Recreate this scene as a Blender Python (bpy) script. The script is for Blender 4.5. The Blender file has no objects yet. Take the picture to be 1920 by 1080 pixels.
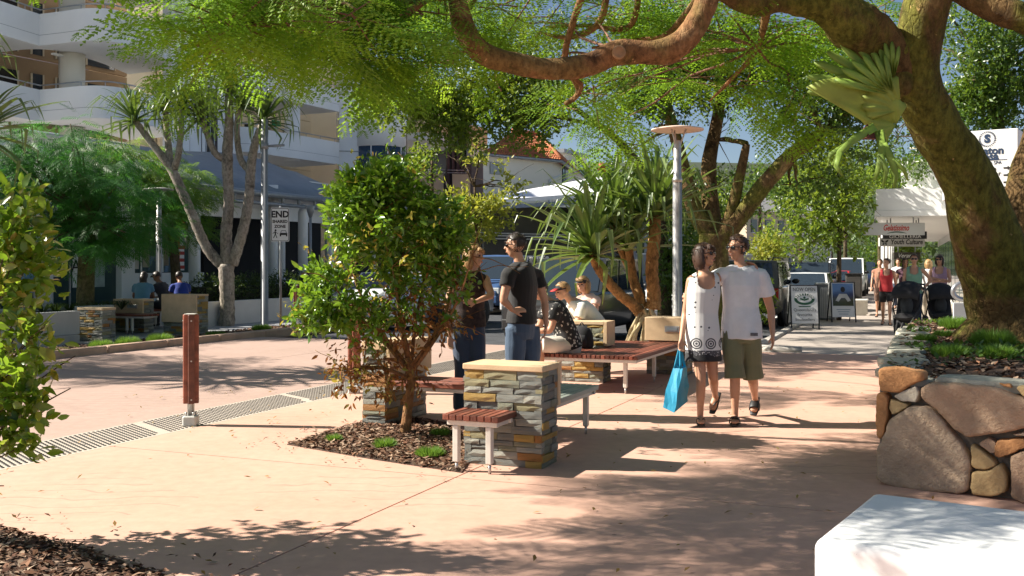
import bpy, math, random
import numpy as np
from mathutils import Matrix, Vector
R = math.radians
rng = np.random.default_rng(11)
random.seed(7)
scene = bpy.context.scene
COL = scene.collection

# ---------------------------------------------------------------- camera
EYE, FPX, U0, V0 = 1.55, 1900.0, 960.0, 495.0
cam_data = bpy.data.cameras.new('camera')
cam = bpy.data.objects.new('camera', cam_data)
COL.objects.link(cam)
cam.location = (0, 0, EYE)
cam.rotation_euler = (R(90), 0, 0)
cam_data.sensor_width = 36
cam_data.lens = 36 * FPX / 1920
cam_data.shift_y = -45 / 1920
cam_data.clip_start = 0.05
cam_data.clip_end = 3000
scene.camera = cam

# ---------------------------------------------------------------- sky, sun, exposure
SUN_EL = R(38)
SUN_H = Vector((-0.995, 0.10)).normalized()
SUN = Vector((SUN_H.x * math.cos(SUN_EL), SUN_H.y * math.cos(SUN_EL), math.sin(SUN_EL)))
world = bpy.data.worlds.new('World')
scene.world = world
world.use_nodes = True
wn = world.node_tree
bg = wn.nodes['Background']
sky = wn.nodes.new('ShaderNodeTexSky')
sky.sky_type = 'NISHITA'
sky.sun_disc = False
sky.air_density = 0.75
sky.dust_density = 0.9
sky.ozone_density = 0.7
sky.sun_elevation = SUN_EL
sky.sun_rotation = math.atan2(SUN_H.x, SUN_H.y)
wn.links.new(sky.outputs[0], bg.inputs[0])
bg.inputs[1].default_value = 0.05
sl = bpy.data.lights.new('sun', 'SUN')
sl.energy = 5.0
sl.angle = R(0.53)
sl.color = (1.0, 0.93, 0.82)
sun = bpy.data.objects.new('sun', sl)
COL.objects.link(sun)
sun.rotation_euler = (-SUN).to_track_quat('-Z', 'Y').to_euler()
sun.location = (-20, 2, 30)
scene.view_settings.view_transform = 'Standard'
scene.view_settings.look = 'None'
scene.view_settings.gamma = 1
scene.view_settings.use_curve_mapping = False
scene.view_settings.exposure = 1.22
scene.cycles.max_bounces = 8
scene.cycles.transparent_max_bounces = 12

# ---------------------------------------------------------------- places
def at(u, v, Y):                       # where the line of sight through a photo point reaches distance Y
    return Vector(((u - U0) / FPX * Y, Y, EYE - (v - V0) / FPX * Y))
def G(u, v, z=0.0):                    # ... and where it reaches height z
    Y = (EYE - z) * FPX / (v - V0)
    return Vector(((u - U0) / FPX * Y, Y, z))
ANG = R(22.8)
A = Vector((math.sin(ANG), math.cos(ANG), 0))      # along the street
C = Vector((math.cos(ANG), -math.sin(ANG), 0))     # across it, towards the right
Zv = Vector((0, 0, 1))
def ST(s, t, z=0.0):
    p = A * s + C * t
    return Vector((p.x, p.y, z))

# ---------------------------------------------------------------- objects
WM = {}
def link(o): COL.objects.link(o)
def wm(o): return WM.get(o.name, Matrix.Identity(4))
def tag(o, label=None, cat=None, group=None, kind=None):
    if label: o['label'] = label
    if cat: o['category'] = cat
    if group: o['group'] = group
    if kind: o['kind'] = kind
    return o
def thing(name, label, cat, loc=(0, 0, 0), rotz=0.0, group=None):
    o = bpy.data.objects.new(name, None)
    link(o)
    o.empty_display_size = 0.2
    o.location = loc
    o.rotation_euler = (0, 0, rotz)
    WM[o.name] = Matrix.Translation(Vector(loc)) @ Matrix.Rotation(rotz, 4, 'Z')
    return tag(o, label, cat, group)
def piece(name, me, parent, M4):       # an object that shares its mesh, at a world matrix
    o = bpy.data.objects.new(name, me)
    link(o)
    o.parent = parent
    if parent is not None:
        o.matrix_local = wm(parent).inverted() @ M4
        WM[o.name] = M4
    else:
        o.matrix_world = M4
        WM[o.name] = M4
    return o
def kids(o): return [c for c in bpy.data.objects if c.parent is o]
def index_children():
    d = {}
    for c in bpy.data.objects:
        if c.parent is not None: d.setdefault(c.parent.name, []).append(c)
    return d
def copy_tree(o, idx, parent=None):
    c = o.copy(); link(c)
    if parent is not None: c.parent = parent
    for ch in idx.get(o.name, []): copy_tree(ch, idx, c)
    return c
def np_mesh(name, V, F, mat=None, smooth=False):
    V = np.asarray(V, dtype=np.float32).reshape(-1, 3); F = np.asarray(F, dtype=np.int32)
    m, k = F.shape
    me = bpy.data.meshes.new(name)
    me.vertices.add(len(V)); me.vertices.foreach_set('co', V.ravel())
    me.loops.add(m * k); me.loops.foreach_set('vertex_index', F.ravel())
    me.polygons.add(m); me.polygons.foreach_set('loop_start', np.arange(m, dtype=np.int32) * k)
    if smooth: me.polygons.foreach_set('use_smooth', np.ones(m, dtype=bool))
    me.update(calc_edges=True)
    if mat: me.materials.append(mat)
    return me
def put(name, me, parent=None, world=True):  # link a mesh whose vertices are in world space
    o = bpy.data.objects.new(name, me)
    link(o)
    if parent is not None:
        o.parent = parent
        if world: me.transform(wm(parent).inverted())
        WM[o.name] = wm(parent)
    return o

class MB:
    def __init__(s): s.v = []; s.f = []; s.sm = []; s.mi = []
    def add(s, vs, fs, smooth=False, mi=0):
        b = len(s.v)
        s.v += [tuple(p) for p in vs]
        s.f += [tuple(b + i for i in f) for f in fs]
        s.sm += [smooth] * len(fs); s.mi += [mi] * len(fs)
        return s
    def box(s, c, size, ax=None, ay=None, az=None, mi=0, ch=0.0):
        ax = Vector(ax) if ax is not None else Vector((1, 0, 0))
        ay = Vector(ay) if ay is not None else Zv.cross(ax)
        az = Vector(az) if az is not None else Zv
        c = Vector(c); hx, hy, hz = size[0] / 2, size[1] / 2, size[2] / 2
        if ch <= 0:
            vs = [c + ax * (hx * i) + ay * (hy * j) + az * (hz * k) for k in (-1, 1) for j in (-1, 1) for i in (-1, 1)]
            return s.add(vs, [(0, 2, 3, 1), (4, 5, 7, 6), (0, 1, 5, 4), (2, 6, 7, 3), (0, 4, 6, 2), (1, 3, 7, 5)], mi=mi)
        ch = min(ch, hx * .9, hy * .9, hz * .9)
        P = [(-hx + ch, -hy), (hx - ch, -hy), (hx, -hy + ch), (hx, hy - ch), (hx - ch, hy), (-hx + ch, hy), (-hx, hy - ch), (-hx, -hy + ch)]
        def ins(p): return (p[0] - math.copysign(min(ch, abs(p[0])), p[0]) * .75, p[1] - math.copysign(min(ch, abs(p[1])), p[1]) * .75)
        rings = [([ins(p) for p in P], -hz), (P, -hz + ch), (P, hz - ch), ([ins(p) for p in P], hz)]
        vs = [c + ax * x + ay * y + az * z for r, z in rings for x, y in r]
        fs = [tuple(range(7, -1, -1)), tuple(range(24, 32))]
        for k in range(3):
            for i in range(8):
                j = (i + 1) % 8
                fs.append((k * 8 + i, k * 8 + j, k * 8 + 8 + j, k * 8 + 8 + i))
        return s.add(vs, fs, mi=mi)
    def tube(s, pts, rad, seg=8, cap=True, smooth=True, mi=0, side=None, sub=0, rough=0.0):
        pts = [Vector(p) for p in pts]
        if not isinstance(rad, (list, tuple)): rad = [rad] * len(pts)
        rad = [r if isinstance(r, tuple) else (r, r) for r in rad]
        if sub:
            pts, rad = spline(pts, rad, sub)
        n = len(pts); vs = []; prev = None
        for i, p in enumerate(pts):
            d = (pts[min(i + 1, n - 1)] - pts[max(i - 1, 0)]).normalized()
            if side is not None: x = Vector(side)
            elif prev is not None: x = prev
            else: x = Vector((1, 0, 0)) if abs(d.x) < .8 else Vector((0, 1, 0))
            x = (x - d * x.dot(d)).normalized(); prev = x
            y = d.cross(x)
            for k in range(seg):
                a = 2 * math.pi * k / seg
                w = 1 + (rough * random.uniform(-1, 1) if rough else 0)
                vs.append(p + x * (math.cos(a) * rad[i][0] * w) + y * (math.sin(a) * rad[i][1] * w))
        fs = [(i * seg + k, i * seg + (k + 1) % seg, (i + 1) * seg + (k + 1) % seg, (i + 1) * seg + k) for i in range(n - 1) for k in range(seg)]
        s.add(vs, fs, smooth, mi)
        if cap:
            b = len(s.v) - len(vs)
            s.f.append(tuple(b + k for k in range(seg - 1, -1, -1))); s.f.append(tuple(b + (n - 1) * seg + k for k in range(seg)))
            s.sm += [False] * 2; s.mi += [mi] * 2
        return s
    def ball(s, c, r, seg=12, rings=8, ax=None, ay=None, az=None, mi=0):
        ax = Vector(ax) if ax is not None else Vector((1, 0, 0)); ay = Vector(ay) if ay is not None else Vector((0, 1, 0)); az = Vector(az) if az is not None else Zv
        r = r if isinstance(r, tuple) else (r, r, r); c = Vector(c)
        vs = [c - az * r[2]]
        for i in range(1, rings):
            th = -math.pi / 2 + math.pi * i / rings
            for k in range(seg):
                a = 2 * math.pi * k / seg
                vs.append(c + ax * (r[0] * math.cos(th) * math.cos(a)) + ay * (r[1] * math.cos(th) * math.sin(a)) + az * (r[2] * math.sin(th)))
        vs.append(c + az * r[2])
        fs = [(0, 1 + (k + 1) % seg, 1 + k) for k in range(seg)]
        for i in range(rings - 2):
            for k in range(seg):
                fs.append((1 + i * seg + k, 1 + i * seg + (k + 1) % seg, 1 + (i + 1) * seg + (k + 1) % seg, 1 + (i + 1) * seg + k))
        L = len(vs) - 1; b = 1 + (rings - 2) * seg
        fs += [(b + k, b + (k + 1) % seg, L) for k in range(seg)]
        return s.add(vs, fs, True, mi)
    def lathe(s, c, prof, seg=16, axis=None, mi=0, smooth=True):
        az = Vector(axis).normalized() if axis is not None else Zv
        x = Vector((1, 0, 0)) if abs(az.x) < .8 else Vector((0, 1, 0))
        x = (x - az * x.dot(az)).normalized(); y = az.cross(x); c = Vector(c)
        vs = [c + az * z + x * (r * math.cos(2 * math.pi * k / seg)) + y * (r * math.sin(2 * math.pi * k / seg)) for r, z in prof for k in range(seg)]
        n = len(prof)
        fs = [(i * seg + k, i * seg + (k + 1) % seg, (i + 1) * seg + (k + 1) % seg, (i + 1) * seg + k) for i in range(n - 1) for k in range(seg)]
        s.add(vs, fs, smooth, mi)
        b = len(s.v) - len(vs)
        s.f.append(tuple(b + k for k in range(seg - 1, -1, -1))); s.f.append(tuple(b + (n - 1) * seg + k for k in range(seg)))
        s.sm += [False] * 2; s.mi += [mi] * 2
        return s
    def prism(s, poly, z0, z1, mi=0):              # polygon of (x, y) points, counter-clockwise, between two heights
        n = len(poly)
        vs = [(p[0], p[1], z0) for p in poly] + [(p[0], p[1], z1) for p in poly]
        fs = [tuple(range(n - 1, -1, -1)), tuple(range(n, 2 * n))] + [(i, (i + 1) % n, n + (i + 1) % n, n + i) for i in range(n)]
        return s.add(vs, fs, mi=mi)
    def ext(s, poly3, d, mi=0):                    # a planar polygon in space, pushed along d
        n = len(poly3); d = Vector(d)
        vs = [Vector(p) for p in poly3] + [Vector(p) + d for p in poly3]
        fs = [tuple(range(n - 1, -1, -1)), tuple(range(n, 2 * n))] + [(i, (i + 1) % n, n + (i + 1) % n, n + i) for i in range(n)]
        return s.add(vs, fs, mi=mi)
    def sheet(s, rows, smooth=False, mi=0):        # a grid of points
        m, n = len(rows), len(rows[0])
        return s.add([p for r in rows for p in r], [(i * n + j, i * n + j + 1, (i + 1) * n + j + 1, (i + 1) * n + j) for i in range(m - 1) for j in range(n - 1)], smooth, mi)
    def mesh(s, name, mats):
        me = bpy.data.meshes.new(name)
        me.from_pydata(s.v, [], s.f)
        me.polygons.foreach_set('use_smooth', s.sm)
        me.polygons.foreach_set('material_index', s.mi)
        for m in (mats if isinstance(mats, (list, tuple)) else [mats]): me.materials.append(m)
        me.update()
        return me
    def build(s, name, mats, parent=None, fix=True):
        me = s.mesh(name, mats)
        if fix:
            import bmesh
            bm = bmesh.new(); bm.from_mesh(me)
            bmesh.ops.recalc_face_normals(bm, faces=bm.faces[:])
            bm.to_mesh(me); bm.free()
        return put(name, me, parent)

def spline(pts, rad, sub):
    P = []; Q = []; n = len(pts)
    for i in range(n - 1):
        p0, p1, p2, p3 = pts[max(i - 1, 0)], pts[i], pts[i + 1], pts[min(i + 2, n - 1)]
        for k in range(sub):
            t = k / sub; t2 = t * t; t3 = t2 * t
            P.append(0.5 * ((2 * p1) + (p2 - p0) * t + (2 * p0 - 5 * p1 + 4 * p2 - p3) * t2 + (3 * p1 - p0 - 3 * p2 + p3) * t3))
            Q.append(tuple(rad[i][j] * (1 - t) + rad[i + 1][j] * t for j in (0, 1)))
    P.append(pts[-1]); Q.append(rad[-1])
    return P, Q

# ---------------------------------------------------------------- materials
def nodes(name):
    m = bpy.data.materials.new(name); m.use_nodes = True
    nt = m.node_tree
    return m, nt, nt.nodes['Principled BSDF'], nt.nodes['Material Output']
def nd(nt, kind, **kw):
    n = nt.nodes.new(kind)
    for k, v in kw.items(): setattr(n, k, v)
    return n
def coords(nt, scale=(1, 1, 1), shift=True):
    tc = nd(nt, 'ShaderNodeTexCoord')
    mp = nd(nt, 'ShaderNodeMapping'); mp.inputs['Scale'].default_value = scale
    nt.links.new(tc.outputs['Object'], mp.inputs[0])
    if shift:
        oi = nd(nt, 'ShaderNodeObjectInfo')
        ml = nd(nt, 'ShaderNodeMath', operation='MULTIPLY'); ml.inputs[1].default_value = 37.0
        nt.links.new(oi.outputs['Random'], ml.inputs[0]); nt.links.new(ml.outputs[0], mp.inputs['Location'])
    return mp.outputs[0]
def noise(nt, vec, scale, detail=4, rough=.55, dist=0):
    n = nd(nt, 'ShaderNodeTexNoise'); n.inputs['Scale'].default_value = scale; n.inputs['Detail'].default_value = detail
    n.inputs['Roughness'].default_value = rough; n.inputs['Distortion'].default_value = dist
    nt.links.new(vec, n.inputs['Vector'])
    return n.outputs['Fac']
def ramp(nt, fac, stops, interp='LINEAR'):
    r = nd(nt, 'ShaderNodeValToRGB'); r.color_ramp.interpolation = interp
    e = r.color_ramp.elements
    while len(e) < len(stops): e.new(0.5)
    for i, (p, c) in enumerate(stops):
        e[i].position = p; e[i].color = (*c, 1) if len(c) == 3 else c
    nt.links.new(fac, r.inputs[0])
    return r.outputs[0]
def mixc(nt, fac, a, b, mode='MIX'):
    m = nd(nt, 'ShaderNodeMix', data_type='RGBA', blend_type=mode)
    for s, x in ((0, fac), (6, a), (7, b)):
        if hasattr(x, 'links') or hasattr(x, 'is_linked'): nt.links.new(x, m.inputs[s])
        else: m.inputs[s].default_value = x if s == 0 else (*x, 1)
    return m.outputs[2]
def mth(nt, op, a, b=None, clamp=False):
    m = nd(nt, 'ShaderNodeMath', operation=op); m.use_clamp = clamp
    for i, x in enumerate((a, b)):
        if x is None: continue
        if hasattr(x, 'is_linked'): nt.links.new(x, m.inputs[i])
        else: m.inputs[i].default_value = x
    return m.outputs[0]
def bump(nt, bs, h, strength, dist=.01):
    b = nd(nt, 'ShaderNodeBump'); b.inputs['Strength'].default_value = strength; b.inputs['Distance'].default_value = dist
    nt.links.new(h, b.inputs['Height']); nt.links.new(b.outputs[0], bs.inputs['Normal'])
_mc = {}
def M(name, col, rough=.65, var=.18, scale=6.0, bmp=.25, bscale=60.0, metal=0.0, spec=.5, stretch=(1, 1, 1), rnd=0.0, bdist=.004, sheen=0.0, coat=0.0):
    if name in _mc: return _mc[name]
    m, nt, bs, out = nodes(name)
    vec = coords(nt, stretch)
    n1 = noise(nt, vec, scale, 5, .6)
    lo = tuple(max(0, c * (1 - var)) for c in col); hi = tuple(min(1, c * (1 + var)) for c in col)
    c = ramp(nt, n1, [(.3, lo), (.7, hi)])
    if rnd:
        oi = nd(nt, 'ShaderNodeObjectInfo')
        v = mth(nt, 'ADD', mth(nt, 'MULTIPLY', oi.outputs['Random'], 2 * rnd), 1 - rnd)
        hs = nd(nt, 'ShaderNodeHueSaturation'); nt.links.new(c, hs.inputs['Color']); nt.links.new(v, hs.inputs['Value'])
        c = hs.outputs[0]
    nt.links.new(c, bs.inputs['Base Color'])
    bs.inputs['Roughness'].default_value = rough; bs.inputs['Metallic'].default_value = metal
    bs.inputs['Specular IOR Level'].default_value = spec
    if coat: bs.inputs['Coat Weight'].default_value = coat; bs.inputs['Coat Roughness'].default_value = .08
    if sheen: bs.inputs['Sheen Weight'].default_value = sheen
    if bmp: bump(nt, bs, noise(nt, vec, bscale, 4, .6), bmp, bdist)
    _mc[name] = m
    return m
def leafmat(name, cols, trans=.45, tcol=(.35, .5, .05), rough=.45, spec=.4, tone=False):
    m, nt, bs, out = nodes(name)
    g = nd(nt, 'ShaderNodeNewGeometry')
    stops = [(i / max(1, len(cols) - 1), c) for i, c in enumerate(cols)]
    fac_ = g.outputs['Random Per Island']
    if tone:
        at_ = nd(nt, 'ShaderNodeAttribute'); at_.attribute_name = 'tone'; fac_ = at_.outputs['Fac']
    c = ramp(nt, fac_, stops)
    nt.links.new(c, bs.inputs['Base Color'])
    bs.inputs['Roughness'].default_value = rough; bs.inputs['Specular IOR Level'].default_value = spec
    tr = nd(nt, 'ShaderNodeBsdfTranslucent')
    nt.links.new(mixc(nt, .55, c, tcol), tr.inputs['Color'])
    mx = nd(nt, 'ShaderNodeMixShader'); mx.inputs[0].default_value = trans
    nt.links.new(bs.outputs[0], mx.inputs[1]); nt.links.new(tr.outputs[0], mx.inputs[2])
    nt.links.new(mx.outputs[0], out.inputs['Surface'])
    return m
def glass(name, col=(.03, .045, .06), rough=.04, trans=0.0):
    m, nt, bs, out = nodes(name)
    bs.inputs['Base Color'].default_value = (*col, 1); bs.inputs['Roughness'].default_value = rough
    bs.inputs['Specular IOR Level'].default_value = .8; bs.inputs['Transmission Weight'].default_value = trans
    return m
# flat lettering: a text outline turned into mesh, lying in the plane (ax, up)
def lettering(body, size, origin, ax, up, mat, parent, name='lettering', depth=.002, align='CENTER', bold=0.0, shear=0.0, width=None):
    cu = bpy.data.curves.new('text', 'FONT'); cu.body = body; cu.size = size; cu.align_x = align; cu.align_y = 'CENTER'
    cu.extrude = depth; cu.offset = bold; cu.shear = shear; cu.resolution_u = 3
    o = bpy.data.objects.new('text', cu); link(o)
    dg = bpy.context.evaluated_depsgraph_get()
    me = bpy.data.meshes.new_from_object(o.evaluated_get(dg))
    bpy.data.objects.remove(o); bpy.data.curves.remove(cu)
    if width and len(me.vertices):
        xs = [v.co.x for v in me.vertices]; w = max(xs) - min(xs)
        me.transform(Matrix.Diagonal((width / w, 1, 1, 1)))
    ax = Vector(ax).normalized(); up = Vector(up).normalized(); n = ax.cross(up)
    M4 = Matrix(((ax.x, up.x, n.x, origin[0]), (ax.y, up.y, n.y, origin[1]), (ax.z, up.z, n.z, origin[2]), (0, 0, 0, 1)))
    me.transform(M4)
    me.materials.clear(); me.materials.append(mat); me.name = name
    return put(name, me, parent)

def norm(a): return a / np.maximum(1e-9, np.linalg.norm(a, axis=-1, keepdims=True))
def wavy(P, f, seed):
    q = np.random.default_rng(seed); w = np.zeros(len(P))
    for i in range(6):
        d = norm(q.normal(size=3)) * f * q.uniform(.6, 1.7); w += np.sin(P @ d + q.uniform(0, 6.28))
    return w / 3

def roughen(o, layers, seed=1):              # push a mesh along its normals by noise, for bark
    me = o.data; n = len(me.vertices); Pp = np.empty(n * 3, np.float32); me.vertices.foreach_get('co', Pp); Pp = Pp.reshape(-1, 3)
    Nn = np.array([x.normal for x in me.vertices]); d = np.zeros(n)
    for f, a, vz in layers: d += a * wavy(Pp * np.array((1, 1, vz)), f, seed + int(f))
    me.vertices.foreach_set('co', (Pp + Nn * d[:, None]).astype(np.float32).ravel()); me.update()
    return o
# ================================================================ materials of the setting
def paving_mat(name, base, dark, etched=True):
    m, nt, bs, out = nodes(name)
    tc = nd(nt, 'ShaderNodeTexCoord'); vec = tc.outputs['Object']
    n1 = noise(nt, vec, .7, 6, .6); n2 = noise(nt, vec, 9, 5, .65); n3 = noise(nt, vec, 140, 2, .5)
    c = ramp(nt, n1, [(.3, dark), (.68, base)])
    c = mixc(nt, .35, c, ramp(nt, n2, [(.35, tuple(x * .78 for x in base)), (.65, tuple(min(1, x * 1.1) for x in base))]))
    c = mixc(nt, mth(nt, 'MULTIPLY', mth(nt, 'GREATER_THAN', noise(nt, vec, 26, 3, .7), .71), .35), c, tuple(x * .45 for x in base))
    gum = nd(nt, 'ShaderNodeTexVoronoi', feature='F1'); gum.inputs['Scale'].default_value = 1.9; nt.links.new(vec, gum.inputs['Vector'])
    c = mixc(nt, mth(nt, 'MULTIPLY', mth(nt, 'LESS_THAN', gum.outputs['Distance'], .03), .55), c, tuple(x * .3 for x in base))
    c = mixc(nt, mth(nt, 'MULTIPLY', ramp(nt, noise(nt, vec, .32, 6, .7, .8), [(.56, (0, 0, 0)), (.74, (1, 1, 1))]), .3), c, tuple(x * .6 for x in base))
    h = mth(nt, 'ADD', mth(nt, 'MULTIPLY', n3, .3), mth(nt, 'MULTIPLY', n2, .5))
    if etched:                          # patches of a wavy pattern etched into the concrete
        w = nd(nt, 'ShaderNodeTexWave', wave_type='BANDS', bands_direction='Y', wave_profile='SAW')
        w.inputs['Scale'].default_value = 1.5; w.inputs['Distortion'].default_value = 5.5; w.inputs['Detail'].default_value = 2.2; w.inputs['Detail Scale'].default_value = 1.3
        nt.links.new(vec, w.inputs['Vector'])
        line = mth(nt, 'LESS_THAN', w.outputs['Fac'], .09)
        mask = mth(nt, 'GREATER_THAN', noise(nt, vec, .55, 1, .4), .56)
        et = mth(nt, 'MULTIPLY', line, mask)
        c = mixc(nt, mth(nt, 'MULTIPLY', et, .45), c, tuple(x * .55 for x in base))
        h = mth(nt, 'SUBTRACT', h, mth(nt, 'MULTIPLY', et, 2.0))
        h = mth(nt, 'ADD', h, mth(nt, 'MULTIPLY', mask, mth(nt, 'MULTIPLY', n2, .8)))
    nt.links.new(c, bs.inputs['Base Color']); bs.inputs['Roughness'].default_value = .72; bs.inputs['Specular IOR Level'].default_value = .25
    bump(nt, bs, h, .35, .006)
    return m
PINK = paving_mat('salmon_concrete', (.60, .375, .287), (.52, .312, .226))
PINK2 = paving_mat('mauve_concrete', (.45, .32, .265), (.38, .27, .22))
GREYC = paving_mat('grey_concrete', (.43, .375, .325), (.34, .295, .255), etched=False)
ASPH = M('asphalt', (.062, .064, .07), .85, .25, 2.5, .5, 220, bdist=.006, spec=.3)
EARTH = M('earth', (.06, .042, .028), .95, .4, 3, .6, 40)
CONC = M('kerb_concrete', (.42, .39, .345), .85, .16, 4, .3, 80)
KERBP = M('kerb_salmon', (.47, .32, .225), .85, .16, 4, .3, 80)
WHITEW = M('white_render', (.80, .80, .78), .7, .05, 1.5, .35, 38, bdist=.01)
FACADE = M('facade_white', (.86, .86, .85), .8, .05, .5, .15, 20)
CREAM = M('facade_cream', (.70, .62, .46), .8, .05, .6, .15, 20)
CREAMW = M('facade_pale_cream', (.82, .77, .66), .8, .04, .6, .15, 20)
YELL = M('facade_yellow', (.66, .52, .27), .8, .05, .6, .1, 20)
DARKIN = M('dark_interior', (.018, .016, .015), .9, .5, 2, 0)
BROWNP = M('brown_cladding', (.035, .024, .021), .6, .3, 2, .2, 20)
TIMB = M('red_timber', (.205, .064, .038), .5, .5, 3.5, .5, 40, stretch=(.35, 3, 3), rnd=.4, spec=.45)
TIMB2 = M('weathered_timber', (.20, .17, .14), .55, .35, 5, .35, 60, rnd=.2)
STEEL = M('galvanised_steel', (.50, .49, .47), .42, .12, 12, .12, 60, metal=.75)
PALEM = M('pale_painted_steel', (.62, .60, .54), .45, .08, 10, .05, 60)
GREYM = M('grey_painted_steel', (.30, .31, .32), .4, .1, 6, .05, 60, metal=.3)
SANDST = M('sandstone', (.62, .45, .27), .85, .12, 5, .35, 70)
BLACK = M('black_plastic', (.012, .012, .013), .5, .2, 8, .1, 60)
INKB = M('navy_ink', (.012, .035, .085), .6, 0, 1, 0)
INK = M('black_ink', (.012, .012, .012), .6, 0, 1, 0)
INKR = M('red_ink', (.42, .03, .015), .6, 0, 1, 0)
INKG = M('green_ink', (.01, .07, .035), .6, 0, 1, 0)
WHITEP = M('white_board', (.78, .78, .76), .5, .03, 3, .03, 40)
MULCHB = M('mulch_bed', (.075, .042, .026), .95, .5, 14, .9, 60, bdist=.02)
BARKCH = leafmat('bark_chips', [(.05, .026, .016), (.15, .075, .045), (.27, .17, .11), (.38, .28, .2), (.1, .045, .028), (.22, .11, .06)], 0.0, rough=.8, spec=.2)

# ================================================================ the ground
def flat(name, poly, z, mat, thick=.12):
    if sum(poly[i][0] * poly[(i + 1) % len(poly)][1] - poly[(i + 1) % len(poly)][0] * poly[i][1] for i in range(len(poly))) < 0: poly = poly[::-1]
    m = MB().prism([(p[0], p[1]) for p in poly], z - thick, z)
    return tag(m.build(name, mat), kind='structure')
def quad(s0, s1, t0, t1): return [ST(s0, t0), ST(s1, t0), ST(s1, t1), ST(s0, t1)]
g = MB().sheet([[(x, y, -.20) for x in (-900, -60, 60, 900)] for y in (-200, -20, 140, 1600)]).build('ground', EARTH)
tag(g, kind='structure')
gap = .007
flat('paving_base', quad(-9, 18.2, -7.6, 12), -.035, M('joint_dark', (.05, .04, .032), .9, .2, 3, 0), .1)
pav = MB()
for s0, s1 in ((-9, -1.2), (-1.2, 6.62), (6.62, 12.4), (12.4, 18.2)):
    for t0, t1 in ((-6.5, -3.23), (-3.23, 1.2), (1.2, 5.6), (5.6, 12)):
        flat('paving_slab', quad(s0 + gap, s1 - gap, t0 + gap, t1 - gap), 0, PINK)
for s0, s1 in ((-9, -2.6), (-2.6, 4.2), (4.2, 11.2), (11.2, 17.9)):
    flat('crossing_slab', quad(s0 + gap, s1 - gap, -13.6, -10.1 - gap), -.008, PINK2)
    flat('crossing_slab', quad(s0 + gap, s1 - gap, -10.1 + gap, -7.28), -.008, PINK2)
flat('drain_strip', quad(-9, 18.2, -7.26, -6.515), -.004, M('strip_concrete', (.47, .40, .33), .8, .12, 5, .3, 90))
flat('road', quad(17.9, 160, -15.0, -3.0), -.09, ASPH, .1)
B2 = Vector((math.sin(R(21.3)), math.cos(R(21.3)), 0)); B2c = Vector((B2.y, -B2.x, 0)); K0 = Vector((4.9, 19.8, 0))
def FP(a, b, z=0.0): p = K0 + B2 * a + B2c * b; return Vector((p.x, p.y, z))      # along the far kerb, and right of it
flat('footpath', [ST(18.215, -3.6), ST(18.215, 12), FP(140, 16), FP(140, .15), FP(0, .15)], -.002, GREYC)
k = MB()
for i in range(28):
    p, q = FP(i * 4 + .004, 0), FP(i * 4 + 3.99, 0)
    k.box((p + q) / 2 + Vector((0, 0, -.04)), ((q - p).length, .17, .16), B2, ch=.02)
tag(k.build('kerb', CONC), kind='structure')
k = MB()
pr = [FP(-.05, .02), FP(-1.2, -.12), FP(-1.7, .35), FP(-1.75, .9)]
k.tube([p + Vector((0, 0, .03)) for p in pr], [(.1, .07)] * 4, 8, smooth=True, sub=3)
tag(k.build('kerb', CONC), kind='structure')
# far side: pavement, kerb ramp and planting bed
flat('opposite_pavement', quad(-12, 120, -40, -15.1), -.01, M('blue_grey_paving', (.33, .33, .34), .8, .12, 2, .3, 60))
flat('opposite_bed', quad(9.6, 24, -15.1, -13.5), .0, MULCHB, .2)
flat('opposite_verge', quad(24, 120, -15.1, -13.9), .0, GREYC, .2)
flat('opposite_verge', quad(-12, 9.6, -15.1, -13.5), .0, GREYC, .2)
k = MB()
for i in range(9):
    a = 10.6 + i * 1.5
    off = -13.46 + (.0 if i < 7 else .0)
    k.box(ST(a + .745, off, .02), (1.485, .2, .2), A, ch=.025)
tag(k.build('kerb', KERBP), kind='structure')
k = MB()
k.add([ST(7.4, -13.3, -.005), ST(10.3, -13.25, -.005), ST(9.9, -14.3, .16), ST(7.2, -14.3, .16), ST(7.4, -13.3, -.1), ST(10.3, -13.25, -.1), ST(9.9, -14.9, -.1), ST(7.2, -14.9, -.1), ST(9.9, -14.9, .16), ST(7.2, -14.9, .16)],
      [(0, 1, 2, 3), (3, 2, 8, 9), (1, 5, 6, 8, 2), (0, 3, 9, 7, 4), (0, 4, 5, 1), (9, 8, 6, 7)])
tag(k.build('kerb_ramp', CONC), kind='structure')
# lane edge line
flat('road_marking', quad(18.5, 90, -4.6 - .05, -4.6 + .05), -.086, WHITEP, .004)

# raised dots of the tactile strip
dv = []; df = []
def dots():
    V = []; F = []
    rr = .0165; n = 8; k = 0
    for i in range(int((20.0 + 4) / .054)):
        for j in range(13):
            s = -2 + i * .054 + (.027 if j % 2 else 0); t = -7.19 + j * .0515
            d = (s - 7.33 + .57 * (t + 6.55)) % 2.37
            if d < .055 or d > 2.37 - .055 or s > 18: continue
            p = ST(s, t); b = len(V)
            for q in range(n):
                a = 2 * math.pi * q / n
                V.append((p.x + rr * math.cos(a), p.y + rr * math.sin(a), -.004))
            for q in range(n):
                a = 2 * math.pi * q / n
                V.append((p.x + rr * .72 * math.cos(a), p.y + rr * .72 * math.sin(a), .002))
            for q in range(n):
                F.append((b + q, b + (q + 1) % n, b + n + (q + 1) % n, b + n + q))
            for q in range(1, n - 1, 2):
                F.append((b + n, b + n + q, b + n + q + 1, b + n + (q + 2) % n))
    return np_mesh('tactile_dots', V, F, M('dark_stud', (.045, .04, .036), .6, .2, 5, 0))
tag(put('tactile_dots', dots()), kind='stuff')

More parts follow.
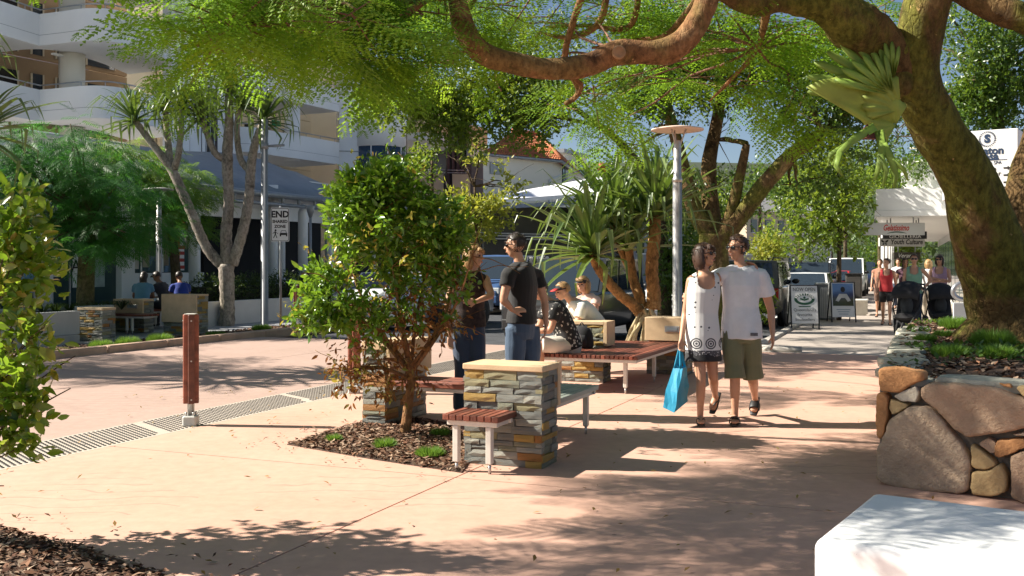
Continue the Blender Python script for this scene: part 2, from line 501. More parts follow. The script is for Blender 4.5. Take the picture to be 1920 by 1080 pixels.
# mulch chips
def chips(name, inside, box, n, zf, size=(.02, .05), mat=BARKCH):
    V = []; F = []
    x0, x1, y0, y1 = box; c = 0
    while c < n:
        x = random.uniform(x0, x1); y = random.uniform(y0, y1)
        if not inside(x, y): continue
        c += 1
        L = random.uniform(*size); w = L * random.uniform(.25, .5); a = random.uniform(0, 6.283); p = random.uniform(-.5, .5); r = random.uniform(-.6, .6)
        d = Vector((math.cos(a) * math.cos(p), math.sin(a) * math.cos(p), math.sin(p))); s = Vector((-math.sin(a), math.cos(a), r)).normalized()
        o = Vector((x, y, zf(x, y) + random.uniform(0, .018))); up = d.cross(s) * (L * random.uniform(.05, .25))
        b = len(V)
        V += [o - d * L, o - s * w + up, o + d * L, o + s * w + up]
        F.append((b, b + 1, b + 2, b + 3))
    return tag(put(name, np_mesh(name, [tuple(v) for v in V], F, mat)), kind='stuff')
def inpoly(poly):
    def f(x, y):
        c = False; n = len(poly); j = n - 1
        for i in range(n):
            if (poly[i][1] > y) != (poly[j][1] > y) and x < (poly[j][0] - poly[i][0]) * (y - poly[i][1]) / (poly[j][1] - poly[i][1]) + poly[i][0]: c = not c
            j = i
        return c
    return f
def bed(name, poly, n, h=.03, size=(.02, .05)):
    xs = [p[0] for p in poly]; ys = [p[1] for p in poly]; f = inpoly(poly)
    m = MB().prism([(p[0], p[1]) for p in poly], -.05, .008)
    tag(m.build(name + '_soil', MULCHB), kind='structure')
    chips(name + '_mulch', f, (min(xs), max(xs), min(ys), max(ys)), n, lambda x, y: .01, size)
def ccw(poly): return poly if sum(poly[i][0] * poly[(i + 1) % len(poly)][1] - poly[(i + 1) % len(poly)][0] * poly[i][1] for i in range(len(poly))) > 0 else poly[::-1]
bedA = ccw([G(538, 834), G(700, 862), G(866, 887), G(880, 868), G(868, 840), G(862, 800), G(735, 778), G(690, 790), G(600, 816)])
bed('shrub_bed', bedA, 5200, size=(.014, .04))
bedB = ccw([G(-420, 985), G(2, 992), G(146, 1026), G(330, 1086), G(430, 1180), G(-500, 1180)])
bed('corner_bed', bedB, 5200, size=(.014, .04))
bedC = [ST(9.7, -15.05), ST(23.9, -15.05), ST(23.9, -13.6), ST(9.7, -13.6)]
chips('verge_mulch', inpoly(ccw(bedC)), (min(p.x for p in bedC), max(p.x for p in bedC), min(p.y for p in bedC), max(p.y for p in bedC)), 5000, lambda x, y: .01, (.03, .07))
# stray leaves on the paving
LITTER = leafmat('dry_leaves', [(.25, .12, .03), (.35, .2, .05), (.16, .08, .03), (.3, .22, .06)], .15, rough=.7)
def clear(x, y): return not inpoly(bedA)(x, y) and not inpoly(bedB)(x, y) and (x * A.x + y * A.y) < 18
V0_ = chips('leaf_litter', clear, (-4.5, 5, 5, 13), 300, lambda x, y: .008, (.012, .03), LITTER)
chips('bed_edge_litter', lambda x, y: clear(x, y) and any((x - p.x) ** 2 + (y - p.y) ** 2 < .16 for p in bedA + bedB), (-4.5, .5, 4, 11), 260, lambda x, y: .008, (.01, .028), BARKCH)

# soft tufts
TUFT = leafmat('tuft_blades', [(.07, .16, .02), (.11, .23, .03), (.16, .28, .05), (.05, .12, .02)], .35, (.35, .55, .06))
def tuft_mesh(name, r, h, n, seed):
    q = np.random.default_rng(seed); V = []; F = []
    for i in range(n):
        a = q.uniform(0, 6.283); d = r * math.sqrt(q.uniform(0, 1)); x, y = d * math.cos(a), d * math.sin(a)
        hh = h * math.sqrt(max(.05, 1 - (d / r) ** 2 * .85)) * q.uniform(.75, 1.1); b = len(V); t = q.uniform(0, 6.283); w = .004 + .004 * q.uniform()
        lx, ly = math.cos(a) * .35 * hh + q.normal() * .012, math.sin(a) * .35 * hh + q.normal() * .012
        V += [(x * .8 - w * math.cos(t), y * .8 - w * math.sin(t), 0), (x * .8 + w * math.cos(t), y * .8 + w * math.sin(t), 0), (x + lx, y + ly, hh)]
        F.append((b, b + 1, b + 2))
    return np_mesh(name, V, F, TUFT)
TM = [tuft_mesh('grass_tuft', .1, .085, 520, 3), tuft_mesh('grass_tuft', .15, .11, 1100, 4), tuft_mesh('grass_tuft', .19, .17, 1900, 5)]
def tuft(p, k, label, group, sc=1.0, rz=0.0):
    o = piece('grass_tuft', TM[k], None, Matrix.Translation(p) @ Matrix.Rotation(rz, 4, 'Z') @ Matrix.Scale(sc, 4))
    return tag(o, label, 'grass tuft', group)
tg = 'small grass tufts in the mulch around the shrub'
tuft(G(722, 838, .01), 0, 'grass tuft in the middle of the mulch below the shrub trunk', tg, 1.0)
tuft(G(806, 856, .01), 1, 'widest grass tuft in the mulch, near the small seat legs', tg, .8)
tuft(G(826, 816, .01), 0, 'grass tuft in the mulch beside the stone pillar, right of the shrub trunk', tg, .9)
tuft(G(626, 826, .01), 0, 'small grass tuft near the pointed left corner of the mulch bed', tg, .75)
vg = 'green tufts in the bed across the street'
for i, (u, v, k_, sc, lb) in enumerate(((490, 620, 1, 1.5, 'tuft at the foot of the tall street pole across the street'), (300, 645, 2, 1.3, 'tuft in the bed before the lamp post across the street'), (190, 655, 2, 1.1, 'tuft at the street corner of the bed by the kerb ramp'), (240, 650, 2, 1.2, 'tuft in the bed in front of the shaded stone block'), (405, 632, 1, 1.4, 'tuft left of the branching screw pine foot across the street'))):
    tuft(G(u, v, .01), k_, lb, vg, sc, i)
# ================================================================ stacked-stone pillars
def slate_mat():
    m, nt, bs, out = nodes('slate')
    oi = nd(nt, 'ShaderNodeObjectInfo'); vec = coords(nt, (1, 1, 3))
    g1, g2, g3, g4 = (.19, .20, .18), (.29, .30, .26), (.38, .38, .32), (.25, .26, .18)
    c = ramp(nt, oi.outputs['Random'], [(0, g1), (.16, g2), (.3, g4), (.44, g3), (.56, g1), (.66, g2), (.69, (.46, .29, .06)), (.79, (.40, .175, .035)), (.86, (.33, .30, .16)), (.94, g3)], 'CONSTANT')
    n = noise(nt, vec, 14, 5, .65)
    c = mixc(nt, mth(nt, 'MULTIPLY', mth(nt, 'GREATER_THAN', noise(nt, vec, 4, 3, .6), .62), .5), c, (.34, .2, .06))
    c = mixc(nt, .6, c, ramp(nt, n, [(.3, (.45, .45, .45)), (.7, (1, 1, 1))]), 'MULTIPLY')
    nt.links.new(c, bs.inputs['Base Color']); bs.inputs['Roughness'].default_value = .55
    bump(nt, bs, noise(nt, vec, 30, 5, .7), .7, .012)
    return m
SLATE = slate_mat()
def stone_tpl(seed):
    q = random.Random(seed); nx, nz = 4, 3
    vs = []; fs = []
    for j in range(nz):
        for i in range(nx):
            ex = i in (0, nx - 1); ez = j in (0, nz - 1)
            vs.append((-.5 + i / (nx - 1) + (0 if ex else q.uniform(-.06, .06)) + (q.uniform(-.012, .012)), -.5 + (q.uniform(.03, .1) if ex or ez else q.uniform(-.12, .05)), -.5 + j / (nz - 1) + (q.uniform(-.05, .05) if not ez else q.uniform(-.04, .04))))
    fs += [(j * nx + i, j * nx + i + 1, (j + 1) * nx + i + 1, (j + 1) * nx + i) for j in range(nz - 1) for i in range(nx - 1)]
    rim = [0, 1, 2, 3, 7, 11, 10, 9, 8, 4]
    b = len(vs); vs += [(vs[i][0], .5, vs[i][2]) for i in rim]
    fs += [(rim[k], b + k, b + (k + 1) % len(rim), rim[(k + 1) % len(rim)]) for k in range(len(rim))]
    me = bpy.data.meshes.new('stone'); me.from_pydata(vs, [], fs); me.materials.append(SLATE); me.update()
    return me
STN = [stone_tpl(i) for i in range(8)]
def stone_face(parent, o, e, n, w, h, z0=0.0, course=(.040, .066), length=(.11, .30), inset=.0):
    z = z0; row = 0
    while z < z0 + h - .012:
        hh = random.uniform(*course)
        if z + hh > z0 + h - .022: hh = z0 + h - z
        x = 0.0
        while x < w - .005:
            L = random.uniform(*length)
            if x + L > w - .06: L = w - x
            c = o + e * (x + L / 2) + Zv * (z + hh / 2) - n * (.028 + random.uniform(-.011, .006))
            y = -n
            M4 = Matrix(((e.x, y.x, 0, c.x), (e.y, y.y, 0, c.y), (0, 0, 1, c.z), (0, 0, 0, 1))) @ Matrix.Diagonal((L - .004, .06, hh - .004, 1))
            piece('stone', random.choice(STN), parent, M4)
            x += L
        z += hh; row += 1
GROUT = M('dark_grout', (.045, .047, .045), .95, .3, 8, .3)
def pillar(name, label, s0, s1, t0, t1, h, slab=None, cap=.045, cat='stone pillar', group='stacked stone pillars of the benches', plaque=False, capz=None):
    c = ST((s0 + s1) / 2, (t0 + t1) / 2)
    t = thing(name, label, cat, c, 0, group)
    hs = h - cap
    MB().box(c + Zv * (hs / 2), (s1 - s0 - .09, t1 - t0 - .09, hs - .004), A, -C).build('core', GROUT, t)
    stone_face(t, ST(s0, t0), C, -A, t1 - t0, hs)
    stone_face(t, ST(s0, t1), A, C, s1 - s0, hs)
    stone_face(t, ST(s1, t1), -C, A, t1 - t0, hs)
    stone_face(t, ST(s1, t0), -A, -C, s1 - s0, hs)
    MB().box(c + Zv * (hs + cap / 2 + .001), (s1 - s0 + .02, t1 - t0 + .02, cap), A, -C, ch=.006).build('cap', SANDST, t)
    if slab:
        side, zz = slab
        if side == 'back': MB().box(ST(s1 + .034, (t0 + t1) / 2, (zz + h) / 2), (.05, t1 - t0 + .02, h - zz), A, -C, ch=.006).build('back_slab', SANDST, t)
        if side == 'right': MB().box(ST((s0 + s1) / 2, t1 + .034, (zz + h) / 2), (s1 - s0 + .02, .05, h - zz), A, -C, ch=.006).build('back_slab', SANDST, t)
        if side == 'front': MB().box(ST(s0 - .034, (t0 + t1) / 2, (zz + h) / 2), (.05, t1 - t0 + .02, h - zz), A, -C, ch=.006).build('back_slab', SANDST, t)
    if plaque:
        pz = (slab[1] + h) / 2 + .005; pc = ST(s0 - .064, t0 + (t1 - t0) * .66, pz)
        p = MB().box(pc, (.012, .2 * (t1 - t0) / .55, .085), A, -C, ch=.003).build('plaque', STEEL, t)
        MB().box(pc - A * .008, (.006, .14 * (t1 - t0) / .55, .045), A, -C, ch=.002).build('plate_inset', M('plaque_inset', (.42, .5, .56), .35, .1, 4, 0, metal=.4), p)
    return t
pillar('stone_pillar', 'low slate block in front with a sandstone cap, a small slatted seat fixed to its face', 7.14, 7.47, -3.406, -2.756, .775, ('back', .44))
pillar('stone_pillar', 'slate pillar standing end-on beside the leafy shrub, left end of the timber bench', 8.46, 9.3, -5.12, -4.87, .80, ('right', .48), cap=.075)
pillar('stone_pillar', 'slate pillar rising through the wide bench, a black backpack leaning on it', 12.62, 12.95, -4.68, -4.02, .80, ('right', .48))
pillar('stone_pillar', 'sandstone faced pillar with a metal plaque at the far end of the wide bench', 13.95, 14.3, -3.80, -3.22, .80, ('front', .475), plaque=True)

# ================================================================ benches
def slat_tpl(name, mat):
    return MB().box((0, 0, 0), (1, .05, .042), ch=.004).mesh(name, mat)
SL_RED = slat_tpl('slat', TIMB); SL_GREY = slat_tpl('slat', M('shade_tint_slat', (.26, .29, .25), .4, .15, 6, .15, 60, rnd=.1))  # grey green stands in for shade reflected in the slats
def bench(name, label, s0, s1, t0, t1, top, along, legs, me=SL_RED, frame_mat=PALEM, legw=.055):
    c = ST((s0 + s1) / 2, (t0 + t1) / 2)
    th = thing(name, label, 'bench', c)
    e = A if along == 'A' else C; f = C if along == 'A' else A
    L = (s1 - s0) if along == 'A' else (t1 - t0); W = (t1 - t0) if along == 'A' else (s1 - s0)
    n = max(2, round(W / .058)); st = W / n
    for i in range(n):
        off = -W / 2 + st * (i + .5)
        o = c + f * off + Zv * (top - .021 + random.uniform(-.0015, .0015))
        y = Zv.cross(e)
        M4 = Matrix(((e.x, y.x, 0, o.x), (e.y, y.y, 0, o.y), (0, 0, 1, o.z), (0, 0, 0, 1))) @ Matrix.Diagonal((L + random.uniform(-.004, .004), (st - .009) / .05, 1, 1))
        piece('slat', me, th, M4)
    fr = MB(); zf = top - .042 - .022
    for k in (-1, 1):
        fr.box(c + e * (k * (L / 2 - .05)) + Zv * zf, (.04, W - .05, .038), e, Zv.cross(e), ch=.004)
        fr.box(c + f * (k * (W / 2 - .06)) + Zv * (zf - .003), (.04, L - .12, .036), f, Zv.cross(f), ch=.004)
    fr.build('frame', frame_mat, th)
    for (s, t) in legs:
        p = ST(s, t); lg = MB()
        lg.box(p + Zv * ((zf - .02 + .075) / 2), (legw, legw * .8, zf - .02 - .075), A, -C, ch=.004)
        l = lg.build('leg', frame_mat, th)
        MB().lathe(p, [(.012, -.002), (.012, .075)], 8).lathe(p + Zv * .07, [(.022, 0), (.022, .008)], 8).build('foot', STEEL, l)
    return th
bench('small_seat', 'small slatted timber seat jutting from the front of the nearest slate block', 6.775, 7.135, -3.415, -2.955, .43, 'A', [(6.83, -3.32), (6.83, -3.05)])
bench('timber_bench', 'red timber bench between the end-on pillar and the nearest slate block', 8.40, 8.93, -4.80, -3.43, .44, 'C', [(8.5, -3.6), (8.85, -3.6)])
bench('slatted_bench', 'grey green slatted bench behind the nearest slate block, reaching right', 7.54, 8.90, -3.405, -2.87, .44, 'A', [(8.78, -2.96), (8.78, -3.3)], SL_GREY, M('dull_steel', (.42, .45, .43), .4, .1, 6, .1, 60, metal=.4))
bench('wide_bench', 'wide red timber platform bench on pale legs where people sit', 11.54, 13.93, -4.52, -3.25, .46, 'A', [(11.68, -4.28), (11.68, -3.44), (13.0, -3.44), (13.0, -4.28)])

# backpack against the pillar
bp = thing('backpack', 'black backpack on the wide bench against the slate pillar', 'backpack', ST(12.5, -4.28, .46))
bc = ST(12.47, -4.26, .46)
FABB = M('black_fabric', (.014, .014, .016), .85, .3, 10, .3, 120)
m = MB()
m.tube([bc + Zv * .005, bc + Zv * .06, bc + Zv * .18, bc + Zv * .25, bc + Zv * .285], [(.15, .09), (.165, .11), (.15, .1), (.115, .075), (.04, .03)], 14, side=C, sub=2)
m.build('bag', FABB, bp)
MB().tube([bc - A * .09 + Zv * .03, bc - A * .125 + Zv * .1, bc - A * .1 + Zv * .17], [(.1, .03), (.11, .04), (.09, .02)], 10, side=C, sub=2).build('pocket', FABB, bp)
MB().tube([bc - C * .04 + Zv * .27, bc + Zv * .33, bc + C * .04 + Zv * .27], .008, 6, sub=3).build('handle', FABB, bp)

# ================================================================ bollards
def bollard(p, label, h=1.065):
    t = thing('bollard', label, 'bollard', p, R(-8), 'timber bollards along the street edge')
    MB().box(p + Zv * .045, (.13, .13, .1), ch=.012).build('base', M('cast_base', (.55, .55, .52), .6, .15, 8, .3, 60, metal=.2), t)
    m = MB().lathe(p, [(.034, .09), (.034, h - .01)], 12)
    for k in range(4):
        a = R(45 + 90 * k); m.lathe(p + Vector((.05 * math.cos(a), .05 * math.sin(a), .093)), [(.01, 0), (.01, .035), (.006, .036)], 6)
    m.build('post', STEEL, t)
    for k in range(4):
        a = R(20 + 90 * k); e = Vector((math.cos(a), math.sin(a), 0))
        st = MB().box(p + e * .045 + Zv * ((h + .21) / 2), (.056, .06, h - .21), e, Zv.cross(e), ch=.007).build('stave', TIMB, t)
        b = MB()
        for z in (.25, .62, h - .06): b.lathe(p + e * .072 + Zv * z, [(.008, 0), (.008, .004)], 8, axis=e)
        b.build('bolt', STEEL, st)
    MB().box(p + Zv * (h + .004), (.1, .1, .008), ch=.003).build('cap', PALEM, t)
bollard(G(358, 797), 'red timber bollard standing alone at the edge of the studded strip')
bollard(G(664, 737), 'bollard half hidden behind the hanging brown leaves of the shrub')
bollard(G(556, 607), 'dark bollard across the street, left of the leafy shrub', 1.0)

# ================================================================ lamps and poles
def lamp(p, h, rd, label, discm):
    t = thing('street_lamp', label, 'street lamp', p, 0, 'disc topped street lamps')
    MB().lathe(p, [(.11, -.01), (.11, .02), (.075, .03), (.07, h * .78)], 16).build('pole', STEEL, t)
    MB().lathe(p, [(.076, h * .775), (.076, h * .79), (.06, h * .795), (.058, h - .2), (.05, h - .18)], 16).build('collar', STEEL, t)
    for k in range(3):
        a = R(100 + 120 * k); e = Vector((math.cos(a), math.sin(a), 0))
        MB().tube([p + e * .045 + Zv * (h - .24), p + e * .13 + Zv * (h - .02)], .012, 6).build('strut', STEEL, t)
    MB().lathe(p, [(.02, h + .035), (rd * .55, h + .02), (rd, h - .012), (rd, h - .03), (rd * .6, h - .018), (.03, h - .01)][::-1], 36).build('disc', discm, t)
lamp(G(1270, 689), 3.58, .39, 'street lamp with a pale pinkish disc, rising behind the wide bench', M('lamp_disc_pale', (.74, .55, .44), .5, .05, 3, .02))
lamp(G(298, 612), 3.42, .36, 'street lamp with a grey disc across the street beside the shop window', M('lamp_disc_grey', (.42, .4, .38), .5, .05, 3, .02))
tp = G(496, 613)
t = thing('street_pole', 'tall plain grey pole with a short side arm across the street', 'pole', tp)
MB().lathe(tp, [(.13, -.02), (.13, .03), (.095, .05), (.08, 5.1)], 16).build('shaft', GREYM, t)
MB().tube([tp + Vector((0, 0, 4.45)), tp + Vector((.5, -.05, 4.47))], .03, 8).lathe(tp + Zv * 4.38, [(.1, 0), (.1, .14)], 12).build('side_arm', GREYM, t)
sp = G(526, 615)
t = thing('traffic_sign', 'white END SHARED ZONE sign on a thin post', 'sign', sp)
MB().lathe(sp, [(.03, -.02), (.03, 2.95)], 10).build('post', GREYM, t)
def rrect(c, ax, up, w, h, r, n=5):
    P = []
    for (sx, sy, a0) in ((1, 1, 0), (-1, 1, 90), (-1, -1, 180), (1, -1, 270)):
        for k in range(n + 1):
            a = R(a0 + 90 * k / n); P.append(c + ax * (sx * (w / 2 - r) + r * math.cos(a)) + up * (sy * (h / 2 - r) + r * math.sin(a)))
    return P
X = Vector((1, 0, 0)); sc_ = sp + Zv * 2.5 - Vector((0, .04, 0)); Yn = Vector((0, -1, 0))
MB().ext(rrect(sc_, X, Zv, .445, .82, .04), Yn * .012).build('panel', WHITEP, t)
brd = MB(); o_ = rrect(sc_ + Yn * .0145, X, Zv, .42, .795, .035); i_ = rrect(sc_ + Yn * .0145, X, Zv, .395, .77, .028); n_ = len(o_)
brd.add(o_ + i_, [(k, (k + 1) % n_, n_ + (k + 1) % n_, n_ + k) for k in range(n_)]); brd.build('border', INK, t)
f0 = sc_ + Yn * .014
lettering('END', .215, f0 + Zv * .245, X, Zv, INK, t, bold=.008)
lettering('SHARED', .098, f0 + Zv * .075, X, Zv, INK, t, bold=.004)
lettering('ZONE', .098, f0 - Zv * .045, X, Zv, INK, t, bold=.004)
def shape2d(pts, o, ax, up, n, mat, parent, name, d=.002):
    return MB().ext([o + ax * x + up * y for x, y in pts], n * d).build(name, mat, parent)
w0 = f0 - Zv * .22 - X * .115
wk = MB()
wk.ext([w0 + X * (.024 * math.cos(R(30 * k)) + .008) + Zv * (.024 * math.sin(R(30 * k)) + .085) for k in range(12)], Yn * .002)
for pl in ([(-.018, .055), (.02, .055), (.016, -.02), (-.014, -.02)], [(-.014, -.018), (.004, -.018), (-.03, -.1), (-.052, -.1)], [(0, -.018), (.016, -.018), (.05, -.098), (.03, -.1)], [(.015, .05), (.022, .035), (.065, .005), (.06, -.008)], [(-.016, .055), (-.012, .04), (-.055, .0), (-.066, .008)]):
    wk.ext([w0 + X * x + Zv * y for x, y in pl], Yn * .002)
wk.build('walker_symbol', INK, t)
c0 = f0 - Zv * .22 + X * .085
cs = MB()
for pl in ([(-.09, -.03), (.09, -.03), (.09, .012), (.075, .022), (-.075, .022), (-.09, .012)], [(-.09, -.03), (-.058, -.03), (-.058, -.062), (-.09, -.062)], [(.058, -.03), (.09, -.03), (.09, -.062), (.058, -.062)],
           [(-.078, .02), (-.066, .02), (-.046, .07), (-.054, .078)], [(.078, .02), (.066, .02), (.046, .07), (.054, .078)], [(-.056, .068), (.056, .068), (.052, .08), (-.052, .08)]):
    cs.ext([c0 + X * x + Zv * y for x, y in pl], Yn * .002)
cs.build('car_symbol', INK, t)

# ================================================================ planter with big rubble stones
P0 = Vector((2.59, 7.18, 0)); P1 = Vector((3.33, 6.60, 0)); WD = (P1 - P0).normalized(); WN = Vector((WD.y, -WD.x, 0))
if WN.y > 0: WN = -WN
def onwall(u, v):
    d = Vector(((u - U0) / FPX, 1, -(v - V0) / FPX)); o = Vector((0, 0, EYE))
    k = (P0 - o).dot(WN) / d.dot(WN)
    return o + d * k
def rubble_mat():
    m, nt, bs, out = nodes('rubble_stone')
    vec = coords(nt); oi = nd(nt, 'ShaderNodeObjectInfo')
    c = ramp(nt, oi.outputs['Random'], [(0, (.40, .22, .125)), (.3, (.33, .225, .16)), (.55, (.42, .27, .15)), (.8, (.28, .20, .16)), (1, (.45, .25, .12))])
    n = noise(nt, vec, 5, 6, .65); n2 = noise(nt, vec, 22, 5, .7)
    c = mixc(nt, mth(nt, 'MULTIPLY', ramp(nt, n, [(.42, (0, 0, 0)), (.7, (1, 1, 1))]), .55), c, (.48, .33, .19))
    c = mixc(nt, mth(nt, 'MULTIPLY', ramp(nt, n2, [(.45, (0, 0, 0)), (.75, (1, 1, 1))]), .5), c, (.2, .14, .11))
    nt.links.new(c, bs.inputs['Base Color']); bs.inputs['Roughness'].default_value = .8
    b = bump(nt, bs, mth(nt, 'ADD', n2, mth(nt, 'MULTIPLY', noise(nt, vec, 70, 4, .7), .5)), .8, .02)
    return m
RUB = rubble_mat()
PALE_R = M('pale_stone', (.5, .44, .34), .85, .2, 8, .6, 40, bdist=.01); CAPR = M('grey_cap_stone', (.34, .33, .27), .85, .25, 6, .6, 30, bdist=.015)
pl_c = Vector((4.5, 9.0, 0))
plt = thing('stone_planter', 'raised garden bed walled with big brown rubble stones under the leaning tree', 'planter', pl_c)
outl = [P0, P1, P0 + WD * 4.0, Vector((9.5, 6.5, 0)), Vector((11.5, 13.0, 0)), Vector((5.75, 14.6, 0)), Vector((5.0, 12.9, 0))]
ins = WN * -.05
MB().prism([((p + ins).x, (p + ins).y) for p in ccw(outl)], -.05, .70).build('mortar_wall', M('mortar', (.20, .175, .14), .95, .3, 12, .8, 50, bdist=.01), plt)
soil_poly = ccw([p + ins * 3 for p in outl])
MB().prism([(p.x, p.y) for p in soil_poly], .5, .735).build('soil', MULCHB, plt)
def rubble(name, poly, mat, proud=.055, k=1.0):
    P = [onwall(1480 + x / 2.159, 580 + y / 2.159) for x, y in poly]
    # densify and roughen the outline
    Q = []
    n = len(P)
    for i in range(n):
        a, b = P[i], P[(i + 1) % n]; m_ = max(4, int((b - a).length / .025))
        for j in range(m_): Q.append(a.lerp(b, j / m_))
    # soften corners
    Q = [(Q[i - 1] + Q[i] * 2 + Q[(i + 1) % len(Q)]) / 4 + Vector((random.uniform(-1, 1), 0, random.uniform(-1, 1))) * .003 for i in range(len(Q))]
    c = sum(Q, Vector()) / len(Q); rngs = []
    for f, d in ((1.035, -.06), (1.03, .0), (1.018, proud * .5), (.99, proud * .75), (.93, proud * .84), (.86, proud * .87), (.78, proud * .88), (.69, proud * .88), (.6, proud * .89), (.5, proud * .9), (.4, proud * .9), (.3, proud * .9), (.2, proud * .9), (.1, proud * .9)):
        rr = []
        for i, p in enumerate(Q):
            w = (p - c) * f
            rr.append(c + w + WN * (d + (.007 * math.sin(i * 1.7 + len(Q)) if 0 < d < proud * .8 else 0)))
        if d > proud * .7:
            ws = wavy(np.array([tuple(x_) for x_ in rr]), 11, 3) + .35 * wavy(np.array([tuple(x_) for x_ in rr]), 34, 6); rr = [x_ + WN * (float(w_) * .008) for x_, w_ in zip(rr, ws)]
        rngs.append(rr)
    vs = [p for r in rngs for p in r] + [sum(rngs[-1], Vector()) / len(rngs[-1])]
    m = len(Q); fs = [(i * m + k_, i * m + (k_ + 1) % m, (i + 1) * m + (k_ + 1) % m, (i + 1) * m + k_) for i in range(len(rngs) - 1) for k_ in range(m)]
    ctr = vs[-1]; fs += [((len(rngs) - 1) * m + k_, (len(rngs) - 1) * m + (k_ + 1) % m, len(vs) - 1) for k_ in range(m)]
    mb = MB().add(vs, fs, True)
    return mb.build('stone', mat, plt)
OR = M('orange_stone', (.46, .22, .085), .85, .3, 7, .7, 40, bdist=.012); YR = M('yellow_stone', (.46, .32, .15), .85, .25, 7, .7, 40, bdist=.012)
MAUV = M('mauve_brown_stone', (.42, .28, .18), .85, .28, 5, .9, 34, bdist=.018); BRN = M('brown_grey_stone', (.40, .295, .20), .85, .26, 5, .9, 34, bdist=.018)
for poly, mt, pr in (
    ([(366, 238), (440, 234), (545, 252), (550, 285), (505, 300), (455, 336), (372, 328)], OR, .06),
    ([(428, 348), (520, 307), (532, 340), (520, 376), (450, 368)], PALE_R, .045),
    ([(362, 338), (405, 347), (405, 430), (385, 515), (364, 520), (355, 430)], OR, .06),
    ([(414, 362), (490, 385), (470, 403), (427, 426), (408, 400)], YR, .04),
    ([(388, 520), (412, 447), (500, 392), (570, 397), (620, 442), (648, 490), (698, 542), (734, 610), (728, 718), (700, 740), (540, 730), (420, 712), (364, 688), (364, 562)], BRN, .075),
    ([(542, 320), (580, 299), (680, 300), (830, 312), (1010, 385), (1120, 400), (1120, 470), (950, 478), (880, 493), (722, 513), (662, 468), (602, 400), (547, 360)], MAUV, .075),
    ([(768, 540), (810, 517), (843, 540), (843, 573), (825, 583)], MAUV, .04),
    ([(842, 527), (980, 520), (1010, 545), (950, 558), (890, 588), (850, 598), (834, 583)], OR, .05),
    ([(740, 540), (798, 580), (848, 628), (810, 645), (742, 642)], YR, .055),
    ([(744, 656), (815, 650), (858, 622), (888, 670), (883, 733), (840, 753), (750, 748), (739, 720)], YR, .06),
    ([(902, 590), (955, 572), (1080, 560), (1110, 640), (1080, 800), (960, 785), (907, 758)], MAUV, .07),
    ([(920, 312), (990, 302), (1090, 330), (1100, 380), (1010, 370), (950, 352)], YR, .045),
    ([(847, 296), (900, 304), (905, 316), (870, 311)], OR, .03),
    ([(1130, 400), (1290, 385), (1400, 430), (1390, 560), (1250, 590), (1130, 545)], BRN, .06),
    ([(1125, 575), (1240, 605), (1290, 700), (1270, 830), (1095, 810), (1118, 660)], YR, .06),
    ([(1310, 600), (1410, 575), (1560, 600), (1600, 760), (1540, 880), (1310, 850), (1320, 700)], MAUV, .065),
    ([(1420, 420), (1560, 400), (1640, 470), (1600, 580), (1430, 555)], OR, .055),
    ([(1105, 310), (1260, 300), (1330, 335), (1280, 372), (1120, 385)], PALE_R, .045),
    ([(1350, 330), (1500, 310), (1640, 340), (1630, 420), (1420, 410)], MAUV, .05),
    ([(905, 505), (1010, 484), (1100, 490), (1100, 540), (1020, 535), (985, 512)], BRN, .05)):
    rubble('stone', poly, mt, pr)
# flat cap stones: along the front, then back along the left edge
def capstone(c, e, L, W, z, hh, seed, mat=CAPR):
    q = random.Random(seed); f = Vector((-e.y, e.x, 0)); top = []
    for k in range(10):
        a = 2 * math.pi * k / 10; r = .5 * (1 / max(abs(math.cos(a)), abs(math.sin(a)))) ** .75
        top.append((L * r * math.cos(a) * q.uniform(.92, 1.04), W * r * math.sin(a) * q.uniform(.9, 1.05)))
    vs = []
    for z_, k in ((z, .97), (z + hh * .7, 1.0), (z + hh, .93)):
        vs += [Vector(c) + e * (x * k) + f * (y * k) + Zv * (z_ + q.uniform(-.006, .006)) for x, y in top]
    vs.append(Vector(c) + Zv * (z + hh + .006))
    fs = [(i * 10 + k, i * 10 + (k + 1) % 10, (i + 1) * 10 + (k + 1) % 10, (i + 1) * 10 + k) for i in range(2) for k in range(10)] + [(20 + k, 20 + (k + 1) % 10, 30) for k in range(10)] + [tuple(range(9, -1, -1))]
    return MB().add(vs, fs, False).build('cap_stone', mat, plt)
x = .0
for i, L in enumerate((.36, .62, .5, .7, .6, .55)):
    capstone(P0 + WD * (x + L / 2) - WN * .15, WD, L - .02, .36, .70, .075 if i else .05, 40 + i, CAPR); x += L
LE = (Vector((5.0, 12.9, 0)) - P0).normalized(); LEn = Vector((LE.y, -LE.x, 0))
x = .38
for i in range(14):
    L = random.uniform(.32, .55)
    if x > 6: break
    capstone(P0 + LE * (x + L / 2) + LEn * .13, LE, L - .015, random.uniform(.3, .42), .70, random.uniform(.045, .07), 60 + i, random.choice([CAPR, CAPR, PALE_R])); x += L
chips('planter_mulch', inpoly(soil_poly), (2.6, 8, 6.5, 14.5), 7000, lambda x, y: .74, (.02, .055))
LUSH = leafmat('lush_blades', [(.05, .17, .015), (.08, .24, .02), (.11, .30, .03)], .35, (.3, .6, .05))
pg = 'round green tufts in the stone planter'
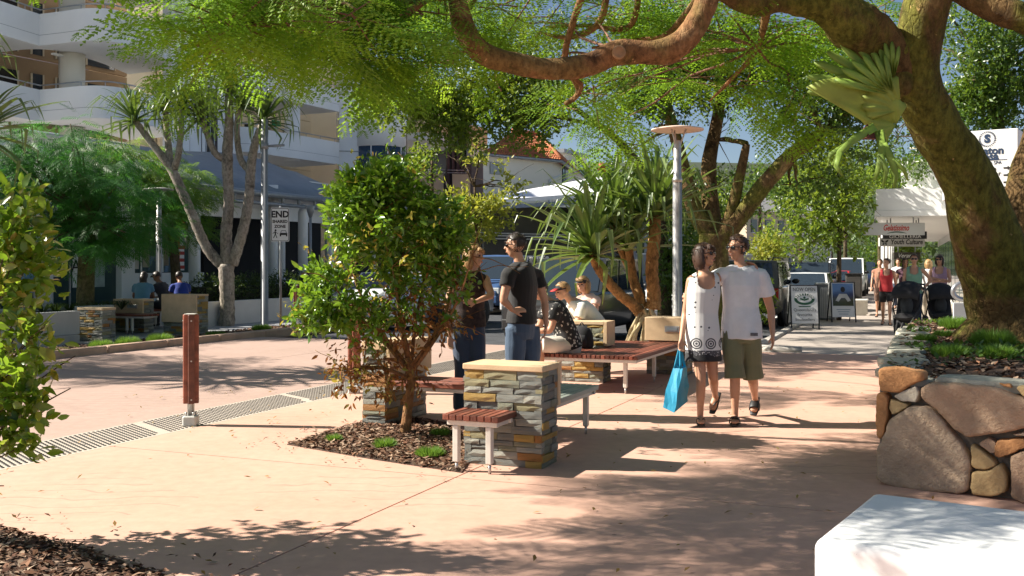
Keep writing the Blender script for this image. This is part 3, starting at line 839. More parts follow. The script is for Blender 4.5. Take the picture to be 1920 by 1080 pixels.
for i, (u, v, k, sc, lb) in enumerate(((1782, 668, 1, .95, 'tuft nearest the front cap stones of the planter'), (1790, 617, 2, .85, 'taller tuft left of the leaning trunk base'), (1862, 650, 2, .95, 'broad tuft in front of the leaning trunk'), (1870, 671, 1, 1.0, 'tuft at the front of the planter below the trunk'), (1735, 640, 1, .7, 'small tuft near the left cap stones of the planter'), (1830, 632, 1, .8, 'tuft between the trunk base and the left cap stones'), (1910, 628, 2, .9, 'tuft half hidden at the right edge beside the trunk'), (1770, 632, 1, .7, 'low tuft just behind the nearest planter tufts'))):
    o = tuft(G(u, v, .735), k, lb, pg, sc * 1.15, i)
    o.data = o.data.copy() if o.data.users > 1 and i < 3 else o.data
# dark low ground cover
def cover(name, inside, box, n, z, cols, size):
    q = np.random.default_rng(9); V = []; F = []
    c = 0
    while c < n:
        x = q.uniform(box[0], box[1]); y = q.uniform(box[2], box[3])
        if not inside(x, y) or math.sin(x * 2.3 + 1) * math.sin(y * 1.9) < .1: continue
        c += 1
        a = q.uniform(0, 6.28); L = q.uniform(*size); p = q.uniform(.1, 1.0); b = len(V)
        d = np.array((math.cos(a) * math.cos(p), math.sin(a) * math.cos(p), math.sin(p))); s = np.array((-math.sin(a), math.cos(a), 0)) * L * .3
        o = np.array((x, y, z + q.uniform(0, .05)))
        V += [o, o + d * L * .5 + s, o + d * L, o + d * L * .5 - s]; F.append((b, b + 1, b + 2, b + 3))
    return tag(put(name, np_mesh(name, V, F, leafmat(name + '_leaf', cols, .3))), kind='stuff')
cover('planter_ground_cover', inpoly(soil_poly), (3, 9, 8, 14), 2600, .74, [(.03, .07, .015), (.05, .11, .02), (.08, .15, .03)], (.04, .09))

# ================================================================ white rendered block
def block_mat():
    m, nt, bs, out = nodes('worn_white_render'); tc = nd(nt, 'ShaderNodeTexCoord'); vec = tc.outputs['Object']
    n1 = noise(nt, vec, 2.2, 6, .65); n2 = noise(nt, vec, 19, 5, .7); n3 = noise(nt, vec, 60, 4, .6)
    c = ramp(nt, n1, [(.32, (.70, .71, .70)), (.6, (.81, .81, .79))])
    c = mixc(nt, mth(nt, 'MULTIPLY', mth(nt, 'GREATER_THAN', n2, .70), .5), c, (.45, .43, .39))
    c = mixc(nt, mth(nt, 'MULTIPLY', mth(nt, 'GREATER_THAN', noise(nt, vec, 45, 2, .5), .745), .7), c, (.2, .18, .15))
    nt.links.new(c, bs.inputs['Base Color']); bs.inputs['Roughness'].default_value = .7
    bump(nt, bs, mth(nt, 'ADD', mth(nt, 'MULTIPLY', n2, .8), mth(nt, 'MULTIPLY', n3, .6)), .2, .003)
    return m
b1 = Vector((1.74, 4.90, 0)); e1 = Vector((.84, -.544, 0)).normalized(); e2 = Vector((-.53, -.83, 0)).normalized()
wc = b1 + e1 * .95 + e2 * .5
wb = MB().box(wc + Zv * .225, (1.9, 1.0, .45), e1, -e2).build('white_block', block_mat())
bv = wb.modifiers.new('edge', 'BEVEL'); bv.width = .045; bv.segments = 5
for p in wb.data.polygons: p.use_smooth = True
tag(wb, 'smooth white rendered block seat in the near corner', 'block seat')
# ================================================================ foliage tools
def scatter(T, TF, O, Xd, Nd, S):
    Xd = norm(Xd); Nd = norm(Nd - Xd * (Xd * Nd).sum(-1, keepdims=True)); Yd = np.cross(Nd, Xd)
    n = len(O); k = len(T)
    V = O[:, None, :] + S[:, None, None] * (T[None, :, 0, None] * Xd[:, None, :] + T[None, :, 1, None] * Yd[:, None, :] + T[None, :, 2, None] * Nd[:, None, :])
    F = (TF[None] + (np.arange(n) * k)[:, None, None]).reshape(-1, TF.shape[1])
    return V.reshape(-1, 3), F
LEAF_T = np.array([(0, 0, 0), (.32, .19, .04), (.7, .15, .05), (1, 0, -.06), (.7, -.15, .05), (.32, -.19, .04), (.5, 0, -.0)])
LEAF_F = np.array([(0, 6, 1), (1, 6, 2), (2, 6, 3), (3, 6, 4), (4, 6, 5), (5, 6, 0)])
LEAF2_T = np.array([(0, 0, 0), (.5, .24, .05), (1, 0, -.05), (.5, -.24, .05)]); LEAF2_F = np.array([(0, 2, 1), (0, 3, 2)])
def lobes_px(L):                        # lobes given as (u, v, distance, half width px, half height px, twigs)
    return [(at(u, v, Y), (ru * Y / FPX, max(ru, rv) * .85 * Y / FPX, rv * Y / FPX), n) for u, v, Y, ru, rv, n in L]
def twig_cloud(lobes, seed, shell=.5, gapf=0, gapt=-9, updir=.3):
    q = np.random.default_rng(seed); P = []; D = []
    for c, r, n in lobes:
        d = norm(q.normal(size=(n, 3))); rad = q.uniform(0, 1, (n, 1)) ** shell
        p = np.array(c) + d * rad * np.array(r)
        P.append(p); D.append(d * .7 + q.normal(size=(n, 3)) * .5 + np.array((0, 0, updir)))
    P = np.concatenate(P); D = norm(np.concatenate(D))
    if gapf:
        k = wavy(P, gapf, seed + 1) > gapt; P = P[k]; D = D[k]
    return P, D
def leaf_crown(name, lobes, mat, parent, size=.1, per=8, twig=.22, seed=1, shell=.5, gapf=2.2, gapt=-.35, T=(LEAF2_T, LEAF2_F), updir=.3, droop=0.0, nup=.6, kind='stuff'):
    q = np.random.default_rng(seed + 50)
    P, D = twig_cloud(lobes, seed, shell, gapf, gapt, updir)
    n = len(P); k = np.tile(np.arange(per), n); P = np.repeat(P, per, 0); D = np.repeat(D, per, 0)
    tt = (k + q.uniform(0, 1, n * per)) / per
    O = P + D * (tt * twig)[:, None] + q.normal(size=P.shape) * twig * .1
    X = norm(D * .7 + q.normal(size=P.shape) * .75 + np.array((0, 0, -droop)))
    N = norm(q.normal(size=P.shape) * .6 + np.array((0, 0, nup)) - np.array((.3, 0, 0)))
    V, F = scatter(*[np.asarray(x) for x in T], O, X, N, size * q.uniform(.65, 1.25, n * per))
    return tag(put(name, np_mesh(name, V, F, mat), parent), kind=kind), P
def frond_tpl(pairs, leaflets, seed=2):
    q = np.random.default_rng(seed); V = []; F = []
    def tri(a, b, c): i = len(V); V.extend((a, b, c)); F.append((i, i + 1, i + 2))
    def curve(x): return np.array((x, 0, .05 * x - .22 * x * x))
    for i in range(7):
        a, b = curve(i / 7), curve((i + 1) / 7); w = np.array((0, .006 * (1 - i / 8), 0)); tri(a - w, b, a + w)
    for i in range(pairs):
        x = .14 + .86 * i / (pairs - 1)
        Lp = .34 * math.sin(math.pi * (.22 + .72 * i / (pairs - 1))) ** .7 * q.uniform(.88, 1.08)
        for sg in (-1, 1):
            ang = R(62 - 26 * i / pairs) ; d = np.array((math.cos(ang), sg * math.sin(ang), -.12 + q.normal() * .07)); o = curve(x)
            pr = np.array((-sg * d[1], sg * d[0], 0)) if False else norm(np.cross(d, (0, 0, 1.0)))
            if leaflets == 0:
                w = .017; m = o + d * Lp * .5 - np.array((0, 0, .008)); e = o + d * Lp - np.array((0, 0, .04))
                tri(o, m + pr * w * 1.2, m - pr * w * 1.2); tri(m + pr * w * 1.2, e, m - pr * w * 1.2)
                continue
            for j in range(leaflets):
                f = (j + .6) / leaflets; b = o + d * Lp * f - np.array((0, 0, .04 * f * f)); ll = .036 * math.sin(math.pi * (.15 + .8 * f)) ** .6
                for s2 in (-1, 1):
                    t = b + pr * (s2 * ll) + d * ll * .45 + np.array((0, 0, q.normal() * .006)); h = d * (Lp / leaflets * .5)
                    tri(b - h, b + h, t)
    return np.array(V), np.array(F)
FROND_HI = frond_tpl(9, 6); FROND_MD = frond_tpl(8, 5); FROND_LO = frond_tpl(10, 0)
def frond_crown(name, lobes, mat, parent, size=.42, per=6, twig=.35, seed=1, tpl=None, flat=.25, gapf=0, gapt=-9, out=None, shell=.6, shaft=None):
    q = np.random.default_rng(seed + 9)
    P, D = twig_cloud(lobes, seed, shell, gapf, gapt, .05)
    if shaft is not None:                 # twigs left out along the sun's line, so chosen points stay lit
        k_ = np.ones(len(P), bool)
        for c_ in shaft:
            d_ = P - np.array(c_); al = d_ @ np.array(SUN); k_ &= ~((np.linalg.norm(d_ - al[:, None] * np.array(SUN), axis=1) < .62) & (al > .8) & (q.uniform(0, 1, len(P)) > .12))
        P, D = P[k_], D[k_]
    D[:, 2] *= flat
    if out is not None: D = D + np.array(out)
    D = norm(D); n = len(P)
    k = np.tile(np.arange(per), n); P2 = np.repeat(P, per, 0); D2 = np.repeat(D, per, 0)
    tt = (k + .5) / per; side = np.where(k % 2, 1, -1)[:, None]
    lat = norm(np.cross(D2, np.array((0, 0, 1.0))))
    O = P2 + D2 * (tt * twig)[:, None]
    X = norm(D2 * (.35 + .6 * tt[:, None]) + lat * side * (1 - .75 * tt[:, None]) + q.normal(size=P2.shape) * .2 - np.array((0, 0, .34)))
    N = norm(np.array((-.1, -.3, 1.0)) + q.normal(size=P2.shape) * .3)
    V, F = scatter(tpl[0], tpl[1], O, X, N, size * q.uniform(.7, 1.2, n * per))
    me = np_mesh(name, V, F, mat); tn = np.clip(.55 * np.repeat(q.uniform(0, 1, n), per) + .45 * q.uniform(0, 1, n * per), 0, 1)
    me.attributes.new('tone', 'FLOAT', 'FACE').data.foreach_set('value', np.repeat(tn, len(tpl[1])).astype(np.float32))
    return tag(put(name, me, parent), kind='stuff'), P, D
def twig_mesh(mb, P, D, L, r):
    for p, d in zip(P, D):
        p = Vector(p); d = Vector(d); mb.tube([p - d * L * .9, p, p + d * L], [r * 1.3, r, r * .5], 4, cap=False)
def reach(mb, a, b, r0, r1, sag=.15, seg=6, jit=.12):
    a = Vector(a); b = Vector(b); d = b - a; L = d.length; pts = []
    for i in range(6):
        f = i / 5; pts.append(a.lerp(b, f) + Vector((random.uniform(-1, 1), random.uniform(-1, 1), random.uniform(-1, 1))) * (jit * L * .25 * math.sin(math.pi * f)) + Zv * (sag * L * math.sin(math.pi * f)))
    mb.tube(pts, [r0 + (r1 - r0) * i / 5 for i in range(6)], seg, sub=2)

def bark(name, base, moss, light, sc=3.0, mossk=.5, bd=.03):
    m, nt, bs, out = nodes(name)
    vec = coords(nt, (1, 1, .6))
    n1 = noise(nt, vec, sc, 8, .68, .6); n2 = noise(nt, vec, sc * 6, 6, .72); n3 = noise(nt, vec, sc * .55, 6, .62, .4); n4 = noise(nt, vec, sc * 22, 4, .7)
    c = ramp(nt, n1, [(.36, tuple(x * .35 for x in base)), (.47, base), (.56, base), (.66, light)])
    c = mixc(nt, mth(nt, 'MULTIPLY', ramp(nt, n3, [(.46, (0, 0, 0)), (.56, (1, 1, 1))]), mossk), c, mixc(nt, n2, tuple(x * .4 for x in moss), tuple(x * 1.5 for x in moss)))
    c = mixc(nt, .75, c, ramp(nt, n2, [(.34, (.25, .25, .25)), (.6, (1, 1, 1))]), 'MULTIPLY')
    c = mixc(nt, mth(nt, 'MULTIPLY', mth(nt, 'GREATER_THAN', noise(nt, vec, sc * 3.1, 5, .7), .665), .6), c, tuple(min(1, x * 1.5) for x in light))
    nt.links.new(c, bs.inputs['Base Color']); bs.inputs['Roughness'].default_value = .88; bs.inputs['Specular IOR Level'].default_value = .2
    wv = nd(nt, 'ShaderNodeTexVoronoi', feature='DISTANCE_TO_EDGE'); wv.inputs['Scale'].default_value = sc * 5
    nt.links.new(vec, wv.inputs['Vector'])
    h = mth(nt, 'ADD', mth(nt, 'MULTIPLY', n1, 1.2), mth(nt, 'ADD', mth(nt, 'MULTIPLY', n2, .6), mth(nt, 'ADD', mth(nt, 'MULTIPLY', n4, .25), mth(nt, 'MULTIPLY', mth(nt, 'MINIMUM', wv.outputs['Distance'], .12), 1.5))))
    bump(nt, bs, h, 1.0, bd)
    return m
BARK_BIG = bark('mossy_bark', (.18, .11, .045), (.17, .165, .03), (.40, .27, .11), 2.4, .95, .045)
BARK_RED = bark('red_brown_bark', (.30, .15, .065), (.14, .13, .035), (.42, .25, .12), 3.5, .45, .015)
BARK_GREY = bark('grey_bark', (.44, .38, .32), (.26, .24, .13), (.56, .51, .44), 3, .3, .015)
BARK_PAN = bark('ringed_bark', (.36, .19, .07), (.26, .17, .07), (.48, .3, .13), 4, .3, .02)
BARK_DK = bark('dark_bark', (.12, .085, .055), (.09, .09, .03), (.22, .16, .1), 3, .4, .02)
TWIG = M('twig_bark', (.17, .085, .05), .85, .3, 8, .3)

# ================================================================ the leaning flame tree over the plaza
LF_FLAME = leafmat('flame_tree_leaf', [(.035, .115, .010), (.06, .17, .013), (.10, .23, .017), (.16, .30, .022), (.25, .34, .028)], .5, (.42, .66, .035), rough=.5, spec=.3, tone=True)
base = G(1900, 615, .735)
fl = thing('flame_tree', 'big leaning tree with mossy trunk and feathery canopy, growing from the stone planter', 'tree', (base.x, base.y, .72))
tr = MB()
tr.tube([at(1925, 655, 10.75), at(1902, 600, 10.65), at(1880, 530, 10.5), at(1850, 450, 10.3), at(1812, 330, 10.1), at(1743, 220, 9.9), at(1713, 135, 9.75), at(1727, 45, 9.6), at(1757, -70, 9.5), at(1800, -230, 9.5), at(1780, -420, 9.4)],
        [.62, .46, .39, .34, .275, .245, .235, .225, .21, .17, .11], 48, sub=14)
tr.tube([at(1930, 640, 10.95), at(1918, 540, 11.0), at(1912, 450, 11.05), at(1935, 350, 11.1), at(1975, 220, 11.1)], [.42, .34, .29, .26, .2], 14, sub=4, rough=.04)
for k in range(6):
    a = R(60 * k + 10); e = Vector((math.cos(a), math.sin(a), 0))
    tr.tube([at(1902, 590, 10.65) + e * .25, at(1910, 625, 10.65) + e * .52, at(1915, 650, 10.65) + e * .85 - Zv * .06], [.17, .13, .06], 8, sub=3)
for (u, v, Y, r) in ((1688, 90, 9.55, .11), (1765, 190, 9.7, .09), (1690, 150, 9.6, .12), (1850, 390, 10.0, .1)):
    tr.ball(at(u, v, Y), (r, r * .8, r * 1.3), 10, 8)
roughen(tr.build('trunk', BARK_BIG, fl, fix=False), ((3, .022, .7), (9, .014, .5), (24, .007, .45), (55, .0035, .4)))
def limb(pts, rad, mat=BARK_BIG, seg=14, name='limb'):
    return roughen(MB().tube([at(*p) for p in pts], rad, seg + 8, sub=12).build(name, mat, fl, fix=False), ((6, .10 * max(rad), 1), (18, .06 * max(rad), 1), (45, .03 * max(rad), 1)))
limb([(1705, 160, 9.8), (1650, 85, 9.65), (1595, 42, 9.5), (1545, 12, 9.4), (1470, 6, 9.3), (1390, 0, 9.2), (1320, -35, 9.1)], [.2, .24, .25, .17, .085, .08, .06])
limb([(1735, 0, 9.6), (1790, -25, 9.5), (1850, 5, 9.4), (1930, 38, 9.3), (2060, 70, 9.2)], [.14, .13, .13, .13, .11])
u_l = limb([(1400, -200, 9.1), (1345, -50, 8.9), (1318, 22, 8.85), (1282, 76, 8.8), (1235, 97, 8.8), (1160, 99, 8.75), (1105, 122, 8.7), (1040, 130, 8.65), (980, 122, 8.6), (920, 106, 8.55), (884, 78, 8.5), (862, 25, 8.5), (845, -50, 8.5), (790, -140, 8.4)],
     [.12, .11, .105, .11, .105, .1, .092, .088, .09, .1, .105, .095, .085, .07], BARK_RED)
kn = MB(); kc = at(1160, 99, 8.64)
kn.lathe(kc, [(.058, .0), (.06, -.025), (.048, -.036), (.036, -.026), (.016, -.024)], 14, axis=(0, 1, 0)); kn.build('branch_scar', M('scar_wood', (.34, .2, .1), .8, .25, 9, .4), fl, fix=False)
for pts, rad in (([(860, -10, 8.5), (720, 3, 8.3), (600, 6, 8.2), (480, 16, 8.1), (400, 25, 8.0)], [.05, .042, .036, .03, .02]),
                 ([(845, -40, 8.5), (770, 20, 8.3), (720, 52, 8.2), (680, 55, 8.1), (620, 60, 8.0)], [.045, .035, .03, .024, .016]),
                 ([(900, -20, 8.9), (850, 55, 9.2), (825, 95, 9.4), (800, 140, 9.6)], [.035, .03, .026, .012]),
                 ([(1100, -30, 9.0), (1075, 40, 9.2), (1060, 110, 9.4), (1085, 170, 9.6), (1060, 195, 9.7)], [.04, .035, .03, .025, .015]),
                 ([(1140, -40, 9.4), (1125, 40, 9.5), (1070, 70, 9.7), (1010, 60, 9.9)], [.035, .03, .022, .012]),
                 ([(1200, -30, 9.4), (1180, 50, 9.6), (1100, 48, 9.8), (1030, 50, 10)], [.035, .028, .02, .012]),
                 ([(1060, 140, 9.3), (1090, 160, 9.4), (1075, 190, 9.5)], [.03, .025, .012]),
                 ([(1330, -30, 9.0), (1255, 60, 9.4), (1195, 75, 9.6), (1110, 90, 9.9)], [.04, .03, .022, .012]),
                 ([(620, -30, 7.8), (550, 5, 7.4), (480, 40, 7.0), (420, 65, 6.7), (370, 85, 6.5)], [.035, .03, .022, .016, .008]),
                 ([(1440, 5, 9.3), (1420, 90, 9.9), (1370, 150, 10.4), (1330, 190, 10.8)], [.04, .028, .018, .01])):
    limb(pts, rad, BARK_RED, 8, 'branch')
LIT_POINTS = [(1.85, 9.7, 1.0), (1.9, 9.7, 1.5), (2.2, 9.8, 1.6), (2.2, 9.8, 1.1)]  # points on the couple; the crown is cleared sunward to light them
def cpx(L): return lobes_px(L)
near = cpx([(480, -15, 6.8, 60, 30, 4), (430, 35, 6.6, 40, 22, 5), (395, 80, 6.4, 30, 14, 4), (490, 40, 7.0, 50, 20, 2), (570, -25, 7.8, 120, 36, 5), (640, 25, 8.0, 100, 36, 5), (760, 5, 8.3, 110, 45, 6), (710, 70, 8.2, 65, 34, 4), (830, 75, 9.2, 80, 50, 6), (930, 10, 9.2, 90, 45, 5), (680, 100, 7.9, 40, 22, 3), (800, 115, 8.6, 60, 30, 4), (860, 15, 8.8, 90, 46, 4)])
o_, P_, D_ = frond_crown('crown', near, LF_FLAME, fl, .50, 7, .34, 5, FROND_HI, flat=.3, shaft=LIT_POINTS)
tw = MB(); twig_mesh(tw, P_, D_, .34, .006)
far = cpx([(1010, 40, 9.8, 90, 50, 6), (1100, 30, 10.0, 90, 50, 6), (1200, 30, 10.0, 80, 45, 5), (1330, 70, 10.2, 110, 50, 8), (1450, 60, 10.4, 110, 45, 7), (1400, 150, 11.0, 110, 45, 6), (1180, 160, 11.0, 110, 30, 4), (1080, 180, 11.0, 90, 35, 4), (1500, 180, 11.0, 60, 50, 3), (1020, 120, 9.8, 80, 40, 4), (940, 170, 9.8, 70, 34, 4), (1640, 10, 11.5, 70, 35, 3), (1250, 110, 10.4, 120, 40, 6), (1540, 80, 10.8, 90, 50, 5), (1350, 10, 10.0, 160, 35, 6), (1130, 250, 12, 50, 40, 2)])
o_, P_, D_ = frond_crown('crown', far, LF_FLAME, fl, .54, 7, .38, 6, FROND_MD, flat=.3, shaft=LIT_POINTS)
twig_mesh(tw, P_, D_, .36, .006)
# crown clumps added up the sun's line, mostly unseen, to shade the path
over = []
def above(u, v, h, r, n, rz=.25):
    h = 1.55 + .268 * G(u, v).y; p = G(u, v) + SUN * (h / SUN.z)
    if p.x / p.y < -.29: h += .09 * p.y + .35; p = G(u, v) + SUN * (h / SUN.z)
    over.append((p, (r * 1.3, r * 1.3, rz), n))
for a in ((1430, 750, 0, .4, 6), (1580, 745, 0, .45, 7), (1500, 850, 0, .28, 3), (1600, 850, 0, .4, 5), (1540, 905, 0, .35, 4), (1620, 915, 0, .35, 4), (1310, 930, 0, .2, 3), (1420, 905, 0, .28, 3), (1640, 800, 0, .4, 4),
          (1500, 690, 0, .6, 7), (1600, 690, 0, .55, 7), (1400, 700, 0, .5, 5), (1550, 655, 0, .8, 9), (1650, 655, 0, .8, 9), (1300, 1000, 0, .24, 4), (1480, 1020, 0, .28, 5), (1380, 1045, 0, .24, 3), (1560, 955, 0, .28, 4), (1750, 950, 0, .3, 5), (1850, 930, 0, .4, 6), (1200, 1045, 0, .18, 2), (1250, 660, 0, .4, 4),
          (1500, 630, 0, .8, 7), (1600, 622, 0, .9, 8), (1660, 640, 0, .8, 8)):
    above(*a[:4], int(a[4] * 1.0) + 1)
for u, v, Y_, z, n in ((1760, 960, 4.75, .45, 7), (1860, 965, 4.6, .45, 7), (1700, 940, 4.9, .45, 4)):
    p = Vector(((u - U0) / FPX * Y_, Y_ + .05, z)) + SUN * ((3.6 - z) / SUN.z); over.append((p, (.26, .26, .15), n))  # clumps added sunward of the white block to shade its top
for u, v, z, n in ((1720, 800, .4, 9), (1850, 780, .4, 10), (1900, 700, .6, 8), (1760, 640, .74, 7), (1880, 640, .74, 8), (1880, 500, 1.6, 6)):
    p = at(u, v, 7.2 if v > 690 else 10.0) + SUN * ((5.2 - z) / SUN.z); over.append((p, (.75, .75, .3), n))  # more clumps added out of view to shade the planter and trunk
for x_, y_, z_ in ((3.5, 5, 6.6), (2.8, 7.2, 7.4), (4.8, 7.5, 6.8), (3.2, 10, 7.8), (5.5, 10, 7.2), (4.5, 13, 8.2), (6.8, 12, 7.6)): over.append((Vector((x_, y_, z_)), (1.1, 1.1, .4), 12))  # high clumps added to dim the sky light on the right
o_, P_, D_ = frond_crown('crown', over, LF_FLAME, fl, .56, 7, .40, 8, FROND_HI, flat=.3, shaft=LIT_POINTS)
twig_mesh(tw, P_, D_, .36, .006)
# thin limbs that carry those clumps
hubs = [at(1318, 22, 8.85), at(845, -50, 8.5), at(790, -140, 8.4), at(1400, -200, 9.1), at(600, 6, 8.2)]
top = at(1780, -420, 9.4)
for h in ((-1.2, 8.6, 5.2), (-3.4, 8.6, 4.9), (-5.2, 10, 4.9), (-1.5, 12, 5.6), (-3.0, 6.8, 4.5)):
    reach(tw, Vector((1.5, 9.2, 4.75)) if h[0] > -2 else Vector((-1.2, 8.6, 5.2)), Vector(h), .07, .03, .04)
    hubs.append(Vector(h))
reach(tw, top, Vector((1.5, 9.2, 4.75)), .11, .075, .05)
for c, r, n in over:
    h = min(hubs, key=lambda q: (q - Vector(c)).length); reach(tw, h, c, .022, .009, .03, 5)
for c, r, n in near + far:
    h = min(hubs + [at(1160, 99, 8.75), at(900, 90, 8.5), at(400, 60, 7.0), at(1420, 90, 9.9)], key=lambda q: (q - Vector(c)).length); reach(tw, h, c, .016, .007, .03, 5)
tag(tw.build('twigs', TWIG, fl, fix=False), kind='stuff')

# ---------------------------------------------------------------- staghorn fern on the trunk
STAG = M('fern_frond', (.27, .40, .07), .55, .3, 3, .3, 30, stretch=(1, 1, 1)); STAG2 = M('fern_shield', (.36, .44, .085), .6, .25, 4, .3, 30)
for m_ in (STAG, STAG2):
    nt = m_.node_tree; bs = nt.nodes['Principled BSDF']; tr_ = nd(nt, 'ShaderNodeBsdfTranslucent'); tr_.inputs[0].default_value = (.45, .55, .08, 1)
    mx = nd(nt, 'ShaderNodeMixShader'); mx.inputs[0].default_value = .3
    nt.links.new(bs.outputs[0], mx.inputs[1]); nt.links.new(tr_.outputs[0], mx.inputs[2]); nt.links.new(mx.outputs[0], nt.nodes['Material Output'].inputs[0])
fc = at(1672, 165, 9.5)
sf = thing('staghorn_fern', 'pale green staghorn fern clinging to the leaning trunk', 'fern', fc)
def blade(pts, name='frond', mat=STAG, thick=.004, wob=.02):     # a frond given as left and right edges at successive stations (photo points at a distance)
    rows = []
    for (ul, vl, ur, vr, Y) in pts:
        a, b = at(ul, vl, Y), at(ur, vr, Y - wob); m_ = (a + b) / 2 + Vector((0, -.008, 0)); rows.append([a, (a + m_) / 2 - Vector((0, .003, 0)), m_, (b + m_) / 2 - Vector((0, .003, 0)), b])
    o = MB().sheet(rows, True).build(name, mat, sf, fix=False)
    s = o.modifiers.new('thickness', 'SOLIDIFY'); s.thickness = thick; return o
def shield(lobes, Y, mat, root, dy):
    # fan with fingered edge: root point and finger tips
    for (u, v, w) in lobes:
        ru, rv = root; du, dv = u - ru, v - rv; L = math.hypot(du, dv); nx, ny = -dv / L, du / L
        st = []
        for f, k in ((0, .35), (.3, .75), (.6, 1.0), (.8, .8), (.93, .62), (1.0, .12)):
            cu, cv = ru + du * f, rv + dv * f; yy = Y - dy * math.sin(f * 2.2); st.append((cu + nx * w * k, cv + ny * w * k, cu - nx * w * k, cv - ny * w * k, yy))
        blade(st, mat=mat)
def fan(root, stations, nf, dip, mat, name, curl, rows=9, ripple=.005, jag=0.0):      # a ribbed fan in front of the trunk: (angle, reach in px) stations, with nf fingers
    ru, rv, Y = root; A0, A1 = stations[0][0], stations[-1][0]; cols = max(24, nf * 8) + 1; grid = [[] for _ in range(rows)]
    for j in range(cols):
        t = j / (cols - 1); a = A0 + (A1 - A0) * t
        rr = np.interp(a, [x for x, _ in stations], [y for _, y in stations]); fr = (t * nf) % 1.0 if nf else 0
        prof = (1 - dip) + dip * (math.sin(math.pi * fr) ** .55 if nf else 1); rr *= prof * (1 + (jag * math.sin(j * 2.1) if jag else 0))
        for i in range(rows):
            f = .04 + .96 * i / (rows - 1); r = rr * f; y = Y - curl * math.sin(f * 1.9) + .10 * max(0, f - .7) + ripple * math.sin(math.pi * 2 * fr if nf else t * 38) * f
            grid[i].append(at(ru + r * math.cos(R(a)), rv - r * math.sin(R(a)), y))
    o = MB().sheet(grid, True).build(name, mat, sf, fix=False); so = o.modifiers.new('thickness', 'SOLIDIFY'); so.thickness = .003
fan((1672, 172, 9.5), [(88, 92), (105, 108), (125, 118), (145, 140), (160, 158), (176, 166), (186, 150)], 9, .55, STAG, 'frond', .06)
fan((1675, 178, 9.4), [(95, 72), (115, 88), (135, 98), (155, 112), (172, 118)], 6, .55, STAG, 'frond', .10)
fan((1676, 150, 9.5), [(75, 60), (95, 74), (110, 70)], 3, .45, STAG, 'frond', .15)
fan((1680, 234, 9.45), [(60, 40), (83, 48), (113, 80), (124, 110), (139, 142), (149, 165), (158, 180), (161, 170), (165, 98), (174, 60), (202, 46), (240, 40)], 0, 0, STAG2, 'shield_frond', .07, 10, .016, .03)
fan((1690, 205, 9.45), [(95, 60), (130, 70), (165, 78), (200, 60)], 0, 0, STAG2, 'shield_frond', .1, 8, .018, .05)
def antler(pts, w, forks=()):
    st = []
    n = len(pts)
    for i, (u, v, Y) in enumerate(pts):
        a = pts[max(0, i - 1)]; b = pts[min(n - 1, i + 1)]; du, dv = b[0] - a[0], b[1] - a[1]; L = math.hypot(du, dv) or 1; k = w * (1 - .75 * (i / (n - 1)) ** 2)
        st.append((u - dv / L * k, v + du / L * k, u + dv / L * k, v - du / L * k, Y))
    blade(st, 'antler_frond')
antler([(1640, 238, 9.2), (1600, 262, 9.0), (1575, 285, 8.95), (1560, 310, 8.95)], 8); antler([(1575, 285, 8.95), (1568, 312, 8.9), (1580, 330, 8.9)], 6); antler([(1590, 270, 9.0), (1556, 290, 9.0), (1552, 312, 9.0)], 5)
antler([(1648, 245, 9.2), (1655, 275, 9.05), (1650, 305, 9.0), (1640, 338, 9.0)], 9); antler([(1655, 270, 9.05), (1672, 300, 9.0), (1680, 330, 9.0), (1676, 352, 9.0)], 8); antler([(1650, 290, 9.0), (1662, 320, 8.98), (1655, 350, 8.98)], 6); antler([(1672, 300, 9.0), (1695, 318, 9.0), (1702, 338, 9.0)], 5)
MB().add([at(1600, 262, 9.25), at(1626, 232, 9.2), at(1650, 262, 9.25), at(1628, 258, 9.05)], [(0, 1, 3), (1, 2, 3), (0, 3, 2), (0, 2, 1)]).build('dead_frond', M('dead_frond', (.12, .022, .014), .8, .3, 5, .3), sf)

# ================================================================ screw pines
PAN = [M('screw_pine_leaf_%d' % i, c, .38, .22, 3, .1, 30, spec=.6) for i, c in enumerate(((.075, .135, .035), (.11, .175, .045), (.16, .215, .07)))]
for m_ in PAN:
    nt = m_.node_tree; bs = nt.nodes['Principled BSDF']; tr_ = nd(nt, 'ShaderNodeBsdfTranslucent'); tr_.inputs[0].default_value = (.22, .34, .04, 1)
    mx = nd(nt, 'ShaderNodeMixShader'); mx.inputs[0].default_value = .22
    nt.links.new(bs.outputs[0], mx.inputs[1]); nt.links.new(tr_.outputs[0], mx.inputs[2]); nt.links.new(mx.outputs[0], nt.nodes['Material Output'].inputs[0])
def strap(name, kink, droop, mat, seed):    # a long folded leaf along +X, one metre long, that bends over at its kink
    q = random.Random(seed); rows = []; p = np.array((0., 0, 0)); ang = 0.0; n = 11
    for i in range(n + 1):
        f = i / n; w = .040 * (1 - f ** 2.2) + .0015 + (.012 if i == 0 else 0)
        d = np.array((math.cos(ang), 0, math.sin(ang))); up = np.array((-math.sin(ang), 0, math.cos(ang))); fold = .45
        rows.append([tuple(p + np.array((0, w, 0)) + up * w * fold), tuple(p), tuple(p + np.array((0, -w, 0)) + up * w * fold)])
        p = p + d / n
        ang -= droop / n * (f + .4)
        if abs(f - kink) < .5 / n: ang -= q.uniform(1.0, 1.7)
        ang = max(ang, -1.75)
    return MB().sheet(rows, False).mesh(name, mat)
STRAPS = [strap('leaf', k, d, PAN[i % 3], i) for i, (k, d) in enumerate(((2, .5), (2, .9), (.62, .5), (.5, .4), (.7, .7), (.42, .5), (2, 1.3), (.8, .6), (.55, .9)))]
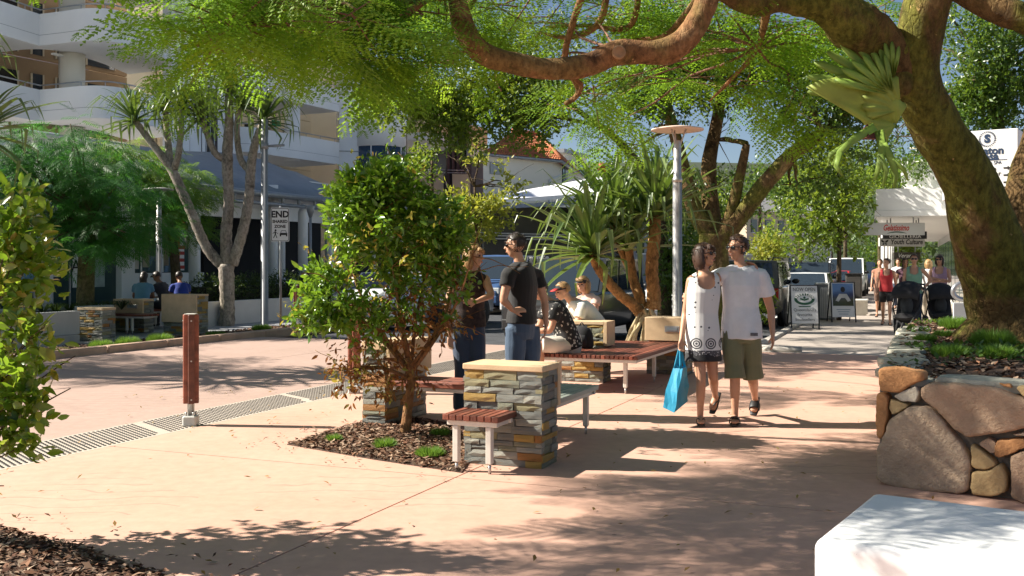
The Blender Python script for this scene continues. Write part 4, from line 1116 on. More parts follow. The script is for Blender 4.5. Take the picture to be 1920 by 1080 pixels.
def head(parent, p, axis, n, L, spread=1.0, wild=1.0, seed=0, limp=False):
    q = random.Random(seed); axis = Vector(axis).normalized(); x = axis.orthogonal().normalized(); y = axis.cross(x)
    for i in range(n):
        f = i / n; a = i * 2.399 + q.uniform(-.2, .2); el = R(82 - 95 * f * spread + q.uniform(-9, 9))
        out = x * math.cos(a) + y * math.sin(a); d = (axis * math.sin(el) + out * math.cos(el)).normalized()
        up = (Zv - d * Zv.dot(d));
        if up.length < .12: up = out * -1
        up.normalize(); s = up.cross(d); sc = L * q.uniform(.75, 1.12) * (.75 if f < .12 else 1)
        me = STRAPS[q.choice((3, 5, 5, 8, 3, 2) if limp and f > .08 else (0, 1, 6, 7) if f < .12 else (2, 3, 4, 5, 7, 8))]
        o = Vector(p) - axis * (.22 * f) + out * .035
        M4 = Matrix(((d.x, s.x, up.x, o.x), (d.y, s.y, up.y, o.y), (d.z, s.z, up.z, o.z), (0, 0, 0, 1))) @ Matrix.Diagonal((sc, sc * 1.05, sc, 1))
        piece('leaf', me, parent, M4)
def ringed(mb, pts, rad, seg=12):
    P, Q = spline([at(*p) for p in pts], [(r, r) for r in rad], 7)
    Q = [(r[0] * (1.07 if i % 2 else .97),) * 2 for i, r in enumerate(Q)]
    mb.tube(P, Q, seg, rough=.03)
pb = G(1212, 668)
sp1 = thing('screw_pine', 'screw pine with orange ringed stems and kinked strap leaves behind the seated people', 'screw pine', pb)
for pts, rad in (([(1200, 585, 17), (1188, 572, 17), (1160, 550, 16.95), (1134, 521, 16.9), (1119, 498, 16.85), (1106, 470, 16.8)], [.1, .095, .085, .08, .075, .06]),
                 ([(1224, 580, 17.1), (1226, 552, 17.1), (1222, 502, 17.1), (1227, 447, 17.1), (1229, 402, 17.1)], [.14, .115, .105, .105, .085]),
                 ([(1206, 580, 17.2), (1198, 555, 17.2), (1186, 517, 17.3), (1178, 458, 17.3)], [.1, .085, .08, .065]),
                 ([(1190, 530, 17.3), (1165, 470, 17.4), (1146, 415, 17.4)], [.06, .055, .045])):
    mb = MB(); ringed(mb, pts, rad); mb.build('stem', BARK_PAN, sp1, fix=False)
q = random.Random(3)
for i in range(13):
    a = q.uniform(0, 6.28); r = q.uniform(.22, .5); o = at(1198 + q.uniform(0, 28), 575 + q.uniform(-8, 12), 17.05)
    f = Vector((pb.x + r * math.cos(a), pb.y + .1 + r * math.sin(a), -.03))
    MB().tube([o, o.lerp(f, .45) + Vector((math.cos(a), math.sin(a), 0)) * .09, f], [.03, .034, .04], 7, sub=3).build('prop_root', M('prop_root', (.42, .35, .2), .8, .2, 9, .3), sp1, fix=False)
head(sp1, at(1106, 460, 16.8), (-.28, -.25, 1), 76, 1.5, .85, seed=1)
head(sp1, at(1229, 390, 17.1), (.05, -.1, 1), 66, 1.55, .7, seed=2)
head(sp1, at(1177, 450, 17.3), (-.1, -.1, 1), 48, 1.4, .75, seed=3)
head(sp1, at(1145, 400, 17.4), (-.15, .0, 1), 60, 1.55, .7, seed=4)
flower = MB().tube([at(1122, 318, 17.0), at(1128, 312, 16.9), at(1134, 322, 16.9)], [.02, .075, .02], 8, sub=3).build('dead_leaf_tuft', M('dead_tuft', (.42, .13, .06), .8, .3, 9, .3), sp1)

def tree_head_group(name, label, base, stems, heads, L, mat, seed0, roots=True, n=36):
    t = thing(name, label, 'screw pine', base)
    for pts, rad in stems:
        mb = MB(); ringed(mb, pts, rad); mb.build('stem', mat, t, fix=False)
    for i, (u, v, Y, ax) in enumerate(heads): head(t, at(u, v, Y), ax, n, L, 1.0, seed=seed0 + i, limp=True)
    return t
b2 = G(425, 610); Yb = b2.y
t2 = tree_head_group('screw_pine', 'grey branching screw pine with drooping leaf heads across the street', b2,
    [([(425, 622, Yb), (426, 560, Yb), (424, 495, Yb)], [.21, .18, .2]),
     ([(420, 500, Yb), (388, 465, Yb), (357, 395, Yb), (333, 340, Yb), (318, 312, Yb), (282, 265, Yb), (250, 222, Yb - .1)], [.15, .125, .12, .12, .11, .085, .075]),
     ([(320, 315, Yb), (316, 275, Yb + .1), (308, 195, Yb + .2)], [.1, .085, .07]),
     ([(326, 318, Yb), (336, 280, Yb - .2), (341, 200, Yb - .3)], [.09, .08, .065]),
     ([(426, 498, Yb), (424, 440, Yb + .1), (429, 380, Yb + .1), (426, 300, Yb + .1), (430, 220, Yb + .2), (428, 155, Yb + .2)], [.16, .145, .13, .14, .11, .09]),
     ([(422, 300, Yb + .1), (402, 285, Yb), (384, 240, Yb), (374, 212, Yb)], [.09, .08, .07, .06]),
     ([(436, 496, Yb), (456, 430, Yb - .1), (467, 370, Yb - .1), (470, 320, Yb - .1), (478, 270, Yb - .2), (496, 222, Yb - .2)], [.14, .13, .12, .12, .1, .08]),
     ([(468, 320, Yb - .1), (450, 295, Yb), (444, 235, Yb + .1), (452, 195, Yb + .1)], [.09, .08, .07, .06])],
    [(248, 216, Yb - .1, (-.3, -.1, 1)), (308, 190, Yb + .2, (-.05, .1, 1)), (341, 196, Yb - .3, (.1, -.2, 1)), (374, 208, Yb, (-.2, 0, 1)), (428, 148, Yb + .2, (0, 0, 1)), (453, 190, Yb + .1, (.1, .1, 1)), (498, 215, Yb - .2, (.35, -.1, 1))], 1.3, BARK_GREY, 20, n=42)
b3 = Vector((-8.9, 14.6, 0))
t3 = thing('screw_pine', 'screw pine past the left edge, only drooping leaf tips showing', 'screw pine', b3)
for k, (dx, dy, z) in enumerate(((-.9, .3, 4.4), (.75, .1, 4.6), (.2, -.8, 3.9), (-.1, .7, 5.0), (1.35, -.1, 3.55))):
    e = b3 + Vector((dx, dy, z)); mb = MB(); P, Q = spline([b3 + Zv * (-.02), b3 + Zv * 1.0, b3 + Vector((dx * .5, dy * .5, z * .62)), e], [(r, r) for r in (.2, .15, .1, .07)], 5); mb.tube(P, Q, 10); mb.build('stem', BARK_GREY, t3, fix=False)
    head(t3, e, (dx * .3, dy * .3, 1), 38, 1.2, 1.1, seed=40 + k)

# ================================================================ shrubs
LF_SHRUB = leafmat('glossy_shrub_leaf', [(.04, .115, .012), (.065, .17, .016), (.11, .24, .024), (.05, .14, .014), (.18, .29, .035), (.08, .2, .018)], .38, (.40, .62, .035), rough=.3, spec=.65)
LF_BROWN = leafmat('withered_leaf', [(.12, .04, .014), (.22, .085, .022), (.30, .15, .035), (.09, .032, .014), (.22, .2, .04)], .3, (.4, .16, .03), rough=.6)
LF_NEW = leafmat('new_leaf', [(.16, .22, .025), (.3, .28, .04), (.4, .24, .06), (.2, .26, .03)], .35, (.55, .5, .05), rough=.35, spec=.6)
sb = G(762, 813)
sh = thing('leafy_shrub', 'bushy glossy leaved small tree with withered lower twigs, growing from the mulch bed', 'shrub', sb)
Ys = sb.y
MB().tube([at(760, 822, Ys), at(764, 770, Ys), at(771, 715, Ys), at(766, 670, Ys)], [.052, .043, .04, .034], 10, sub=4, rough=.05).build('trunk', BARK_RED, sh, fix=False)
br = MB(); q = random.Random(8)
main = [(768, 672, 750, 590, 735, 500, 705, 400), (770, 690, 780, 600, 800, 500, 815, 390), (768, 700, 720, 640, 670, 590, 620, 530), (768, 690, 745, 560, 760, 440, 750, 330), (770, 700, 820, 630, 860, 560, 885, 480), (768, 710, 720, 690, 680, 690, 650, 700), (768, 690, 700, 600, 660, 500, 665, 400), (770, 690, 830, 600, 850, 520, 870, 430)]
ends = []
for m_ in main:
    dy = q.uniform(-.35, .35); P = [at(m_[2 * i], m_[2 * i + 1], Ys + dy * i / 3) for i in range(4)]
    br.tube(P, [.022, .016, .011, .005], 6, sub=3); ends += P[1:]
for i in range(90):
    a = q.choice(ends); b = a + Vector((q.gauss(0, .22), q.gauss(0, .22), q.gauss(.08, .2))); reach(br, a, b, .006, .002, .05, 4)
tag(br.build('branches', BARK_RED, sh, fix=False), kind='stuff')
lob = lobes_px([(752, 425, Ys, 112, 104, 480), (712, 350, Ys, 66, 40, 190), (785, 348, Ys, 64, 40, 160), (832, 440, Ys - .1, 38, 76, 170), (655, 405, Ys, 36, 66, 120), (636, 545, Ys - .1, 64, 60, 200), (592, 592, Ys - .1, 28, 28, 44), (755, 530, Ys, 95, 44, 100), (690, 605, Ys - .1, 55, 30, 56), (848, 540, Ys - .1, 34, 34, 26), (800, 575, Ys - .2, 45, 30, 26)])
leaf_crown('crown', lob, LF_SHRUB, sh, .085, 9, .15, 21, .42, 5.5, -.42, (LEAF_T, LEAF_F), .25, .1, .5)
leaf_crown('crown', lobes_px([(750, 590, Ys, 85, 60, 80), (680, 690, Ys - .1, 55, 60, 50), (825, 600, Ys - .1, 40, 45, 20), (760, 690, Ys, 60, 45, 24), (835, 480, Ys - .2, 30, 50, 10)]), LF_BROWN, sh, .065, 7, .18, 22, .6, 0, -9, (LEAF_T, LEAF_F), -.2, .6, .2)
leaf_crown('crown', lobes_px([(720, 330, Ys, 90, 35, 20), (640, 720, Ys - .1, 26, 20, 9), (575, 590, Ys - .15, 32, 30, 10), (640, 500, Ys - .2, 70, 50, 18), (740, 470, Ys - .5, 110, 90, 26), (700, 700, Ys - .2, 60, 60, 9)]), LF_NEW, sh, .06, 6, .12, 23, .6, 0, -9, (LEAF_T, LEAF_F))

LF_FORE = leafmat('ovate_leaf', [(.05, .13, .014), (.09, .2, .018), (.15, .27, .028), (.07, .16, .015), (.2, .28, .03), (.26, .2, .03)], .42, (.42, .62, .035), rough=.3, spec=.65)
fb = Vector((-3.35, 5.7, 0))
fs = thing('corner_shrub', 'glossy ovate leaved shrub leaning in from the left edge over the corner bed', 'shrub', fb)
br = MB()
fl_l = lobes_px([(35, 420, 5.5, 34, 50, 26), (20, 490, 5.5, 50, 50, 34), (48, 520, 5.4, 26, 40, 12), (10, 590, 5.4, 36, 50, 18), (48, 660, 5.3, 26, 40, 11), (10, 720, 5.3, 36, 40, 12), (45, 765, 5.3, 30, 28, 14), (20, 805, 5.3, 28, 22, 10), (70, 640, 5.3, 20, 30, 8), (12, 845, 5.3, 24, 22, 9), (5, 770, 5.35, 24, 40, 12), (82, 715, 5.25, 14, 12, 3), (-120, 500, 5.6, 110, 130, 120), (-120, 700, 5.6, 100, 110, 80), (-230, 380, 5.9, 140, 90, 80)])
for c, r, n in fl_l:
    for k in range(2): reach(br, fb + Vector((0, 0, .05)), Vector(c) + Vector((random.gauss(0, .1), random.gauss(0, .1), random.gauss(0, .1))), .009, .003, .08, 5, .1)
br.build('stems', BARK_DK, fs, fix=False)
leaf_crown('crown', fl_l, LF_FORE, fs, .082, 9, .17, 31, .6, 0, -9, (LEAF_T * np.array((1, 1.25, 1)), LEAF_F), .4, 0, .5)

# ================================================================ street trees
LF_FICUS = leafmat('fig_leaf', [(.03, .075, .012), (.05, .11, .016), (.085, .16, .02), (.04, .09, .013)], .38, (.32, .46, .03), rough=.36, spec=.55)
LF_FICUS2 = leafmat('bright_fig_leaf', [(.06, .12, .014), (.10, .18, .02), (.16, .24, .03), (.08, .14, .016)], .45, (.46, .56, .04), rough=.38, spec=.5)
LF_YEL = leafmat('yellow_green_leaf', [(.2, .25, .03), (.28, .31, .045), (.15, .21, .025), (.36, .32, .06)], .45, (.6, .6, .06), rough=.4)
LF_SHADE = leafmat('shaded_feather_leaf', [(.02, .085, .02), (.03, .12, .022), (.05, .17, .025), (.09, .22, .03)], .45, (.16, .5, .05), rough=.5, tone=True)  # leaf green darkened to stand in for a crown in shade
LF_FAR = leafmat('far_leaf', [(.03, .06, .015), (.05, .09, .02), (.07, .12, .025)], .3, (.25, .35, .05), rough=.6)
def tree(name, label, base, trunks, lobes, mat, size, per, twig, seed, barkm=BARK_DK, gapf=1.4, gapt=-.3, limbs=2, cat='tree', shell=.45, nup=.6, r=(.05, .015), group=None):
    t = thing(name, label, cat, base, 0, group)
    mb = MB()
    joints = []
    for pts, rad in trunks:
        P = [at(*p) for p in pts]; mb.tube(P, rad, 12, sub=4, rough=.05); joints += P[1:]
    mb.build('trunk', barkm, t, fix=False)
    bb = MB()
    for c, rr, n in lobes:
        for k in range(limbs):
            j = min(joints, key=lambda q: (q - Vector(c)).length)
            tgt = Vector(c) + Vector((random.gauss(0, rr[0] * .4), random.gauss(0, rr[1] * .4), random.gauss(0, rr[2] * .4)))
            reach(bb, j, tgt, *r, .06, 6, .15)
            for k2 in range(3): reach(bb, tgt, tgt + Vector((random.gauss(0, rr[0] * .4), random.gauss(0, rr[1] * .4), random.gauss(0, rr[2] * .4))), r[1], r[1] * .3, .05, 4)
    tag(bb.build('branches', barkm, t, fix=False), kind='stuff')
    leaf_crown('crown', lobes, mat, t, size, per, twig, seed, shell, gapf, gapt, nup=nup)
    return t
Yf = 23.0
tree('fig_tree', 'large spreading fig tree with forked dark limbs behind the walking couple', G(1345, 623),
     [([(1346, 628, Yf), (1345, 560, Yf), (1338, 480, Yf), (1340, 440, Yf)], [.42, .34, .33, .36]),
      ([(1338, 445, Yf), (1305, 400, Yf), (1285, 330, Yf), (1262, 240, Yf), (1230, 120, Yf)], [.24, .19, .16, .13, .08]),
      ([(1340, 445, Yf), (1332, 380, Yf + .3), (1330, 300, Yf + .5), (1350, 190, Yf + .8), (1340, 90, Yf + 1)], [.24, .2, .17, .13, .08]),
      ([(1344, 450, Yf), (1368, 410, Yf - .2), (1385, 340, Yf - .4), (1400, 270, Yf - .6)], [.18, .15, .12, .08]),
      ([(1346, 455, Yf), (1385, 410, Yf - .3), (1430, 350, Yf - .6), (1480, 295, Yf - .8), (1540, 250, Yf - 1), (1610, 190, Yf - 1)], [.24, .2, .19, .17, .14, .08])],
     lobes_px([(1290, 170, Yf, 130, 90, 520), (1400, 120, Yf, 130, 90, 520), (1190, 120, Yf, 110, 90, 400), (1480, 190, Yf - 1, 110, 90, 420), (1560, 130, Yf - 1, 100, 80, 330), (1380, 250, Yf, 110, 60, 300), (1240, 250, Yf - .5, 90, 55, 220), (1600, 240, Yf - 1, 70, 70, 200), (1130, 190, Yf, 80, 60, 200), (1500, 330, Yf, 70, 50, 110), (1300, 40, Yf, 200, 70, 420), (1500, 40, Yf, 150, 60, 330), (1320, 360, Yf + .5, 60, 40, 70)]),
     LF_FICUS, .125, 10, .42, 61, BARK_BIG, 1.3, -.22, 2, r=(.07, .015))
Y2 = 27.0
tree('fig_tree', 'fig tree with loose sunlit leaves hanging in front of the red tiled house', G(1246, 495 + 2945 / 27),
     [([(1246, 604, Y2), (1244, 480, Y2), (1225, 360, Y2), (1165, 270, Y2), (1080, 205, Y2), (1000, 150, Y2), (960, 90, Y2)], [.2, .17, .14, .1, .07, .05, .03]),
      ([(1120, 235, Y2), (1010, 215, Y2), (930, 225, Y2), (860, 225, Y2)], [.06, .045, .035, .02]), ([(985, 150, Y2), (900, 160, Y2), (800, 190, Y2)], [.08, .06, .03])],
     lobes_px([(770, 190, Y2, 75, 55, 420), (850, 222, Y2, 75, 48, 440), (930, 215, Y2, 80, 58, 480), (990, 240, Y2, 55, 36, 220), (1020, 180, Y2, 80, 60, 420), (880, 130, Y2, 110, 60, 220), (720, 170, Y2, 45, 40, 60), (980, 90, Y2, 110, 60, 200), (880, 270, Y2 - .3, 45, 16, 40)]),
     LF_FICUS2, .14, 9, .4, 62, BARK_DK, 1.6, -.5, 2, r=(.035, .01))
Y3 = 29.0
tree('young_tree', 'small yellow green tree between the leafy shrub and the pale house', G(895, 495 + 2945 / Y3),
     [([(895, 597, Y3), (897, 500, Y3), (893, 420, Y3), (890, 350, Y3)], [.07, .06, .05, .03])],
     lobes_px([(868, 318, Y3, 42, 34, 110), (905, 365, Y3, 60, 42, 200), (880, 420, Y3, 60, 40, 170), (945, 350, Y3, 26, 22, 20), (925, 400, Y3, 40, 30, 40), (890, 300, Y3, 50, 22, 34)]),
     LF_YEL, .15, 9, .36, 63, BARK_DK, 2.0, -.5, 2, r=(.03, .01))
Y4 = 28.0
tree('street_tree', 'young street tree with a thin dark stem behind the A-frame signs', G(1573, 495 + 2945 / Y4),
     [([(1573, 601, Y4), (1573, 520, Y4), (1574, 430, Y4), (1572, 350, Y4), (1570, 290, Y4)], [.075, .065, .055, .045, .02])],
     lobes_px([(1555, 340, Y4, 65, 40, 120), (1535, 400, Y4, 72, 45, 150), (1585, 385, Y4, 45, 50, 100), (1520, 450, Y4, 55, 34, 80), (1585, 445, Y4, 36, 30, 45), (1560, 300, Y4, 50, 30, 70)]),
     LF_FICUS2, .15, 9, .36, 64, BARK_DK, 1.8, -.4, 2, r=(.03, .01))
Y5 = 24.0
tree('shade_tree', 'dense dark tree rising behind the white hotel sign', Vector((13.2, 26, 0)),
     [([(1925, 610, 26), (1900, 450, 26), (1880, 300, 26), (1860, 150, 26)], [.3, .25, .2, .1])],
     lobes_px([(1850, 110, 26, 110, 100, 900), (1900, 190, 26, 80, 60, 420), (1820, 210, 26, 60, 50, 260), (1700, 270, 28, 60, 70, 260), (1780, 60, 27, 90, 80, 260), (1660, 200, 28, 70, 70, 180), (1930, 40, 26, 100, 80, 260)]),
     LF_FICUS, .13, 10, .4, 65, BARK_DK, 1.4, -.3, 2, r=(.06, .012))
Y6 = 40.0
for i, (u, v, Y, ru, rv, n, m_, lb, nm) in enumerate((
    (1650, 330, 34, 40, 40, 120, LF_FICUS2, 'small tree above the white shop roof', 'garden_tree'),
    (1460, 445, 44, 30, 26, 110, LF_FICUS2, 'pale bush between the parked cars and the far house', 'garden_tree'),
    (1440, 470, 38, 26, 24, 90, LF_YEL, 'bright low bush just above the off-roader roof', 'bush'),
    (1275, 480, 27, 34, 80, 240, LF_FICUS, 'upright leafy plant behind the lamp post and the couple', 'bush'),
    (1160, 380, 46, 80, 60, 300, LF_FICUS, 'tree behind the screw pine leaves', 'garden_tree'),
    (1405, 560, 24.5, 24, 34, 90, LF_FICUS2, 'leafy bush behind the walking couple', 'bush'),
    (1585, 300, 60, 50, 50, 160, LF_FICUS, 'dark tree far down the street on the right', 'garden_tree'),
    (1690, 470, 56, 34, 40, 130, LF_FICUS2, 'street tree far along the footpath past the hanging signs', 'garden_tree'),
    (1640, 480, 62, 40, 44, 150, LF_FICUS, 'darker street tree at the far end of the footpath', 'garden_tree'),
    (810, 300, 33, 34, 26, 90, LF_FICUS2, 'palm-like plant against the dark balcony recess', 'garden_tree'),
    (725, 320, 40, 40, 26, 110, LF_FICUS, 'dark plant under the round glass bay', 'garden_tree'),
    (1290, 395, 42, 70, 56, 260, LF_FICUS2, 'leafy tree filling the gap left of the forked fig trunk', 'garden_tree'),
    (1425, 365, 48, 80, 56, 300, LF_FICUS, 'broad dark tree behind the slanting fig limb', 'garden_tree'),
    (1500, 350, 56, 50, 50, 200, LF_FICUS2, 'sunlit tree behind the young street tree', 'garden_tree'),
    (1200, 330, 60, 70, 50, 260, LF_FICUS, 'tree rising behind the disc lamp', 'garden_tree'),
    (1560, 470, 70, 60, 50, 220, LF_FAR, 'far tree closing the view above the parked cars', 'garden_tree'))):
    g0 = at(u, v, Y); base_ = Vector((g0.x, g0.y, -.1 if g0.x < 8 else 0))
    k = 1.0 if Y < 40 else 1.35
    t = thing(nm, lb, 'tree' if 'tree' in nm else 'bush', base_)
    MB().tube([base_ - Zv * .05, base_.lerp(g0, .5), g0], [.1 * k, .08 * k, .04], 8, sub=3).build('trunk', BARK_DK, t, fix=False)
    leaf_crown('crown', lobes_px([(u, v, Y, ru, rv, n), (u - ru * .5, v + rv * .4, Y - .3, ru * .6, rv * .6, n // 3), (u + ru * .5, v + rv * .3, Y + .3, ru * .6, rv * .6, n // 3)]), m_, t, .15 * k, 9, .42 * k, 90 + i, .5, 1.8, -.45)

# feathery shade trees on the far pavement
Y7 = 22.5
ft = thing('feathery_tree', 'feathery tree in shade-darkened green growing from the white planter box across the street', 'tree', G(160, 495 + 2945 / Y7))
MB().tube([at(158, 628, Y7), at(160, 560, Y7), at(163, 470, Y7), at(166, 400, Y7), at(160, 330, Y7)], [.22, .19, .175, .15, .08], 12, sub=4).build('trunk', bark('olive_bark', (.14, .125, .055), (.10, .12, .03), (.2, .18, .09), 3, .5), ft, fix=False)
bb = MB()
fl_lobes = lobes_px([(60, 270, Y7, 90, 30, 30), (150, 300, Y7, 110, 36, 44), (30, 330, Y7, 70, 36, 30), (110, 360, Y7, 110, 36, 44), (220, 350, Y7, 90, 34, 36), (60, 410, Y7, 80, 34, 32), (170, 410, Y7, 100, 34, 40), (250, 420, Y7, 70, 28, 24), (110, 455, Y7 - .6, 90, 22, 20), (210, 450, Y7 - .6, 70, 20, 16), (0, 440, Y7, 60, 40, 20), (120, 240, Y7, 60, 18, 9)])
for c, r, n in fl_lobes:
    for k in range(2): reach(bb, at(164, 420, Y7), Vector(c) + Vector((random.gauss(0, .3), random.gauss(0, .3), random.gauss(0, .1))), .05, .012, .06)
tag(bb.build('branches', BARK_DK, ft, fix=False), kind='stuff')
frond_crown('crown', fl_lobes, LF_SHADE, ft, .5, 7, .55, 71, FROND_LO, flat=.2)
ft2 = thing('feathery_tree', 'feathery tree behind the grey lamp post, its green lightened as if touched by sun', 'tree', G(330, 495 + 2945 / 28.5))
MB().tube([at(328, 600, 28.5), at(330, 520, 28.5), at(322, 430, 28.5), at(318, 340, 28.5)], [.16, .14, .13, .07], 12, sub=4).build('trunk', BARK_DK, ft2, fix=False)
bb = MB(); l2 = lobes_px([(260, 290, 28.5, 60, 30, 30), (330, 335, 28.5, 60, 36, 34), (370, 375, 28.5, 30, 30, 20), (290, 370, 28.5, 70, 36, 34), (350, 420, 28.5, 50, 36, 26), (270, 440, 28.5, 60, 24, 18), (225, 270, 28.5, 34, 18, 9)])
for c, r, n in l2: reach(bb, at(322, 430, 28.5), Vector(c), .05, .012, .06)
tag(bb.build('branches', BARK_DK, ft2, fix=False), kind='stuff')
frond_crown('crown', l2, leafmat('lit_feather_leaf', [(.05, .13, .015), (.09, .2, .02), (.15, .25, .03)], .45, (.38, .56, .04), tone=True), ft2, .5, 7, .55, 72, FROND_LO, flat=.2)  # lighter leaf copy paints the sun onto this crown

# a broad tree just past the left edge, whose shade lies over the planter boxes across the street
bt_ = Vector((-17.5, 22.0, 0))
lt = thing('feathery_tree', 'broad feathery tree beyond the left edge, shading the planter boxes across the street', 'tree', bt_)
MB().tube([bt_ - Zv * .05, bt_ + Zv * 1.5, bt_ + Vector((.3, 0, 3.5)), bt_ + Vector((.4, .2, 5))], [.3, .25, .2, .1], 12, sub=4).build('trunk', BARK_DK, lt, fix=False)
lt2 = thing('feathery_tree', 'feathery tree past the left edge of the crossing, its shadow lying on the paving', 'tree', Vector((-13.6, 15.2, 0)))
MB().tube([Vector((-13.6, 15.2, -.05)), Vector((-13.5, 15.2, 2.5)), Vector((-13.2, 15.2, 5))], [.22, .18, .1], 12, sub=4).build('trunk', BARK_DK, lt2, fix=False)
frond_crown('crown', [(Vector((-13.2 + dx, 15.2 + dy, z)), (1.5, 1.3, .6), 22) for dx, dy, z in ((0, 0, 5.8), (1.3, .5, 5.4), (-1.2, .4, 5.6), (.3, 1.5, 5.5), (2.2, -.6, 5.2))], LF_SHADE, lt2, .6, 8, .6, 76, FROND_LO, flat=.2)
l3 = [(bt_ + Vector((dx, dy, z)), (2.4, 2.6, .9), n) for dx, dy, z, n in ((0, 0, 5.6, 50), (2.4, .5, 5.0, 44), (-2, 1, 5.2, 40), (.5, 3.2, 5.0, 44), (.6, -3.2, 4.8, 44), (3.4, -2.6, 4.6, 30), (3.2, 3.6, 4.5, 30), (1.5, 0, 6.6, 40))]
bb = MB()
for c, r, n in l3: reach(bb, bt_ + Vector((.3, 0, 3.6)), Vector(c), .09, .02, .06)
tag(bb.build('branches', BARK_DK, lt, fix=False), kind='stuff')
frond_crown('crown', l3, LF_SHADE, lt, .6, 8, .6, 75, FROND_LO, flat=.2)
# ================================================================ buildings across the street
GLS = glass('window_glass', (.022, .032, .042)); GLB = glass('blue_glass', (.03, .07, .13)); GLT = glass('shop_glass', (.05, .085, .085), .03)
RAILM = M('rail_steel', (.45, .46, .48), .3, .1, 6, 0, metal=.8)
ROOFM = M('grey_metal_roof', (.25, .275, .29), .45, .12, 2, .05, metal=.3)
DOORC = M('door_cream', (.55, .47, .33), .7, .05, 3, .05)
def path_wall(mb, pts, z0, z1, th):            # a wall along (x, y) points, thickened away from the camera
    P = [Vector((p[0], p[1], 0)) for p in pts]; Q = []
    for i, p in enumerate(P):
        d = (P[min(i + 1, len(P) - 1)] - P[max(i - 1, 0)]).normalized(); n = Vector((-d.y, d.x, 0))
        if n.y < 0: n = -n
        Q.append(p + n * th)
    for i in range(len(P) - 1):
        a, b, c, d = P[i], P[i + 1], Q[i + 1], Q[i]
        vs = [Vector((v.x, v.y, z)) for z in (z0, z1) for v in (a, b, c, d)]
        mb.add(vs, [(3, 2, 1, 0), (4, 5, 6, 7), (0, 1, 5, 4), (2, 3, 7, 6)] + ([(0, 4, 7, 3)] if i == 0 else []) + ([(1, 2, 6, 5)] if i == len(P) - 2 else []), False)
    return Q
def smooth_path(pts, n=5):
    P, _ = spline([Vector((p[0], p[1], 0)) for p in pts], [(1, 1)] * len(pts), n); return P
ab = thing('apartment_building', 'white apartment block with curved balconies and glass shopfronts across the street', 'building', ST(30, -30))
def UY(L): return [((u - U0) / FPX * Y, Y) for u, Y in L]
lp = smooth_path(UY([(-260, 31.5), (-130, 34.3), (0, 37.6), (74, 39.6)]), 2)[:-1] + smooth_path(UY([(74, 39.6), (112, 39.2), (160, 38.7), (205, 38.8), (250, 39.7), (300, 41.5), (345, 44.0)]), 5)
rp = smooth_path(UY([(440, 50.2), (480, 50.6), (520, 52.2), (560, 53.6), (600, 55.2), (636, 56.8)]), 3)
def off(P, dx, dy): return [(p[0] + dx, p[1] + dy) for p in P]
BK = -C * 3.4
for k, z in enumerate((7.12, 10.08, 13.04)):
    for bi, P in enumerate((lp, rp)):
        mb = MB(); path_wall(mb, P, z, z + 1.24, .16); bal = mb.build('balcony', FACADE, ab)
        gm = MB(); path_wall(gm, [(p[0] + .0, p[1] - .006) for p in P], z + .40, z + .415, .02); gm.build('groove_shadow_strip', GREYM, bal)  # grey strip on the balcony face stands in for a groove's shadow
        sl_ = MB(); Q = [Vector((p[0], p[1], 0)) + BK + A * .3 for p in P]
        for i in range(len(P) - 1):
            a, b, c, d = Vector((P[i][0], P[i][1], 0)), Vector((P[i + 1][0], P[i + 1][1], 0)), Q[i + 1], Q[i]
            a = a + BK * .05; b = b + BK * .05
            sl_.add([Vector((v.x, v.y, zz)) for zz in (z + .004, z + .22) for v in (a, b, c, d)], [(3, 2, 1, 0), (4, 5, 6, 7)])
        sl_.build('floor_slab', FACADE, bal)
        rl = MB(); rl.tube([Vector((p[0], p[1] + .08, z + 1.42)) for p in P], .028, 6)
        step = max(1, len(P) // 7)
        for p in P[::step]: rl.tube([Vector((p[0], p[1] + .08, z + 1.2)), Vector((p[0], p[1] + .08, z + 1.42))], .018, 6)
        rl.build('railing', RAILM, bal)
